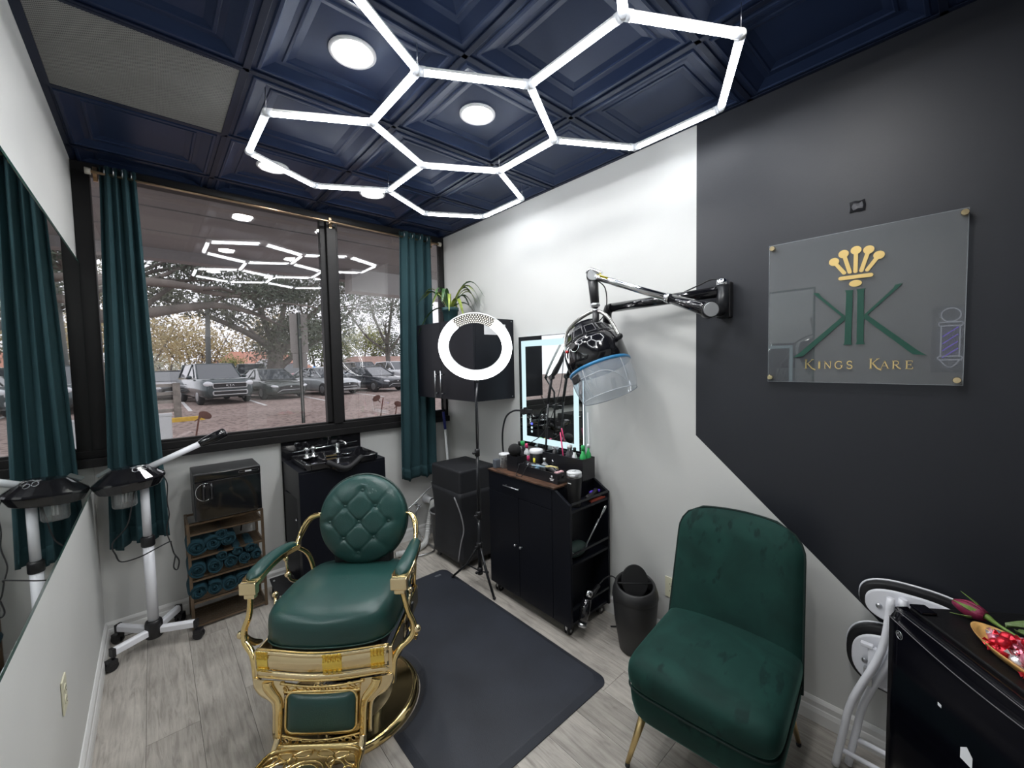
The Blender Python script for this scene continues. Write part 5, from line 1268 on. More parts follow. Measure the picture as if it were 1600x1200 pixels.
# bearing of the camera-facing side in the hood frame
fd = (HMx.inverted().to_3x3() @ (Vector((0, 0, 1.59))-HC)); fa_ = atan2(fd.y, fd.x)
for da, m_, nm in ((.55, BLACKP, 'dial'), (.95, mat('red_button', (.5, .02, .02), .4), 'power_button')):
    for sg in (1,):
        a = fa_-da if True else fa_+da
        p0 = hp(a, .176, .125); p1 = hp(a, .198 if nm == 'dial' else .188, .132)
        MB().cyl(p0, p1, .017 if nm == 'dial' else .008, n=16).build(nm, m_, t, w=True)
        if nm == 'dial': MB().tube([hp(a, .178, .125)+((p1-p0).normalized().orthogonal()*cos(b)+(p1-p0).normalized().cross((p1-p0).normalized().orthogonal())*sin(b))*.019 for b in [2*pi*k/20 for k in range(20)]], .002, 5, closed=True).build('dial_ring', CHROME, t, w=True)
vs_ = MB()
def visf(u, v):
    a = 2*pi*u; z = -.006-.155*v; r = .184+.010*sin(v*pi)-.020*v
    return hp(a, r, z)
vs_.grid(visf, 56, 10, cu=True); vis = vs_.build('visor', thin_glass('visor_plastic', (.90, .93, .96), .11, .24, (.90, .94, .98)), t, w=True)
vb = MB(); vb.tube([visf(k/56, 1.0) for k in range(56)], .0025, 6, closed=True)
for a in (fa_-.55, fa_+.75): vb.tube([Vector(visf(a/(2*pi), k/8)) for k in range(9)], .0018, 5)
vb.tube([Vector(visf((fa_-.75+1.4*k/24)/(2*pi), .28+.50*(max(0, k-12)/12)**2)) for k in range(25)], .002, 5)
vb.build('visor_ribs', thin_glass('visor_edge', (.80, .86, .92), .2, .55, (.85, .9, .95)), vis, w=True)
a = fa_-.95; MB().bx(-.020, .020, -.032, .032, -.006, .012, frame(hp(a, .186, -.035), HA, (HMx.to_3x3() @ Vector((-sin(a), cos(a), 0))))).build('visor_latch', BLACKP, t, bev=.003, w=True)
for sg in (1, -1):
    pv = hp(pi/2*sg*1.0, .176, .105); ov = hp(pi/2*sg, .205, .105)
    MB().cyl(pv, ov, .017, n=14).sph(ov, .016, 10, 7).build('pivot_knob', BLACKP, t, w=True)
bl = [hp(pi/2, .200, .105), hp(pi/2, .198, .20), hp(pi/2, .150, .285), hp(pi/2, .06, .315), hp(-pi/2, .04, .318), hp(-pi/2, .12, .300), hp(-pi/2, .178, .23), hp(-pi/2, .200, .105)]
MB().tube(bl, .0105, 10, sub=6).build('bail', mat('satin_steel', (.60, .59, .56), .25, 1.0), t, w=True)
MB().tube([PT+Vector((0, 0, .02)), PT-Vector((0, .0, .05)), hp(0, 0, .25)], [.018, .022, .03], 12).build('hood_stem', BLACKP, t, w=True)
MB().tube([JL+Vector((0, -.03, -.03)), Vector((1.86, 1.355, 1.98)), Vector((1.87, 1.35, 1.90)), Vector((1.87, 1.37, 1.83)), hp(-.8, .06, .25)], .0035, 6, sub=6).build('hood_cable', RUBBER, t, w=True)
MB().tube([(2.035, .815, 1.955), (2.04, .86, 1.965), (2.05, .92, 1.95), (2.04, .99, 1.925), (2.03, 1.02, 1.91)], .0035, 6, sub=5).build('wall_cable', RUBBER, t, w=True)
# ================================================================== black swing-top bin
bx_, by_ = 1.905, 1.205
t = thing('swing_bin', 'black oval swing-top bin standing on the floor between cart and velvet chair', 'bin', (bx_, by_, 0))
BINM = mat('matt_black_bin', (.017, .017, .018), .48)
def bin_ring(r, z, tilt=0.0):
    r *= .92; z *= .84
    d = Vector((-.72, -.69)); return [Vector((bx_+r*cos(2*pi*k/40), by_+r*sin(2*pi*k/40), z - tilt*(r*cos(2*pi*k/40)*d.x+r*sin(2*pi*k/40)*d.y))) for k in range(40)]
def rings_mesh(R):
    b = MB(); n = 40
    for r in R: b.v += [tuple(p) for p in r]
    for i in range(len(R)-1):
        for k in range(n): b.f.append((i*n+k, i*n+(k+1) % n, (i+1)*n+(k+1) % n, (i+1)*n+k)); b.sm.append(True)
    return b
b = rings_mesh([bin_ring(.0001, .003), bin_ring(.085, .001), bin_ring(.092, .006), bin_ring(.120, .20), bin_ring(.130, .345), bin_ring(.127, .352)]); b.build('bucket', BINM, t, w=True)
b = rings_mesh([bin_ring(.1315, .349), bin_ring(.1335, .356), bin_ring(.130, .39, .02), bin_ring(.117, .432, .16), bin_ring(.110, .440, .18), bin_ring(.101, .434, .18), bin_ring(.103, .40, .12), bin_ring(.107, .365)]); b.build('lid_ring', BINM, t, w=True)
fm_ = frame((bx_+.005, by_+.005, .375), (.69, -.72, 0), (.16, .15, 1))
MB().prism(ell(0, .0, .072, .086, 36), -.004, .004, fm_).build('swing_flap', BINM, t, bev=.003, w=True)
MB().cyl(fm_ @ Vector((-.090, -.012, 0)), fm_ @ Vector((.090, -.012, 0)), .005, n=8).build('flap_axle', BINM, t, w=True)

# ================================================================== green velvet chair (front = local -y)
def velvet():
    m, nt, n, l, b = _nt('green_velvet')
    tc = n.new('ShaderNodeTexCoord')
    n1 = n.new('ShaderNodeTexNoise'); n1.inputs['Scale'].default_value = 5; n1.inputs['Detail'].default_value = 6; n1.inputs['Distortion'].default_value = .9; l.new(tc.outputs['Object'], n1.inputs['Vector'])
    mp = n.new('ShaderNodeMapping'); mp.inputs['Scale'].default_value = (16, 6, 8); l.new(tc.outputs['Object'], mp.inputs[0])
    n2 = n.new('ShaderNodeTexNoise'); n2.inputs['Scale'].default_value = 1.6; n2.inputs['Detail'].default_value = 3; l.new(mp.outputs[0], n2.inputs['Vector'])
    r2 = n.new('ShaderNodeMapRange'); r2.inputs['From Min'].default_value = .57; r2.inputs['From Max'].default_value = .66; l.new(n2.outputs['Fac'], r2.inputs['Value'])
    r1 = n.new('ShaderNodeMapRange'); r1.inputs['From Min'].default_value = .47; r1.inputs['From Max'].default_value = .56; l.new(n1.outputs['Fac'], r1.inputs['Value'])
    mu = n.new('ShaderNodeMath'); mu.operation = 'MULTIPLY'; l.new(r1.outputs[0], mu.inputs[0]); l.new(r2.outputs[0], mu.inputs[1])
    rc = n.new('ShaderNodeValToRGB'); e = rc.color_ramp.elements; e[0].position = .3; e[0].color = (.0035, .023, .019, 1); e[1].position = .7; e[1].color = (.008, .047, .038, 1); l.new(n1.outputs['Fac'], rc.inputs['Fac'])
    mx = n.new('ShaderNodeMix'); mx.data_type = 'RGBA'; l.new(mu.outputs[0], mx.inputs['Factor']); l.new(rc.outputs['Color'], mx.inputs['A']); mx.inputs['B'].default_value = (.003, .021, .018, 1)
    l.new(mx.outputs['Result'], b.inputs['Base Color'])
    b.inputs['Roughness'].default_value = .75; b.inputs['Specular IOR Level'].default_value = .25
    b.inputs['Sheen Weight'].default_value = .35; b.inputs['Sheen Roughness'].default_value = .3; b.inputs['Sheen Tint'].default_value = (.25, .62, .52, 1)
    bp = n.new('ShaderNodeBump'); bp.inputs['Strength'].default_value = .25; bp.inputs['Distance'].default_value = .004; l.new(n1.outputs['Fac'], bp.inputs['Height']); l.new(bp.outputs[0], b.inputs['Normal'])
    return m
VELVET = velvet()
vc = thing('velvet_chair', 'armless dark green velvet accent chair with brass legs against the right wall', 'chair', (1.610, .650, 0), radians(-84))
def rbox(name, cx, cy, cz, sx, sy, sz, m, par, n=(4, 4, 4), mod=None, ns=24, nv=13, ex=5.0):
    """soft cushion: superellipsoid with optional vertex shaping"""
    b = MB(); v = []; f = []
    for j in range(nv):
        ph = -pi/2+pi*j/(nv-1)
        for i in range(ns*2):
            th = 2*pi*i/(ns*2)
            def p_(c, e): return math.copysign(abs(c)**(2/e), c)
            x = sx*p_(cos(ph), ex)*p_(cos(th), n[0]); y = sy*p_(cos(ph), ex)*p_(sin(th), n[1]); z = sz*p_(sin(ph), n[2])
            q = Vector((x, y, z))
            if mod: q = mod(q)
            v.append(q+Vector((cx, cy, cz)))
    N = ns*2
    for j in range(nv-1):
        for i in range(N): f.append((j*N+i, j*N+(i+1) % N, (j+1)*N+(i+1) % N, (j+1)*N+i))
    b.add(v, f, True); return b.build(name, m, par)
def seatmod(q):
    if q.z > 0: q.z += .018*max(0, 1-(q.x/.27)**2)*max(0, 1-(q.y/.27)**2)
    if q.y < 0: q.y -= .010*max(0, 1-(q.x/.27)**2)
    return q
st_ = rbox('seat_cushion', 0, -.015, .378, .262, .275, .072, VELVET, vc, (9, 9, 3.0), seatmod, 28, 15, 6)
rbox('seat_base', 0, -.010, .255, .255, .262, .085, VELVET, vc, (9, 9, 4), lambda q: Vector((q.x*(1+.10*(q.z/.085)*.5), q.y*(1+.10*(q.z/.085)*.5), q.z)), 28, 13, 6)
ps = []
for k in range(72):
    a = 2*pi*k/72; p_ = lambda c, e: math.copysign(abs(c)**(2/e), c); ps.append((.2575*p_(cos(a), 9), -.015+.2705*p_(sin(a), 9)-(.010 if sin(a) < 0 else 0)*max(0, 1-(p_(cos(a), 9))**2), .330))
MB().tube(ps, .004, 6, closed=True).build('seat_welt', mat('dark_velvet_welt', (.002, .016, .013), .8), st_)
def backf(u, v, off):
    # u across, v up; rounded top corners, leaning back, wrapping slightly
    x = 2*u-1; hw = .262-.016*v; H0 = .60; rc = .11
    X = x*hw; z = H0*v; over = z-(H0-rc)
    if over > 0:
        f = sqrt(max(0, 1-(over/rc)**2)); X = x*(hw-rc+rc*max(f, .10))
    z -= .016*(X/.25)**2*v
    return Vector((X, .165+.150*v-.022*x*x+off, .30+z))
bk = MB(); nu, nv = 29, 41
def shape(u, v):
    e = min(1, 4.5*min(u, 1-u)**.8)*min(1, 4.5*min(1-v, .9)**.8); return min(1, e)
F0 = [backf(i/(nu-1), j/(nv-1), -.042*shape(i/(nu-1), j/(nv-1))**.5) for j in range(nv) for i in range(nu)]
B0 = [backf(i/(nu-1), j/(nv-1), .034*shape(i/(nu-1), j/(nv-1))**.5+.0) for j in range(nv) for i in range(nu)]
f_ = []
for j in range(nv-1):
    for i in range(nu-1): f_.append((j*nu+i, j*nu+i+1, (j+1)*nu+i+1, (j+1)*nu+i))
n0 = nu*nv; g_ = [tuple(n0+q for q in f)[::-1] for f in f_]
bk.add(F0+B0, f_+g_, True); bko = bk.build('backrest', VELVET, vc)
wt = [backf(0, j/20, 0) for j in range(21)]+[backf(i/20, 1, 0) for i in range(1, 21)]+[backf(1, 1-j/20, 0) for j in range(1, 21)]
MB().tube(wt, .005, 6).build('backrest_welt', bpy.data.materials['dark_velvet_welt'], bko)
for x, y, dx, dy in ((-.205, -.205, -.04, -.075), (.205, -.205, .04, -.075), (-.205, .20, -.035, .055), (.205, .20, .035, .055)):
    lg = MB().tube([(x, y, .205), (x+dx, y+dy, .012)], [.0165, .0085], 16).build('leg', BRASS, vc)
    MB().tube([(x+dx*.98, y+dy*.98, .016), (x+dx, y+dy, .001)], [.0095, .009], 12).build('foot_cap', RUBBER, lg)

# ================================================================== mini fridge with sweets and rose
fr_rot = atan2(-.64, -.768)
P0 = Vector((1.585, .148, 0)); e1 = Vector((-.768, -.640, 0)); e2 = Vector((.640, -.768, 0)); W_, D_, Hh = .475, .44, .850
FRM = frame((P0.x, P0.y, 0), e1, e2)      # local x along the front, local y to the back, z: check
if (FRM.to_3x3() @ Vector((0, 0, 1))).z < 0:
    FRM = Matrix(((e1.x, e2.x, 0, P0.x), (e1.y, e2.y, 0, P0.y), (0, 0, 1, 0), (0, 0, 0, 1)))
FRG = mat('fridge_black', (.002, .002, .004), .14, spec=.22, noise=.1, nscale=40)
FTOP = mat('fridge_top_black', (.006, .006, .007), .4, spec=.3, bump=.2, bscale=160, noise=.3, nscale=60)
c_ = FRM @ Vector((W_/2, D_/2, 0))
t = thing('mini_fridge', 'black mini fridge turned towards the room at the right edge', 'fridge', (c_.x, c_.y, 0))
def fbox(x0, x1, y0, y1, z0, z1): return MB().bx(x0, x1, y0, y1, z0, z1, FRM)
fbox(0.004, W_-.004, .062, D_, .018, Hh-.012).build('cabinet', FRG, t, bev=.004, w=True)
fbox(.002, W_-.002, .050, D_+.004, Hh-.012, Hh).build('top_panel', FTOP, t, bev=.004, w=True)
fbox(.010, W_-.010, .046, .062, .03, Hh-.016).build('door_gasket', RUBBER, t, w=True)
dpoly = [(.0, .0), (.046, .0), (.046, Hh-.006-.03), (.040, Hh-.034), (.012, Hh-.034), (.0, Hh-.052)]
dr = MB()
# door: front skin with a scooped grip along the top that deepens to the middle
nn = 15; v_ = []
for i in range(nn):
    u = i/(nn-1); x = W_*u; sc_ = .012+.030*sin(pi*min(1, u*1.1))
    pr_ = [(.046, .03), (.0, .03), (.0, Hh-.030-sc_*.4), (.003, Hh-.026-sc_*.4), (.012, Hh-.018), (.014, Hh-.004), (.046, Hh-.002)]
    v_ += [FRM @ Vector((x, y, z)) for y, z in pr_]
m_ = 7; f_ = []
for i in range(nn-1):
    for k in range(m_): f_.append((i*m_+k, i*m_+(k+1) % m_, (i+1)*m_+(k+1) % m_, (i+1)*m_+k))
f_ += [tuple(range(m_)), tuple((nn-1)*m_+k for k in range(m_))[::-1]]
dr.add(v_, f_); dr.sm = [True]*len(dr.sm); door = dr.build('door', FRG, t, w=True)
gl = MB(); gl.tube([FRM @ Vector((W_*i/20, -.0005, Hh-.028-(.012+.030*sin(pi*min(1, i/20*1.1)))*.4)) for i in range(21)], .0016, 5); gl.tube([FRM @ Vector((W_*i/20, .013, Hh-.010)) for i in range(21)], .0013, 5)
gl.build('grip_edge', mat('fridge_edge_grey', (.12, .12, .13), .2), door, w=True)
eb = MB(); eb.tube([FRM @ Vector((.040+.011*cos(a), -.001, .785+.011*sin(a))) for a in [2*pi*k/20 for k in range(20)]], .0012, 5, closed=True)
eb.tube([FRM @ Vector((.034+.0012*k, -.001, .785+.006*sin(k*1.1))) for k in range(11)], .0009, 5)
eb.build('round_badge', STEEL, door, w=True)
MB().prism([(0, 0), (.030, 0), (.030, .026), (.015, .040), (0, .026)], 0, .0006, frame(FRM @ Vector((.235, -.0004, .615)), e1, (0, 0, 1))).build('white_patch', mat('patch_white', (.8, .82, .85), .5), door, w=True)  # flat white house-shaped patch on the door
MB().prism([(0, 0), (.010, 0), (.010, .008), (0, .008)], 0, .0006, frame(FRM @ Vector((.170, -.0004, .690)), e1, (0, 0, 1))).build('small_sticker', bpy.data.materials['patch_white'], door, w=True)
MB().bx(.0, .045, .05, .09, Hh, Hh+.008, FRM).build('hinge_cover', FRG, t, bev=.003, w=True)
for x in (.03, W_-.03):
    for y in (.09, D_-.03): MB().lathe([(.016, .001), (.016, .02)], 12, T_(FRM @ Vector((x, y, 0)))).build('foot', RUBBER, t, w=True)

tc_ = Vector((1.478, -.118, Hh)); TRF = Matrix(((e1.x, e2.x, 0, tc_.x), (e1.y, e2.y, 0, tc_.y), (0, 0, 1, tc_.z), (0, 0, 0, 1)))
t = thing('wooden_tray', 'long oval wooden tray of sweets on top of the mini fridge', 'tray', tc_)
WD = mat('amber_wood', (.62, .36, .12), .35, noise=.3, nscale=9, stretch=(1, 8, 8))
tl, tw_ = .155, .056; b = MB(); n_ = 40; v_ = []; prt = [(.55, .001), (.8, .003), (.96, .018), (1.0, .024), (.97, .024), (.9, .014), (.7, .007), (.001, .006)]
for s_, z in prt:
    for k in range(n_):
        a = 2*pi*k/n_; v_.append(TRF @ Vector((math.copysign(abs(cos(a))**.85, cos(a))*tl*s_, math.copysign(abs(sin(a))**1.15, sin(a))*tw_*s_, z)))
f_ = [(i*n_+k, i*n_+(k+1) % n_, (i+1)*n_+(k+1) % n_, (i+1)*n_+k) for i in range(len(prt)-1) for k in range(n_)]
b.add(v_, f_+[tuple(range(n_))[::-1]], True); b.build('bowl', WD, t, w=True)
CM = [('red', mat('red_foil', (.62, .02, .04), .28, .55, bump=.8, bscale=150)), ('silver', mat('silver_foil', (.80, .78, .80), .25, .8, bump=.8, bscale=150)), ('pink', mat('pink_foil', (.80, .28, .40), .3, .5, bump=.8, bscale=150))]
rnd = random.Random(5); nc = 0
cm_ = []
for k in range(3):
    m = MB(); m.sph((0, 0, 0), .0125, 10, 7, (1.15, .95, .9))
    for s_ in (-1, 1):
        for j in range(4): 
            a = j*pi/2+.3; m.add([(s_*.012, 0, 0), (s_*.022, .008*cos(a), .008*sin(a)), (s_*.022, .008*cos(a+1.2), .008*sin(a+1.2))], [(0, 1, 2)])
    cm_.append(m.mesh('wrapped_candy'))
spots = []
for lay, (cnt, zz) in enumerate(((24, .020), (12, .036), (4, .050))):
    for i in range(cnt):
        for _ in range(60):
            a = rnd.uniform(0, 2*pi); r = sqrt(rnd.random())*(.80-.14*lay); p = (r*cos(a)*tl*.92, r*sin(a)*tw_*.86, zz)
            if all((p[0]-q[0])**2+(p[1]-q[1])**2+(p[2]-q[2])**2 > .0200**2 for q in spots): spots.append(p); break
for i, p in enumerate(spots):
    cn, cmt = CM[(0, 0, 1, 2, 0, 2, 1)[i % 7]]
    me = cm_[0].copy(); o = put('wrapped_candy', me, cmt); o.scale = (1.15,)*3; o.location = TRF @ Vector(p); o.rotation_euler = (rnd.uniform(-.5, .5), rnd.uniform(-.5, .5), rnd.uniform(0, 6))
    tag(o, '%s foil-wrapped sweet piled on the long wooden tray' % cn, 'sweet', '%s sweets on the wooden tray' % cn)

t = thing('rose', 'single dark red rose with green stem and leaves lying on the mini fridge', 'flower', (1.62, -.08, Hh))
bud = Vector((1.664, -.012, Hh+.024)); dirr = Vector((-.035, -.062, -.002)).normalized(); RS = mat('rose_petal', (.20, .012, .05), .55, noise=.3, nscale=40); GR = mat('rose_green', (.16, .26, .05), .5, noise=.25, nscale=30); GRL = mat('rose_leaf', (.13, .20, .07), .45, noise=.25, nscale=30)
bm_ = frame(bud, dirr.orthogonal(), dirr.cross(dirr.orthogonal()))
if (bm_.to_3x3() @ Vector((0, 0, 1))).dot(dirr) < 0: bm_ = bm_ @ Matrix.Rotation(pi, 4, 'X')
for k in range(6):
    pt_ = MB()
    def pf_(u, v, k=k):
        a = k*1.05+(u-.5)*2.3; r = (.021 - .0022*(k % 3))*(sin(pi*(.18+.72*v))**.8); z = .030-.066*v
        return bm_ @ Vector((r*cos(a), r*sin(a), z*(1 if k % 2 else 1.06)))
    pt_.grid(pf_, 8, 8); pt_.build('petal', RS, t, solid=.0012, w=True)
MB().sph(bud, .015, 12, 8, (.9, .9, 1.4), frame((0, 0, 0), bm_.col[0].xyz, bm_.col[1].xyz)).build('bud_core', RS, t, w=True)
MB().tube([bud+dirr*.022, bud+dirr*.035, bud+dirr*.06+Vector((0, 0, -.008)), bud+dirr*.13+Vector((.0, 0, -.016)), bud+dirr*.33+Vector((.02, .0, -.019))], [.010, .008, .0042, .0038, .0035], 8, sub=4).build('stem', GR, t, w=True)
for k in range(5):
    m = MB(); a = k*2*pi/5; o0 = bm_ @ Vector((.012*cos(a), .012*sin(a), .024)); o1 = bm_ @ Vector((.024*cos(a), .024*sin(a), .004)); o2 = bm_ @ Vector((.036*cos(a), .036*sin(a), -.030)); sd_ = (o1-o0).cross(dirr).normalized()*.006
    m.add([o0-sd_, o0+sd_, o1+sd_*.8, o1-sd_*.8, o2], [(0, 1, 2, 3), (3, 2, 4)]); m.build('sepal', GR, t, solid=.001, w=True)
for (o0, dv, L, w_) in ((bud+dirr*.07, Vector((.25, -1, .10)), .13, .020), (bud+dirr*.09, Vector((-.75, -.75, .02)), .14, .024), (bud+dirr*.12, Vector((-.2, -1, .06)), .15, .022)):
    m = MB(); d0 = dv.normalized(); s0 = d0.cross(Vector((0, 0, 1))).normalized()
    m.grid(lambda u, v: o0+d0*L*v+s0*((2*u-1)*w_*sin(pi*min(.97, .06+.9*v))**.8)+Vector((0, 0, -.004+.012*sin(v*2.6)+.010*abs(2*u-1))), 5, 12); m.build('leaf', GRL, t, solid=.001, w=True)

# ================================================================== folding chair leaning behind the fridge
t = thing('folding_chair', 'folded white metal chair with black pads leaning on the wall behind the fridge', 'chair', (1.98, .15, 0))
def pad(yc, zc, hw, hh, ang, x, nm, pan=True):
    mm = Matrix.Translation((x, yc, zc)) @ Matrix.Rotation(ang, 4, 'X') @ Matrix(((0, 0, -1, 0), (1, 0, 0, 0), (0, -1, 0, 0), (0, 0, 0, 1)))
    mm = Matrix.Translation((x, yc, zc)) @ Matrix.Rotation(ang, 4, 'X') @ frame((0, 0, 0), (0, 1, 0), (0, 0, 1))
    out = []
    for k in range(48):
        a = 2*pi*k/48; e = 2.6; c, s_ = cos(a), sin(a); out.append((hw*math.copysign(abs(c)**(2/e), c), hh*math.copysign(abs(s_)**(2/e), s_)))
    p = MB().prism(out, -.030, -.002, mm).build(nm, mat('black_vinyl', (.014, .014, .016), .4) if 'black_vinyl' not in bpy.data.materials else bpy.data.materials['black_vinyl'], t, bev=.008, w=True)
    MB().tube([mm @ Vector((x_, y_, -.004)) for x_, y_ in out], .004, 6, closed=True).build('pad_piping', WHITEM, p, w=True)
    q = MB().prism([(x_*.86-.0, y_*.80) for x_, y_ in out], -.060, -.046, mm).build(nm.replace('pad', 'pan'), WHITEM, t, bev=.005, w=True)
    for s_ in (-.6, .6): MB().lathe([(.010, -.060), (.009, -.064), (.004, -.066), (0, -.066)], 12, mm @ T_((hw*s_, -hh*.1, 0)) ).build('bolt', STEEL, q, w=True)
    for s_ in (-.5, .5): MB().cyl(mm @ Vector((hw*s_, 0, -.046)), mm @ Vector((hw*s_, 0, -.03)), .008, n=8).build('spacer', STEEL, q, w=True)
pad(.120, .650, .160, .082, 0.0, 2.055, 'backrest_pad')
pad(.160, .425, .155, .130, 0.0, 2.050, 'seat_pad')
for k, (dx, y0, y1) in enumerate(((0, .318, .180), (.040, .285, .150), (.0, -.06, .06))):
    x0, x1 = 1.885+dx, 1.965+dx*.5
    MB().tube([(x0, y0, .012), (x0+.02, y0-.018, .14), (x0+.035, y0-.042, .28), (x1-.02, y1+.02, .50), (x1, y1, .70)], .0125, 10, sub=5).build('frame_tube', WHITEM, t, w=True)
MB().cyl((1.90, .30, .075), (1.90, -.05, .075), .009, n=10).build('cross_bar', WHITEM, t, w=True)
MB().cyl((1.945, .265, .115), (1.945, -.05, .115), .009, n=10).build('cross_bar', WHITEM, t, w=True)
MB().bx(1.955, 1.975, .215, .240, .40, .49).bx(1.950, 1.970, .225, .262, .485, .50).build('seat_hinge', WHITEM, t, bev=.003, w=True)
MB().bx(1.945, 1.957, .225, .250, .345, .41).build('stay_bracket', STEEL, t, w=True)

# ================================================================== acrylic sign on the black wall
t = thing('acrylic_sign', 'square clear acrylic sign with a gold crown and green letter emblem on the black wall', 'sign', (2.058, .32, 1.47))
sy0, sy1, sz0, sz1 = .024, .617, 1.476, 2.072; xf = 2.056
MB().bx(xf, xf+.005, sy0, sy1, sz0, sz1).build('acrylic_panel', thin_glass('clear_acrylic_reflect_haze', (.90, .92, .93), .065, .085, (.55, .57, .60)), t, w=True)  # grey haze in the panel stands in for the reflected white wall
ed = MB().tube([(xf+.0025, a, b_) for a, b_ in ((sy0, sz0), (sy1, sz0), (sy1, sz1), (sy0, sz1))], .0018, 4, closed=True).build('panel_edge', mat('acrylic_edge', (.30, .32, .34), .2), t, w=True)
SG = mat('sign_gold', (.80, .58, .22), .35, .35); SGREEN = mat('sign_green', (.010, .070, .048), .35)
for y, z in ((.604, 2.058), (.607, 1.495), (.033, 2.057), (.038, 1.494)):
    MB().cyl((XR-.001, y, z), (xf-.006, y, z), .0095, n=18).cyl((xf-.006, y, z), (xf-.010, y, z), .0110, .0095, n=18).build('standoff', GOLDP, t, w=True)
SF = Matrix(((0, 0, -1, xf-.0003), (1, 0, 0, 0), (0, 1, 0, 0), (0, 0, 0, 1)))     # (y, z, outwards)
cw = MB()
for (y0, z0), (y1, z1) in zip(((.385, 1.960), (.355, 1.985), (.317, 1.992), (.279, 1.986), (.249, 1.960)), ((.351, 1.909), (.334, 1.909), (.317, 1.909), (.300, 1.909), (.283, 1.909))):
    cw.prism(ell(y0, z0, .0165, .0155, 22), 0, .004, SF)
    d = Vector((y1-y0, z1-z0)).normalized(); p = Vector((-d.y, d.x))*.0065
    a_, b_ = Vector((y0, z0))+d*.010, Vector((y1, z1))
    cw.prism([tuple(a_+p), tuple(b_+p), tuple(b_+d*.004+p*.4), tuple(b_+d*.004-p*.4), tuple(b_-p), tuple(a_-p)], 0, .0035, SF)
cw.prism(rrect(.264, .370, 1.883, 1.8975, .007), 0, .004, SF); cw.prism(ell(.3165, 1.865, .0195, .0125, 24), 0, .004, SF)
cw.build('gold_crown', SG, t, w=True)
L_ = [[(.349, 1.842), (.321, 1.840), (.324, 1.833), (.3255, 1.636), (.321, 1.628), (.351, 1.628), (.3465, 1.636), (.344, 1.834)],
      [(.453, 1.845), (.432, 1.843), (.428, 1.831), (.345, 1.740), (.351, 1.734), (.439, 1.829)],
      [(.351, 1.744), (.345, 1.728), (.484, 1.586), (.521, 1.581), (.500, 1.597)]]
R_ = [[(.634-y, z) for y, z in q] for q in L_]
for nm, grp_ in (('mirrored_green_letter', L_), ('green_letter', R_)):
    k = MB()
    for i, q in enumerate(grp_): k.prism(q, .0002*i, .004+.0002*i, SF)
    k.build(nm, SGREEN, t, w=True)
# lettering: small serif capitals as strokes (u to the right as read = -y)
def letter(c):
    A = []
    arc = lambda cx, cy, rx, ry, a0, a1, n=10: [(cx+rx*cos(radians(a0+(a1-a0)*k/n)), cy+ry*sin(radians(a0+(a1-a0)*k/n))) for k in range(n+1)]
    T, H = .13, .055
    if c == 'K': A = [([(.12, 0), (.12, 1)], T), ([(.0, 0), (.25, 0)], H), ([(0, 1), (.25, 1)], H), ([(.75, 1), (.16, .45)], .06), ([(.28, .55), (.70, .02), (1.05, -.16)], .13), ([(.62, 1), (.88, 1)], H)]
    if c == 'I': A = [([(.5, 0), (.5, 1)], .24), ([(.2, 0), (.8, 0)], .09), ([(.2, 1), (.8, 1)], .09)]
    if c == 'N': A = [([(.12, 0), (.12, 1)], .07), ([(.10, .98), (.86, .04)], T), ([(.88, 0), (.88, 1)], .07), ([(0, 0), (.26, 0)], H), ([(0, 1), (.2, 1)], H), ([(.74, 1), (1, 1)], H)]
    if c == 'G': A = [(arc(.52, .5, .44, .5, 50, 310, 14), .11), ([(.86, .14), (.86, .46)], T), ([(.68, .46), (1.0, .46)], H), ([(.82, .72), (.84, .98)], .05)]
    if c == 'S': A = [(arc(.5, .75, .34, .25, 40, 270, 9)+arc(.5, .25, .36, .25, 90, -140, 9), .12), ([(.78, .74), (.80, .98)], .05), ([(.18, .26), (.16, .02)], .05)]
    if c == 'A': A = [([(.48, 1), (.08, 0)], .06), ([(.46, 1), (.88, 0)], T), ([(.22, .34), (.70, .34)], H), ([(-.04, 0), (.22, 0)], H), ([(.72, 0), (1.04, 0)], H)]
    if c == 'R': A = [([(.14, 0), (.14, 1)], T), ([(.14, 1), (.45, 1)]+arc(.45, .75, .28, .25, 90, -90, 8)+[(.14, .5)], .08), ([(.42, .5), (.72, .12), (1.0, .0)], T), ([(.0, 0), (.3, 0)], H), ([(0, 1), (.2, 1)], H)]
    if c == 'E': A = [([(.16, 0), (.16, 1)], T), ([(.0, 1), (.82, 1)], .06), ([(.0, 0), (.88, 0)], .06), ([(.16, .52), (.65, .52)], .06), ([(.82, 1.02), (.82, .8)], .05), ([(.88, -.02), (.88, .22)], .05), ([(.66, .64), (.66, .40)], .05)]
    return A
for c, y0, y1, z0, z1 in (('K', .478, .442, 1.534, 1.571), ('I', .433, .4215, 1.534, 1.562), ('N', .411, .387, 1.534, 1.562), ('G', .377, .350, 1.533, 1.563), ('S', .340, .318, 1.533, 1.563),
                          ('K', .269, .236, 1.534, 1.571), ('A', .237, .212, 1.534, 1.562), ('R', .204, .180, 1.533, 1.562), ('E', .168, .146, 1.533, 1.562)):
    k = MB(); w_ = y0-y1; h_ = z1-z0
    for pts_, th in letter(c):
        th *= h_
        P = [Vector((y0-w_*u, z0+h_*v)) for u, v in pts_]; l_ = []; r_ = []
        for i, p in enumerate(P):
            d = (P[min(i+1, len(P)-1)]-P[max(i-1, 0)]).normalized(); n2 = Vector((-d.y, d.x))*th/2; l_.append(tuple(p+n2)); r_.append(tuple(p-n2))
        for i in range(len(P)-1): k.prism([l_[i], l_[i+1], r_[i+1], r_[i]], 0, .0025+.00005*i, SF)
    k.build('gold_letter', GOLD, t, w=True)

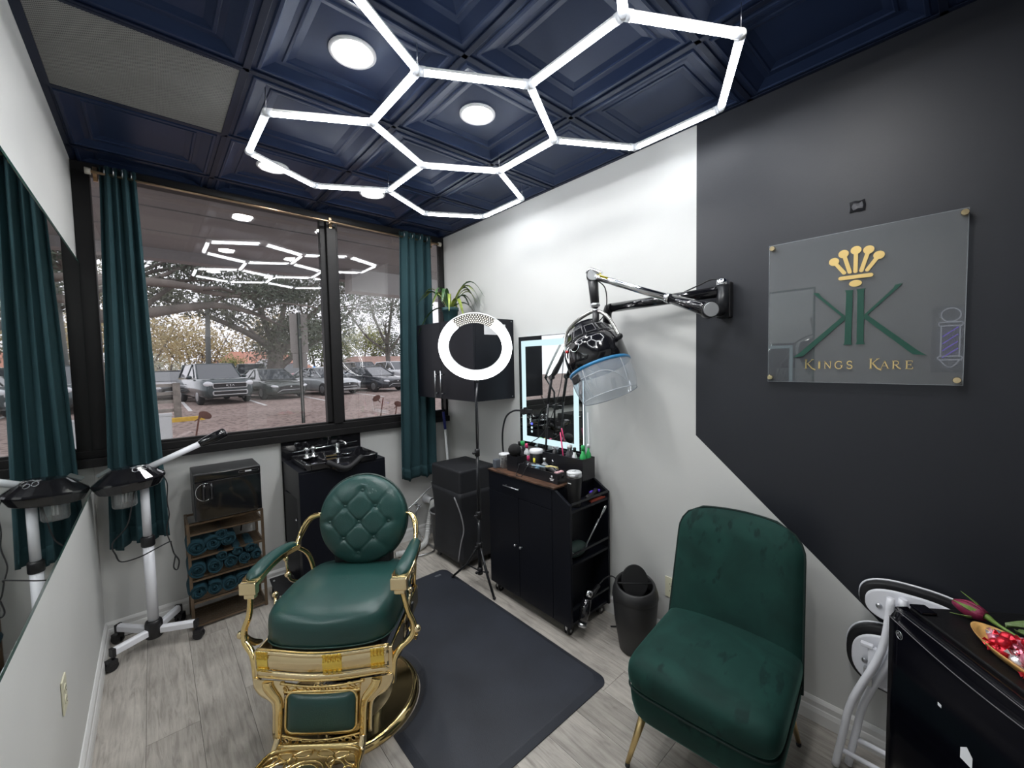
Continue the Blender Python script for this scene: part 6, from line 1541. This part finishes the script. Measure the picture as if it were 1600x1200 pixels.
# dark torn fixing plate above the sign
t = thing('wall_patch', 'small torn dark adhesive patch on the black wall above the sign', 'patch', (XR, .32, 2.167))
PM = frame((XR-.0005, .32, 2.167), (0, 1, 0), (0, 0, 1))
q = MB().prism([(-.024, -.020), (-.010, -.022), (.008, -.019), (.024, -.021), (.022, .0), (.025, .019), (.008, .022), (-.006, .018), (-.022, .021), (-.025, .002)], -.004, 0, PM).build('backing', BLACKG, t, w=True)
MB().prism([(-.016, -.012), (-.002, -.009), (.012, -.014), (.018, -.002), (.012, .012), (-.004, .008), (-.014, .014), (-.018, .0)], -.006, -.004, PM).build('torn_foam', mat('grey_foam', (.10, .10, .11), .8, noise=.5, nscale=90), t, w=True)

# barber-pole neon on the left wall, seen mirrored in the acrylic
t = thing('barber_pole_neon', 'white outlined barber pole neon with violet stripes on the left wall, mirrored in the sign', 'neon sign', (XL, .12, 1.44))
NW = emission('neon_white', (.85, .9, 1.0), 1.3); NV = emission('neon_violet', (.25, .12, 1.0), 2.2)
def nl(pts_, m, nm, closed=False, sub=0): MB().tube([(XL+.014, .122+a, 1.44+b_) for a, b_ in pts_], .0035, 6, closed=closed, sub=sub).build(nm, m, t, w=True)
MB().bx(XL+.001, XL+.008, .02, .22, 1.44, 1.93).build('backboard', thin_glass('neon_backboard', (.95, .95, .97), .05), t, w=True)
nl([(.05*cos(2*pi*k/20), .425+.05*sin(2*pi*k/20)) for k in range(20)], NW, 'top_globe', True)
nl(rrect(-.062, .062, .345, .372, .01, 3), NW, 'top_collar', True); nl(rrect(-.062, .062, .095, .122, .01, 3), NW, 'bottom_collar', True)
nl([(-.048, .345), (-.048, .122)], NW, 'side_line'); nl([(.048, .345), (.048, .122)], NW, 'side_line')
nl([(-.05+.1*k/10, .095-.055*sin(pi*k/10)) for k in range(11)], NW, 'bottom_cup')
for k in range(4): nl([(-.040, .300-.052*k+.035), (.040, .300-.052*k-.035)], NV, 'violet_stripe')
# ================================================================== outside: porch, car park, trees, houses
def ground_mat():
    m, nt, n, l, b = _nt('leaf_strewn_asphalt')
    tc = n.new('ShaderNodeTexCoord')
    n1 = n.new('ShaderNodeTexNoise'); n1.inputs['Scale'].default_value = .5; n1.inputs['Detail'].default_value = 6; l.new(tc.outputs['Object'], n1.inputs['Vector'])
    n2 = n.new('ShaderNodeTexNoise'); n2.inputs['Scale'].default_value = 7; n2.inputs['Detail'].default_value = 5; l.new(tc.outputs['Object'], n2.inputs['Vector'])
    c1 = n.new('ShaderNodeValToRGB'); c1.color_ramp.elements[0].position = .35; c1.color_ramp.elements[0].color = (.26, .19, .165, 1); c1.color_ramp.elements[1].position = .65; c1.color_ramp.elements[1].color = (.36, .275, .245, 1); l.new(n1.outputs['Fac'], c1.inputs['Fac'])
    c2 = n.new('ShaderNodeValToRGB'); c2.color_ramp.elements[0].position = .36; c2.color_ramp.elements[0].color = (.10, .055, .045, 1); c2.color_ramp.elements[1].position = .5; c2.color_ramp.elements[1].color = (1, 1, 1, 1); l.new(n2.outputs['Fac'], c2.inputs['Fac'])
    mx = n.new('ShaderNodeMix'); mx.data_type = 'RGBA'; mx.blend_type = 'MULTIPLY'; mx.inputs['Factor'].default_value = .75; l.new(c1.outputs['Color'], mx.inputs['A']); l.new(c2.outputs['Color'], mx.inputs['B'])
    l.new(mx.outputs['Result'], b.inputs['Base Color']); b.inputs['Roughness'].default_value = .9
    return m
g = MB(); ys = [3.6, 12, 24, 34, 44, 60, 150]; zs = [-.02, -.02, -.02, -.05, -.9, -1.6, -2.0]
v_ = []; f_ = []
for y, z in zip(ys, zs): v_ += [(-60, y, z), (90, y, z)]
for i in range(len(ys)-1): f_.append((i*2, i*2+1, i*2+3, i*2+2))
g.add(v_, f_); gr = tag(g.build('car_park', ground_mat()), kind='structure')
WL = mat('white_road_paint', (.62, .61, .6), .8, noise=.2, nscale=12); YL = mat('yellow_kerb_paint', (.62, .40, .06), .8, noise=.2, nscale=8)
for x in (-.4, 1.0, 3.4, 5.75, 8.35, 10.9): MB().bx(x-.06, x+.06, 19.2, 24.6, -.018, -.012).build('parking_line', WL, gr)
SOF = mat('taupe_soffit_paint', (.20, .18, .172), .75, noise=.05, nscale=2)
pr_ = tag(MB().bx(-3, 6, YB+.1, 5.55, 2.80, 2.86).build('porch_soffit', SOF), kind='structure')
MB().bx(-3, 6, 5.55, 5.72, 2.70, 3.02).build('fascia_board', mat('dark_fascia', (.22, .20, .195), .7), pr_)
for y in (4.15, 4.85): MB().bx(-3, 6, y-.01, y+.01, 2.792, 2.80).build('soffit_batten', SOF, pr_)
MB().bx(1.95, 4.6, 5.30, 5.56, 2.52, 2.80).build('header_beam', mat('light_header', (.36, .345, .335), .7), pr_)
tag(MB().bx(XL-3, XR+4, YB+.1, 5.4, -.10, -.005).build('porch_slab', mat('porch_concrete', (.34, .32, .30), .85, noise=.12, nscale=3)), kind='structure')
t = thing('porch_bollard', 'white square bollard just outside the lower left of the window', 'bollard', (.085, 5.5, 0))
MB().bx(.0, .13, 5.45, 5.55, 0, 1.10).bx(-.02, .15, 5.43, 5.57, 0, .06).build('post', mat('white_bollard_paint', (.66, .67, .68), .6), t, bev=.01, w=True)
MB().bx(-.008, .138, 5.44, 5.56, 1.10, 1.125).build('cap', bpy.data.materials['white_bollard_paint'], t, bev=.006, w=True)
# dead weeds by the glass
WEED = mat('dry_weed', (.22, .10, .08), .8)
def weed(lab, x, y, h, heads, seed):
    rnd = random.Random(seed); t = thing('dry_weed', lab, 'plant', (x, y, 0))
    MB().tube([(x, y, 0), (x+.02, y, h*.4), (x-.01, y+.01, h*.75), (x+.03, y, h)], .006, 5, sub=4).build('stem', WEED, t, w=True)
    for k in range(heads):
        z = h*(1-.16*k); c = Vector((x+rnd.uniform(-.07, .07), y, z)); m = MB()
        m.sph(c, .034, 9, 6, (1.3, .25, .8), Euler((0, rnd.uniform(-.6, .6), 0)).to_matrix().to_4x4()); m.cyl(c, (x, y, z-.04), .004, n=5); m.build('leaf', WEED, t, w=True)
weed('dry weed with a round brown leaf outside the left pane', .22, 3.85, 1.23, 2, 2)
weed('dry leggy weed outside the right pane', 1.62, 3.80, 1.26, 6, 4)
weed('shorter dry weed beside the leggy one outside the right pane', 1.75, 3.78, 1.19, 5, 6)

# street sign seen from behind
t = thing('street_sign', 'back of a grey sign on a perforated metal post outside the window', 'sign', (3.06, 12.53, 0))
SGB = mat('dull_sign_back', (.23, .215, .20), .6, .2); PST = mat('green_channel_post', (.055, .065, .06), .6)
MB().bx(2.86, 3.31, 12.49, 12.50, 1.93, 3.00).build('large_plate', SGB, t, bev=.004, w=True)
MB().bx(2.90, 3.27, 12.49, 12.50, 1.52, 1.91).build('small_plate', SGB, t, bev=.004, w=True)
MB().bx(3.045, 3.125, 12.43, 12.445, -.02, 3.02).bx(3.045, 3.06, 12.43, 12.48, -.02, 3.02).bx(3.11, 3.125, 12.43, 12.48, -.02, 3.02).build('channel_post', PST, t, w=True)
hl = MB()
for k in range(34): hl.prism(ell(0, 0, .011, .011, 8), 0, .002, frame((3.085, 12.428, .15+k*.04), (1, 0, 0), (0, 0, 1)))
hl.build('punched_holes', mat('post_hole', (.3, .28, .26), .8), t, w=True)
t = thing('lamp_post', 'grey metal lamp post rising behind the dark green car', 'lamp post', (2.15, 26, 0))
MB().tube([(2.12, 26, -.02), (2.25, 26, 4.0), (2.32, 26, 7.0)], [.13, .105, .09], 12).build('pole', mat('galvanised_pole', (.20, .21, .20), .6, .3), t, w=True)
MB().bx(2.0, 2.3, 25.85, 26.15, -.02, .12).build('base', mat('pole_base', (.4, .39, .37), .8), t, w=True)
t = thing('timber_fence', 'short grey post and rail fence at the left of the car park', 'fence', (-.2, 16.5, 0))
FW = mat('weathered_timber', (.24, .22, .20), .85, noise=.25, nscale=6)
for x in (.55, -1.6, -3.6): MB().bx(x-.09, x+.09, 16.4, 16.58, -.02, 1.12).build('post', FW, t, bev=.01, w=True)
for z in (.28, .55, .80, 1.05): MB().bx(-3.6, .46, 16.46, 16.52, z-.05, z+.05).build('rail', FW, t, w=True)
t = tag(MB().bx(-4, 1.15, 15.7, 15.9, -.02, .10).build('kerb', YL), 'yellow painted kerb below the timber fence', 'kerb')

# ---- cars (front = local -y)
TYRE = mat('tyre', (.02, .02, .021), .8); RIM_ = mat('alloy_rim', (.35, .36, .37), .35, .8); CGL = mat('car_glass', (.05, .06, .07), .06, spec=.9, coat=.6); LAMP_ = mat('headlamp', (.70, .72, .75), .15); GRIL = mat('grille_black', (.015, .015, .017), .4); TRM = mat('silver_trim', (.55, .56, .57), .3, .8); TAIL = mat('tail_lamp', (.35, .02, .02), .3)
def car(name, label, loc, rz, paint, kind='sedan', back=False, emblem=False, W=.92, L=4.7):
    t = thing(name, label, 'car', (loc[0], loc[1], -.02), rz + (pi if back else 0), group='cars parked outside')
    big = kind in ('suv', 'pickup'); hz_, bz_, rz_ = (1.10, 1.12, 1.76) if big else (.86, .98, 1.45); g0 = .30 if big else .24
    h = L/2
    # body stations: y, half width, bottom, shoulder z, top z
    if big: stn = [(-h, .78, g0+.10, .70, .82), (-h+.12, .88, g0, .86, 1.02), (-h+.45, .96, g0-.02, .98, hz_), (-h+1.35, .98, g0-.02, 1.02, bz_), (0, .98, g0-.02, 1.04, bz_+.02), (h-.6, .97, g0, 1.05, bz_+.03), (h-.12, .92, g0+.02, 1.02, bz_), (h, .86, g0+.10, .92, bz_-.12)]
    else: stn = [(-h, .66, g0+.06, .52, .62), (-h+.12, .80, g0, .62, .72), (-h+.5, .90, g0-.04, .72, .82), (-h+1.35, .92, g0-.04, .82, .93), (0, .92, g0-.04, .86, bz_-.02), (h-.7, .91, g0-.02, .90, bz_+.02), (h-.12, .85, g0+.02, .88, bz_), (h, .78, g0+.12, .80, bz_-.10)]
    b = MB(); n_ = 12
    for y, w, z0, zsh, z1 in stn:
        w = w*W/.92
        b.v += [(x, y, z) for x, z in ((-w*.90, z0), (w*.90, z0), (w, z0+.12), (w*1.01, (z0+zsh)/2), (w, zsh), (w*.93, z1-.03), (w*.80, z1), (-w*.80, z1), (-w*.93, z1-.03), (-w, zsh), (-w*1.01, (z0+zsh)/2), (-w, z0+.12))]
    for i in range(len(stn)-1):
        for k in range(n_): b.f.append((i*n_+k, i*n_+(k+1) % n_, (i+1)*n_+(k+1) % n_, (i+1)*n_+k)); b.sm.append(True)
    b.f += [tuple(range(n_))[::-1], tuple((len(stn)-1)*n_+k for k in range(n_))]; b.sm += [False, False]
    body = b.build('body', paint, t)
    if kind == 'suv': gh = [(-h+1.30, .80, bz_-.02), (-h+2.05, .70, rz_-.03), (0.2, .70, rz_), (h-.55, .68, rz_-.06), (h-.10, .76, bz_)]
    elif kind == 'pickup': gh = [(-h+1.45, .80, bz_-.02), (-h+2.1, .70, rz_-.03), (.2, .70, rz_), (.75, .70, rz_-.04), (.90, .78, bz_)]
    else: gh = [(-h+1.25, .78, bz_-.06), (-h+2.15, .62, rz_-.03), (0.2, .62, rz_), (h-1.35, .60, rz_-.08), (h-.55, .72, bz_+.01)]
    gm = MB(); base = bz_-.05
    tops = gh[1:-1]
    v = [(-gh[0][1]*1.04, gh[0][0], base), (gh[0][1]*1.04, gh[0][0], base), (gh[-1][1]*1.04, gh[-1][0], base), (-gh[-1][1]*1.04, gh[-1][0], base)]
    for y, w, z in tops: v += [(-w, y, z), (w, y, z)]
    m_ = len(tops)
    f = [(0, 1, 5, 4), (2, 3, 4+2*(m_-1), 5+2*(m_-1)), (1, 2)+tuple(5+2*i for i in range(m_))[::-1], (3, 0)+tuple(4+2*i for i in range(m_))]
    for i in range(m_-1): f.append((4+2*i, 5+2*i, 7+2*i, 6+2*i))
    gm.add(v, f); gm.build('cabin_glass', CGL, t, bev=.03)
    rf = MB(); 
    for y, w, z in tops: rf.v += [(-w*1.02, y, z-.02), (w*1.02, y, z-.02), (w*.96, y, z+.022), (-w*.96, y, z+.022)]
    for i in range(m_-1):
        for k in range(4): rf.f.append((i*4+k, i*4+(k+1) % 4, (i+1)*4+(k+1) % 4, (i+1)*4+k)); rf.sm.append(False)
    rf.f += [(0, 1, 2, 3), tuple((m_-1)*4+k for k in (3, 2, 1, 0))]; rf.sm += [False]*2
    rf.build('roof', paint, t, bev=.02)
    for s_ in (-1, 1):
        MB().cyl((s_*gh[0][1]*1.03, gh[0][0], base+.02), (s_*tops[0][1]*1.01, tops[0][0], tops[0][2]), .035, n=6).build('front_pillar', paint, t)
        MB().cyl((s_*gh[-1][1]*1.03, gh[-1][0], base+.02), (s_*tops[-1][1]*1.01, tops[-1][0], tops[-1][2]), .05, n=6).build('rear_pillar', paint, t)
        MB().cyl((s_*.95*W/.92, .15, base+.02), (s_*tops[1][1]*1.02, .15, tops[1][2]-.02), .03, n=6).build('centre_pillar', paint, t)
        MB().sph((s_*1.04*W/.92, gh[0][0]+.35, base+.10), .10, 10, 6, (1.1, .6, .75)).build('door_mirror', paint, t)
        xh = s_*(.66 if not big else .74)*W/.92; zh = .62 if not big else .88
        MB().sph((xh, -h+.10, zh), .16, 12, 7, (1.15, .6, .42 if not big else .75), Euler((0, s_*-.18, s_*.35)).to_matrix().to_4x4()).build('headlamp', LAMP_, t)
        MB().sph((s_*.70, h-.07, bz_-.12), .14, 10, 6, (1.2, .5, .6)).build('tail_lamp', TAIL, t)
        for yy in (-h+.92, h-.98):
            r = .37 if big else .33
            wh = MB().lathe([(.0, -.10), (r*.62, -.11), (r*.92, -.10), (r, -.06), (r, .06), (r*.92, .10), (r*.62, .11), (0, .10)], 24, frame((s_*(.86*W/.92), yy, r), (0, 1, 0), (0, 0, 1))).build('wheel', TYRE, t)
            MB().lathe([(0, -.118), (r*.30, -.122), (r*.58, -.112), (r*.62, -.10), (r*.62, .10), (r*.58, .112), (r*.3, .122), (0, .118)], 10, frame((s_*(.86*W/.92), yy, r), (0, 1, 0), (0, 0, 1)), smooth=False).build('alloy_rim', RIM_, wh)
    if big:
        MB().bx(-.60, .60, -h-.015, -h+.10, .72, .90).build('grille', GRIL, t, bev=.03)
        MB().tube([(x, -h-.02, z) for x, z in rrect(-.62, .62, .71, .91, .07, 4)], .022, 6, closed=True).build('grille_surround', TRM, t)
        MB().tube([(x, -h-.02, z) for x, z in rrect(-.62, .62, .42, .58, .05, 4)], .028, 6, closed=True).build('bumper_surround', TRM, t)
        MB().bx(-.6, .6, -h-.01, -h+.08, .43, .57).build('bumper_intake', GRIL, t)
        if emblem:
            k = MB()
            for i, c in enumerate('KIA'):
                for pts_, th in letter(c):
                    if th < .06: continue
                    P = [Vector((-.155+i*.105+.095*min(1, max(0, u)), -h-.03, .78+.075*max(0, v))) for u, v in pts_]; k.tube(P, .010, 4)
            k.build('front_lettering', WHITEP, t)
    else:
        MB().prism([(-.62, .36), (.62, .36), (.50, .60), (.22, .66), (-.22, .66), (-.50, .60)], -.04, .02, frame((0, -h-.01, 0), (1, 0, 0), (0, 0, 1))).build('grille', GRIL, t, bev=.01)
        MB().tube([(-.62, -h-.03, .34), (-.40, -h-.05, .46), (.40, -h-.05, .46), (.62, -h-.03, .34)], .014, 5).build('grille_bar', TRM, t)
        MB().sph((0, -h-.04, .60), .045, 10, 6, (1, .4, .8)).build('badge', TRM, t)
    if back or kind == 'pickup':
        MB().bx(-.24, .24, h-.01, h+.012, .72, .84).build('licence_plate', WHITEP, t)
    return t
def paint(n, c): return mat(n, c, .18, .25, coat=.8)
car('suv_car', 'dark green SUV with a silver framed grille parked nearest the timber fence', (2.12, 23.6), radians(9), paint('dark_green_paint', (.035, .055, .06)), 'suv', emblem=True)
car('sedan_car', 'dark grey-green sedan parked between the SUV and the silver sedan', (4.50, 24.2), radians(11), paint('grey_green_paint', (.07, .085, .08)))
car('sedan_car', 'silver sedan parked behind the window mullion', (7.10, 24.3), radians(16), paint('silver_paint', (.42, .45, .46)))
car('sedan_car', 'black sedan parked at the right end beside the right curtain', (9.9, 24.4), radians(15), paint('black_paint', (.03, .035, .045)))
car('pickup_truck', 'dark pickup truck seen from behind between the SUV and the tree trunk', (4.9, 32.0), radians(-5), paint('dark_truck_paint', (.05, .065, .06)), 'pickup', back=True)
car('suv_car', 'red SUV parked in the second row behind the sign post', (6.95, 30.6), radians(8), paint('red_paint', (.28, .03, .05)), 'suv')
car('sedan_car', 'pale sedan in the second row behind the silver sedan', (9.3, 30.8), radians(8), paint('pale_paint', (.55, .58, .58)))
car('suv_car', 'black SUV in the second row behind the black sedan', (12.1, 31.6), radians(8), paint('charcoal_paint', (.05, .05, .06)), 'suv')
car('suv_car', 'white SUV at the far right of the second row', (15.0, 31.8), radians(8), paint('white_paint', (.75, .76, .78)), 'suv')
car('sedan_car', 'dark car half hidden left of the green SUV', (.62, 28.5), radians(6), paint('slate_paint', (.10, .10, .11)))

# ---- houses
def house(label, x0, x1, y0, y1, z0, ze, zr, wallc, roofc, gable=None, hip=2.0):
    t = thing('house', label, 'house', ((x0+x1)/2, (y0+y1)/2, z0))
    WM = mat('house_wall_%d' % int(x0*10), wallc, .8); RM_ = mat('house_roof_%d' % int(x0*10), roofc, .85, noise=.15, nscale=1.5)
    MB().bx(x0, x1, y0, y1, z0, ze).build('wall', WM, t, w=True)
    o = .5; ym = (y0+y1)/2
    v = [(x0-o, y0-o, ze), (x1+o, y0-o, ze), (x1+o, y1+o, ze), (x0-o, y1+o, ze), (x0+hip, ym, zr), (x1-hip, ym, zr)]
    MB().add(v, [(0, 1, 5, 4), (2, 3, 4, 5), (1, 2, 5), (3, 0, 4), (3, 2, 1, 0)]).build('roof', RM_, t, w=True)
    if gable:
        gx0, gx1, gz = gable
        MB().add([(gx0, y0-2.2, ze), (gx1, y0-2.2, ze), ((gx0+gx1)/2, y0-2.2, gz), (gx0, y0+2, ze), (gx1, y0+2, ze), ((gx0+gx1)/2, y0+2, gz)], [(0, 1, 2), (0, 2, 5, 3), (1, 4, 5, 2), (3, 5, 4)]).build('gable', mat('gable_grey', (.40, .42, .43), .8), t, w=True)
        MB().bx(gx0, gx1, y0-2.0, y0, z0, ze).build('porch_wall', WM, t, w=True)
    k = 0; x = x0+1.2
    while x < x1-1.5:
        wd = MB().bx(x, x+1.0, y0-.05, y0+.02, z0+.9, ze-.5).build('window', mat('house_window_frame', (.6, .6, .58), .6) if 'house_window_frame' not in bpy.data.materials else bpy.data.materials['house_window_frame'], t, w=True)
        MB().bx(x+.1, x+.9, y0-.07, y0-.05, z0+1.0, ze-.6).build('pane', CGL, wd, w=True); x += 2.6
house('house with a terracotta roof and small grey gable behind the oak trunk', 5.2, 14.5, 55, 63, -1.5, 1.25, 3.35, (.55, .54, .52), (.50, .24, .17), (8.2, 11.2, 2.35))
house('low house with a brown roof seen through the right pane', 18.5, 34.0, 58, 66, -1.6, 1.0, 2.75, (.50, .46, .42), (.38, .25, .21), None, 4.0)
house('small tan house at the far left behind the fence', -8, 1.2, 50, 57, -1.3, 1.1, 2.1, (.55, .52, .48), (.45, .26, .20))
house('small house with a reddish roof behind the green SUV', 2.6, 5.6, 48, 53, -1.2, 1.15, 1.9, (.60, .56, .50), (.48, .22, .17), None, .8)
t = thing('blue_canopy', 'bright blue canopy tent beyond the second row of cars', 'canopy', (13.3, 48, -1.1))
MB().add([(12.2, 47, .6), (14.2, 47, .6), (14.2, 49, .6), (12.2, 49, .6), (13.2, 48, 1.45)], [(0, 1, 4), (1, 2, 4), (2, 3, 4), (3, 0, 4)]).build('canopy_top', mat('blue_tarp', (.02, .25, .75), .6), t, solid=.02, w=True)
for x, y in ((12.25, 47.05), (14.15, 47.05), (14.15, 48.95), (12.25, 48.95)): MB().cyl((x, y, -1.2), (x, y, .6), .04, n=6).build('pole', STEEL, t, w=True)

# ---- trees
BARK = mat('oak_bark', (.15, .13, .115), .9, noise=.3, nscale=3)
def leafcloud(m, c, r, n, s, rnd, sc=(1, 1, .6)):
    for _ in range(n):
        while True:
            p = Vector((rnd.uniform(-1, 1), rnd.uniform(-1, 1), rnd.uniform(-1, 1)))
            if p.length < 1: break
        p = Vector((p.x*sc[0], p.y*sc[1], p.z*sc[2]))*r+c; a = Vector((rnd.gauss(0, 1), rnd.gauss(0, 1), rnd.gauss(0, 1))).normalized(); b_ = a.orthogonal().normalized(); q = s*rnd.uniform(.6, 1.4)
        o = len(m.v); m.v += [tuple(p-a*q), tuple(p+b_*q*.5), tuple(p+a*q), tuple(p-b_*q*.5)]; m.f.append((o, o+1, o+2, o+3)); m.sm.append(False)
def tree(label, base, limbs, leafcol, leafn, leafs, seed, cl=1.5, name='tree', sc=(1, 1, .6), trunk_r=.45, depth=3):
    rnd = random.Random(seed); t = thing(name, label, 'tree', base); br = MB(); tips = []
    def grow(p, d, L, r, k):
        q = p+d*L; mid = p+d*L*.5+Vector((rnd.uniform(-.1, .1), rnd.uniform(-.1, .1), rnd.uniform(-.05, .1)))*L
        br.tube([p, mid, q], [r, r*.85, r*.62], 7 if r > .08 else 5, sub=2); tips.append((mid, k)); tips.append((q, k))
        if k <= 0: return
        for j in range(rnd.choice((2, 3))):
            dd = (d+Vector((rnd.uniform(-.9, .9), rnd.uniform(-.7, .7), rnd.uniform(-.35, .55)))).normalized(); grow(q, dd, L*rnd.uniform(.55, .85), r*.6, k-1)
    if limbs and isinstance(limbs[0], tuple):
        for pts_, rr in limbs:
            P = [Vector(p) for p in pts_]; br.tube(P, rr, 10, sub=4)
            if len(P) > 2 or rr[-1] < .25:
                e = P[-1]; d = (P[-1]-P[-2]).normalized(); grow(e, d, (P[-1]-P[-2]).length*.7, rr[-1]*.8, depth-1)
                for i in range(1, len(P)-1):
                    d = (P[i+1]-P[i]).normalized(); dd = (d+Vector((rnd.uniform(-.6, .6), rnd.uniform(-.8, .8), rnd.uniform(.2, .8)))).normalized(); grow(P[i], dd, (P[-1]-P[0]).length*.28, rr[i]*.5, depth-1)
    br.build('branches', BARK, t, w=True)
    lf = MB(); ends = [p for p, k in tips if k <= 1]
    per = max(1, leafn//max(1, len(ends)))
    for p in ends: leafcloud(lf, p, cl, per, leafs, rnd, sc)
    o = lf.build('foliage', leafcol, t, w=True); o['kind'] = 'stuff'
    return t
def leafm(n, c): 
    m = mat(n, c, .7, noise=.35, nscale=1.2); return m
LG1 = leafm('oak_leaf', (.10, .105, .07)); LG2 = leafm('oak_leaf_dark', (.085, .10, .07)); LG3 = leafm('autumn_leaf', (.36, .29, .14)); LG4 = leafm('yellow_green_leaf', (.25, .26, .08))
tree('spreading oak with a forked grey trunk standing behind the parked sedans', (5.3, 27, 0), [
    ([(5.25, 27, -.05), (5.30, 27, 1.2), (5.42, 27, 2.35)], [.52, .42, .40]),
    ([(5.42, 27, 2.30), (4.7, 26.8, 3.0), (3.6, 26.4, 3.6), (2.2, 26, 4.2)], [.24, .20, .15, .10]), ([(5.42, 27, 2.30), (5.1, 27.3, 3.7), (4.7, 27.6, 5.1), (4.0, 27.8, 6.4)], [.20, .16, .12, .08]),
    ([(5.45, 27, 2.30), (5.7, 26.8, 4.0), (6.0, 26.6, 5.6), (6.1, 26.5, 7.0)], [.19, .15, .11, .07]), ([(5.5, 27, 2.2), (6.4, 27, 3.2), (7.4, 27, 4.6), (8.6, 27, 5.6)], [.26, .22, .16, .10]),
    ([(5.45, 27, 1.3), (6.2, 27.3, 2.0), (7.2, 27.4, 2.6), (8.8, 27.4, 4.0)], [.20, .16, .13, .09])], LG1, 22000, .085, 21, 1.2)
tree('large oak whose long limbs reach in from the left above the car park', (-6, 15, 0), [
    ([(-6, 15, -.05), (-5.8, 15, 1.6), (-5.2, 15, 2.8)], [.75, .62, .55]),
    ([(-5.2, 15, 2.8), (-2.5, 15, 2.75), (-.2, 15, 3.05), (1.4, 15.2, 3.42), (2.4, 15.3, 3.30), (3.1, 15.4, 3.0)], [.26, .20, .15, .10, .07, .04]),
    ([(-5.2, 15, 2.8), (-2.5, 14.6, 3.6), (0, 14.6, 3.86), (1.2, 14.8, 3.82)], [.22, .17, .12, .08]),
    ([(1.0, 15, 3.82), (2.2, 15, 3.72), (3.2, 15.2, 3.95), (4.2, 15.4, 4.3)], [.08, .07, .06, .04]),
    ([(-3, 15, 3.3), (-1.0, 15.5, 4.6), (1.0, 16, 5.2), (2.6, 16.5, 5.6)], [.2, .15, .12, .08])], LG2, 24000, .055, 33, .8, depth=3)
tree('tall thin tree with sparse leaves seen through the right pane', (15.3, 34, -.1), [
    ([(15.4, 34, -.1), (15.35, 34, 1.6), (15.3, 34, 3.0)], [.24, .20, .18]), ([(15.3, 34, 3.0), (14.6, 34, 4.6), (14.0, 34, 6.2)], [.12, .10, .07]), ([(15.3, 34, 3.0), (15.6, 34, 5.0), (15.9, 34, 7.0)], [.13, .10, .07]), ([(15.3, 34, 2.4), (16.4, 34, 3.8), (17.4, 34, 5.6)], [.12, .09, .06]), ([(15.3, 34, 2.6), (13.6, 34, 3.8), (12.4, 34, 5.4)], [.11, .08, .06])], LG1, 5200, .075, 44, 1.1)
def bush(label, c, r, n, s, lm, seed, sc=(1.3, .8, .8), name='tree'):
    rnd = random.Random(seed); t = thing(name, label, 'tree', (c[0], c[1], -1.0)); m = MB()
    for k in range(4): m.tube([(c[0]+(k-1.5)*.2, c[1], -1.2), (c[0]+(k-1.5)*r*.25, c[1], c[2]*.5), (c[0]+(k-1.5)*r*.5, c[1], c[2]+r*.3)], [.12, .10, .05], 6)
    m.build('branches', BARK, t, w=True); lf = MB(); 
    for k in range(9): leafcloud(lf, Vector(c)+Vector((rnd.uniform(-.7, .7)*sc[0], rnd.uniform(-.4, .4), rnd.uniform(-.6, .6)*sc[2]))*r, r*.55, n//9, s, rnd, (1, 1, .9))
    lf.build('foliage', lm, t, w=True)['kind'] = 'stuff'
bush('pale tan tree beyond the fence at the far left', (-1.5, 52, 4.0), 4.5, 3600, .16, LG3, 1)
bush('tan leafed tree behind the lamp post', (4.0, 62, 4.2), 4.5, 3600, .18, LG3, 2)
bush('tan leafed tree above the terracotta roof', (11.0, 70, 5.6), 5.0, 3400, .2, LG3, 3)
bush('green tree right of the street sign', (17.0, 60, 4.2), 4.2, 3800, .17, leafm('mid_green_leaf', (.11, .13, .06)), 4)
bush('yellow-green tree in the right pane', (24.5, 64, 4.8), 4.2, 3600, .18, LG4, 5)
bush('dark green tree at the right edge behind the thin tree', (31.5, 66, 4.6), 4.6, 3600, .18, leafm('deep_green_leaf', (.055, .075, .04)), 6)
bush('small bright green shrub behind the SUV', (4.0, 34, 1.7), .9, 900, .07, LG4, 7, name='shrub')
bush('pale flowering shrub behind the fence', (.8, 40, 1.4), 1.5, 1400, .09, leafm('pale_leaf', (.40, .40, .30)), 8, name='shrub')
bush('tall hazy tree at the left edge behind the fence', (-6, 66, 8.5), 6.0, 3600, .22, leafm('hazy_leaf', (.20, .19, .13)), 9)
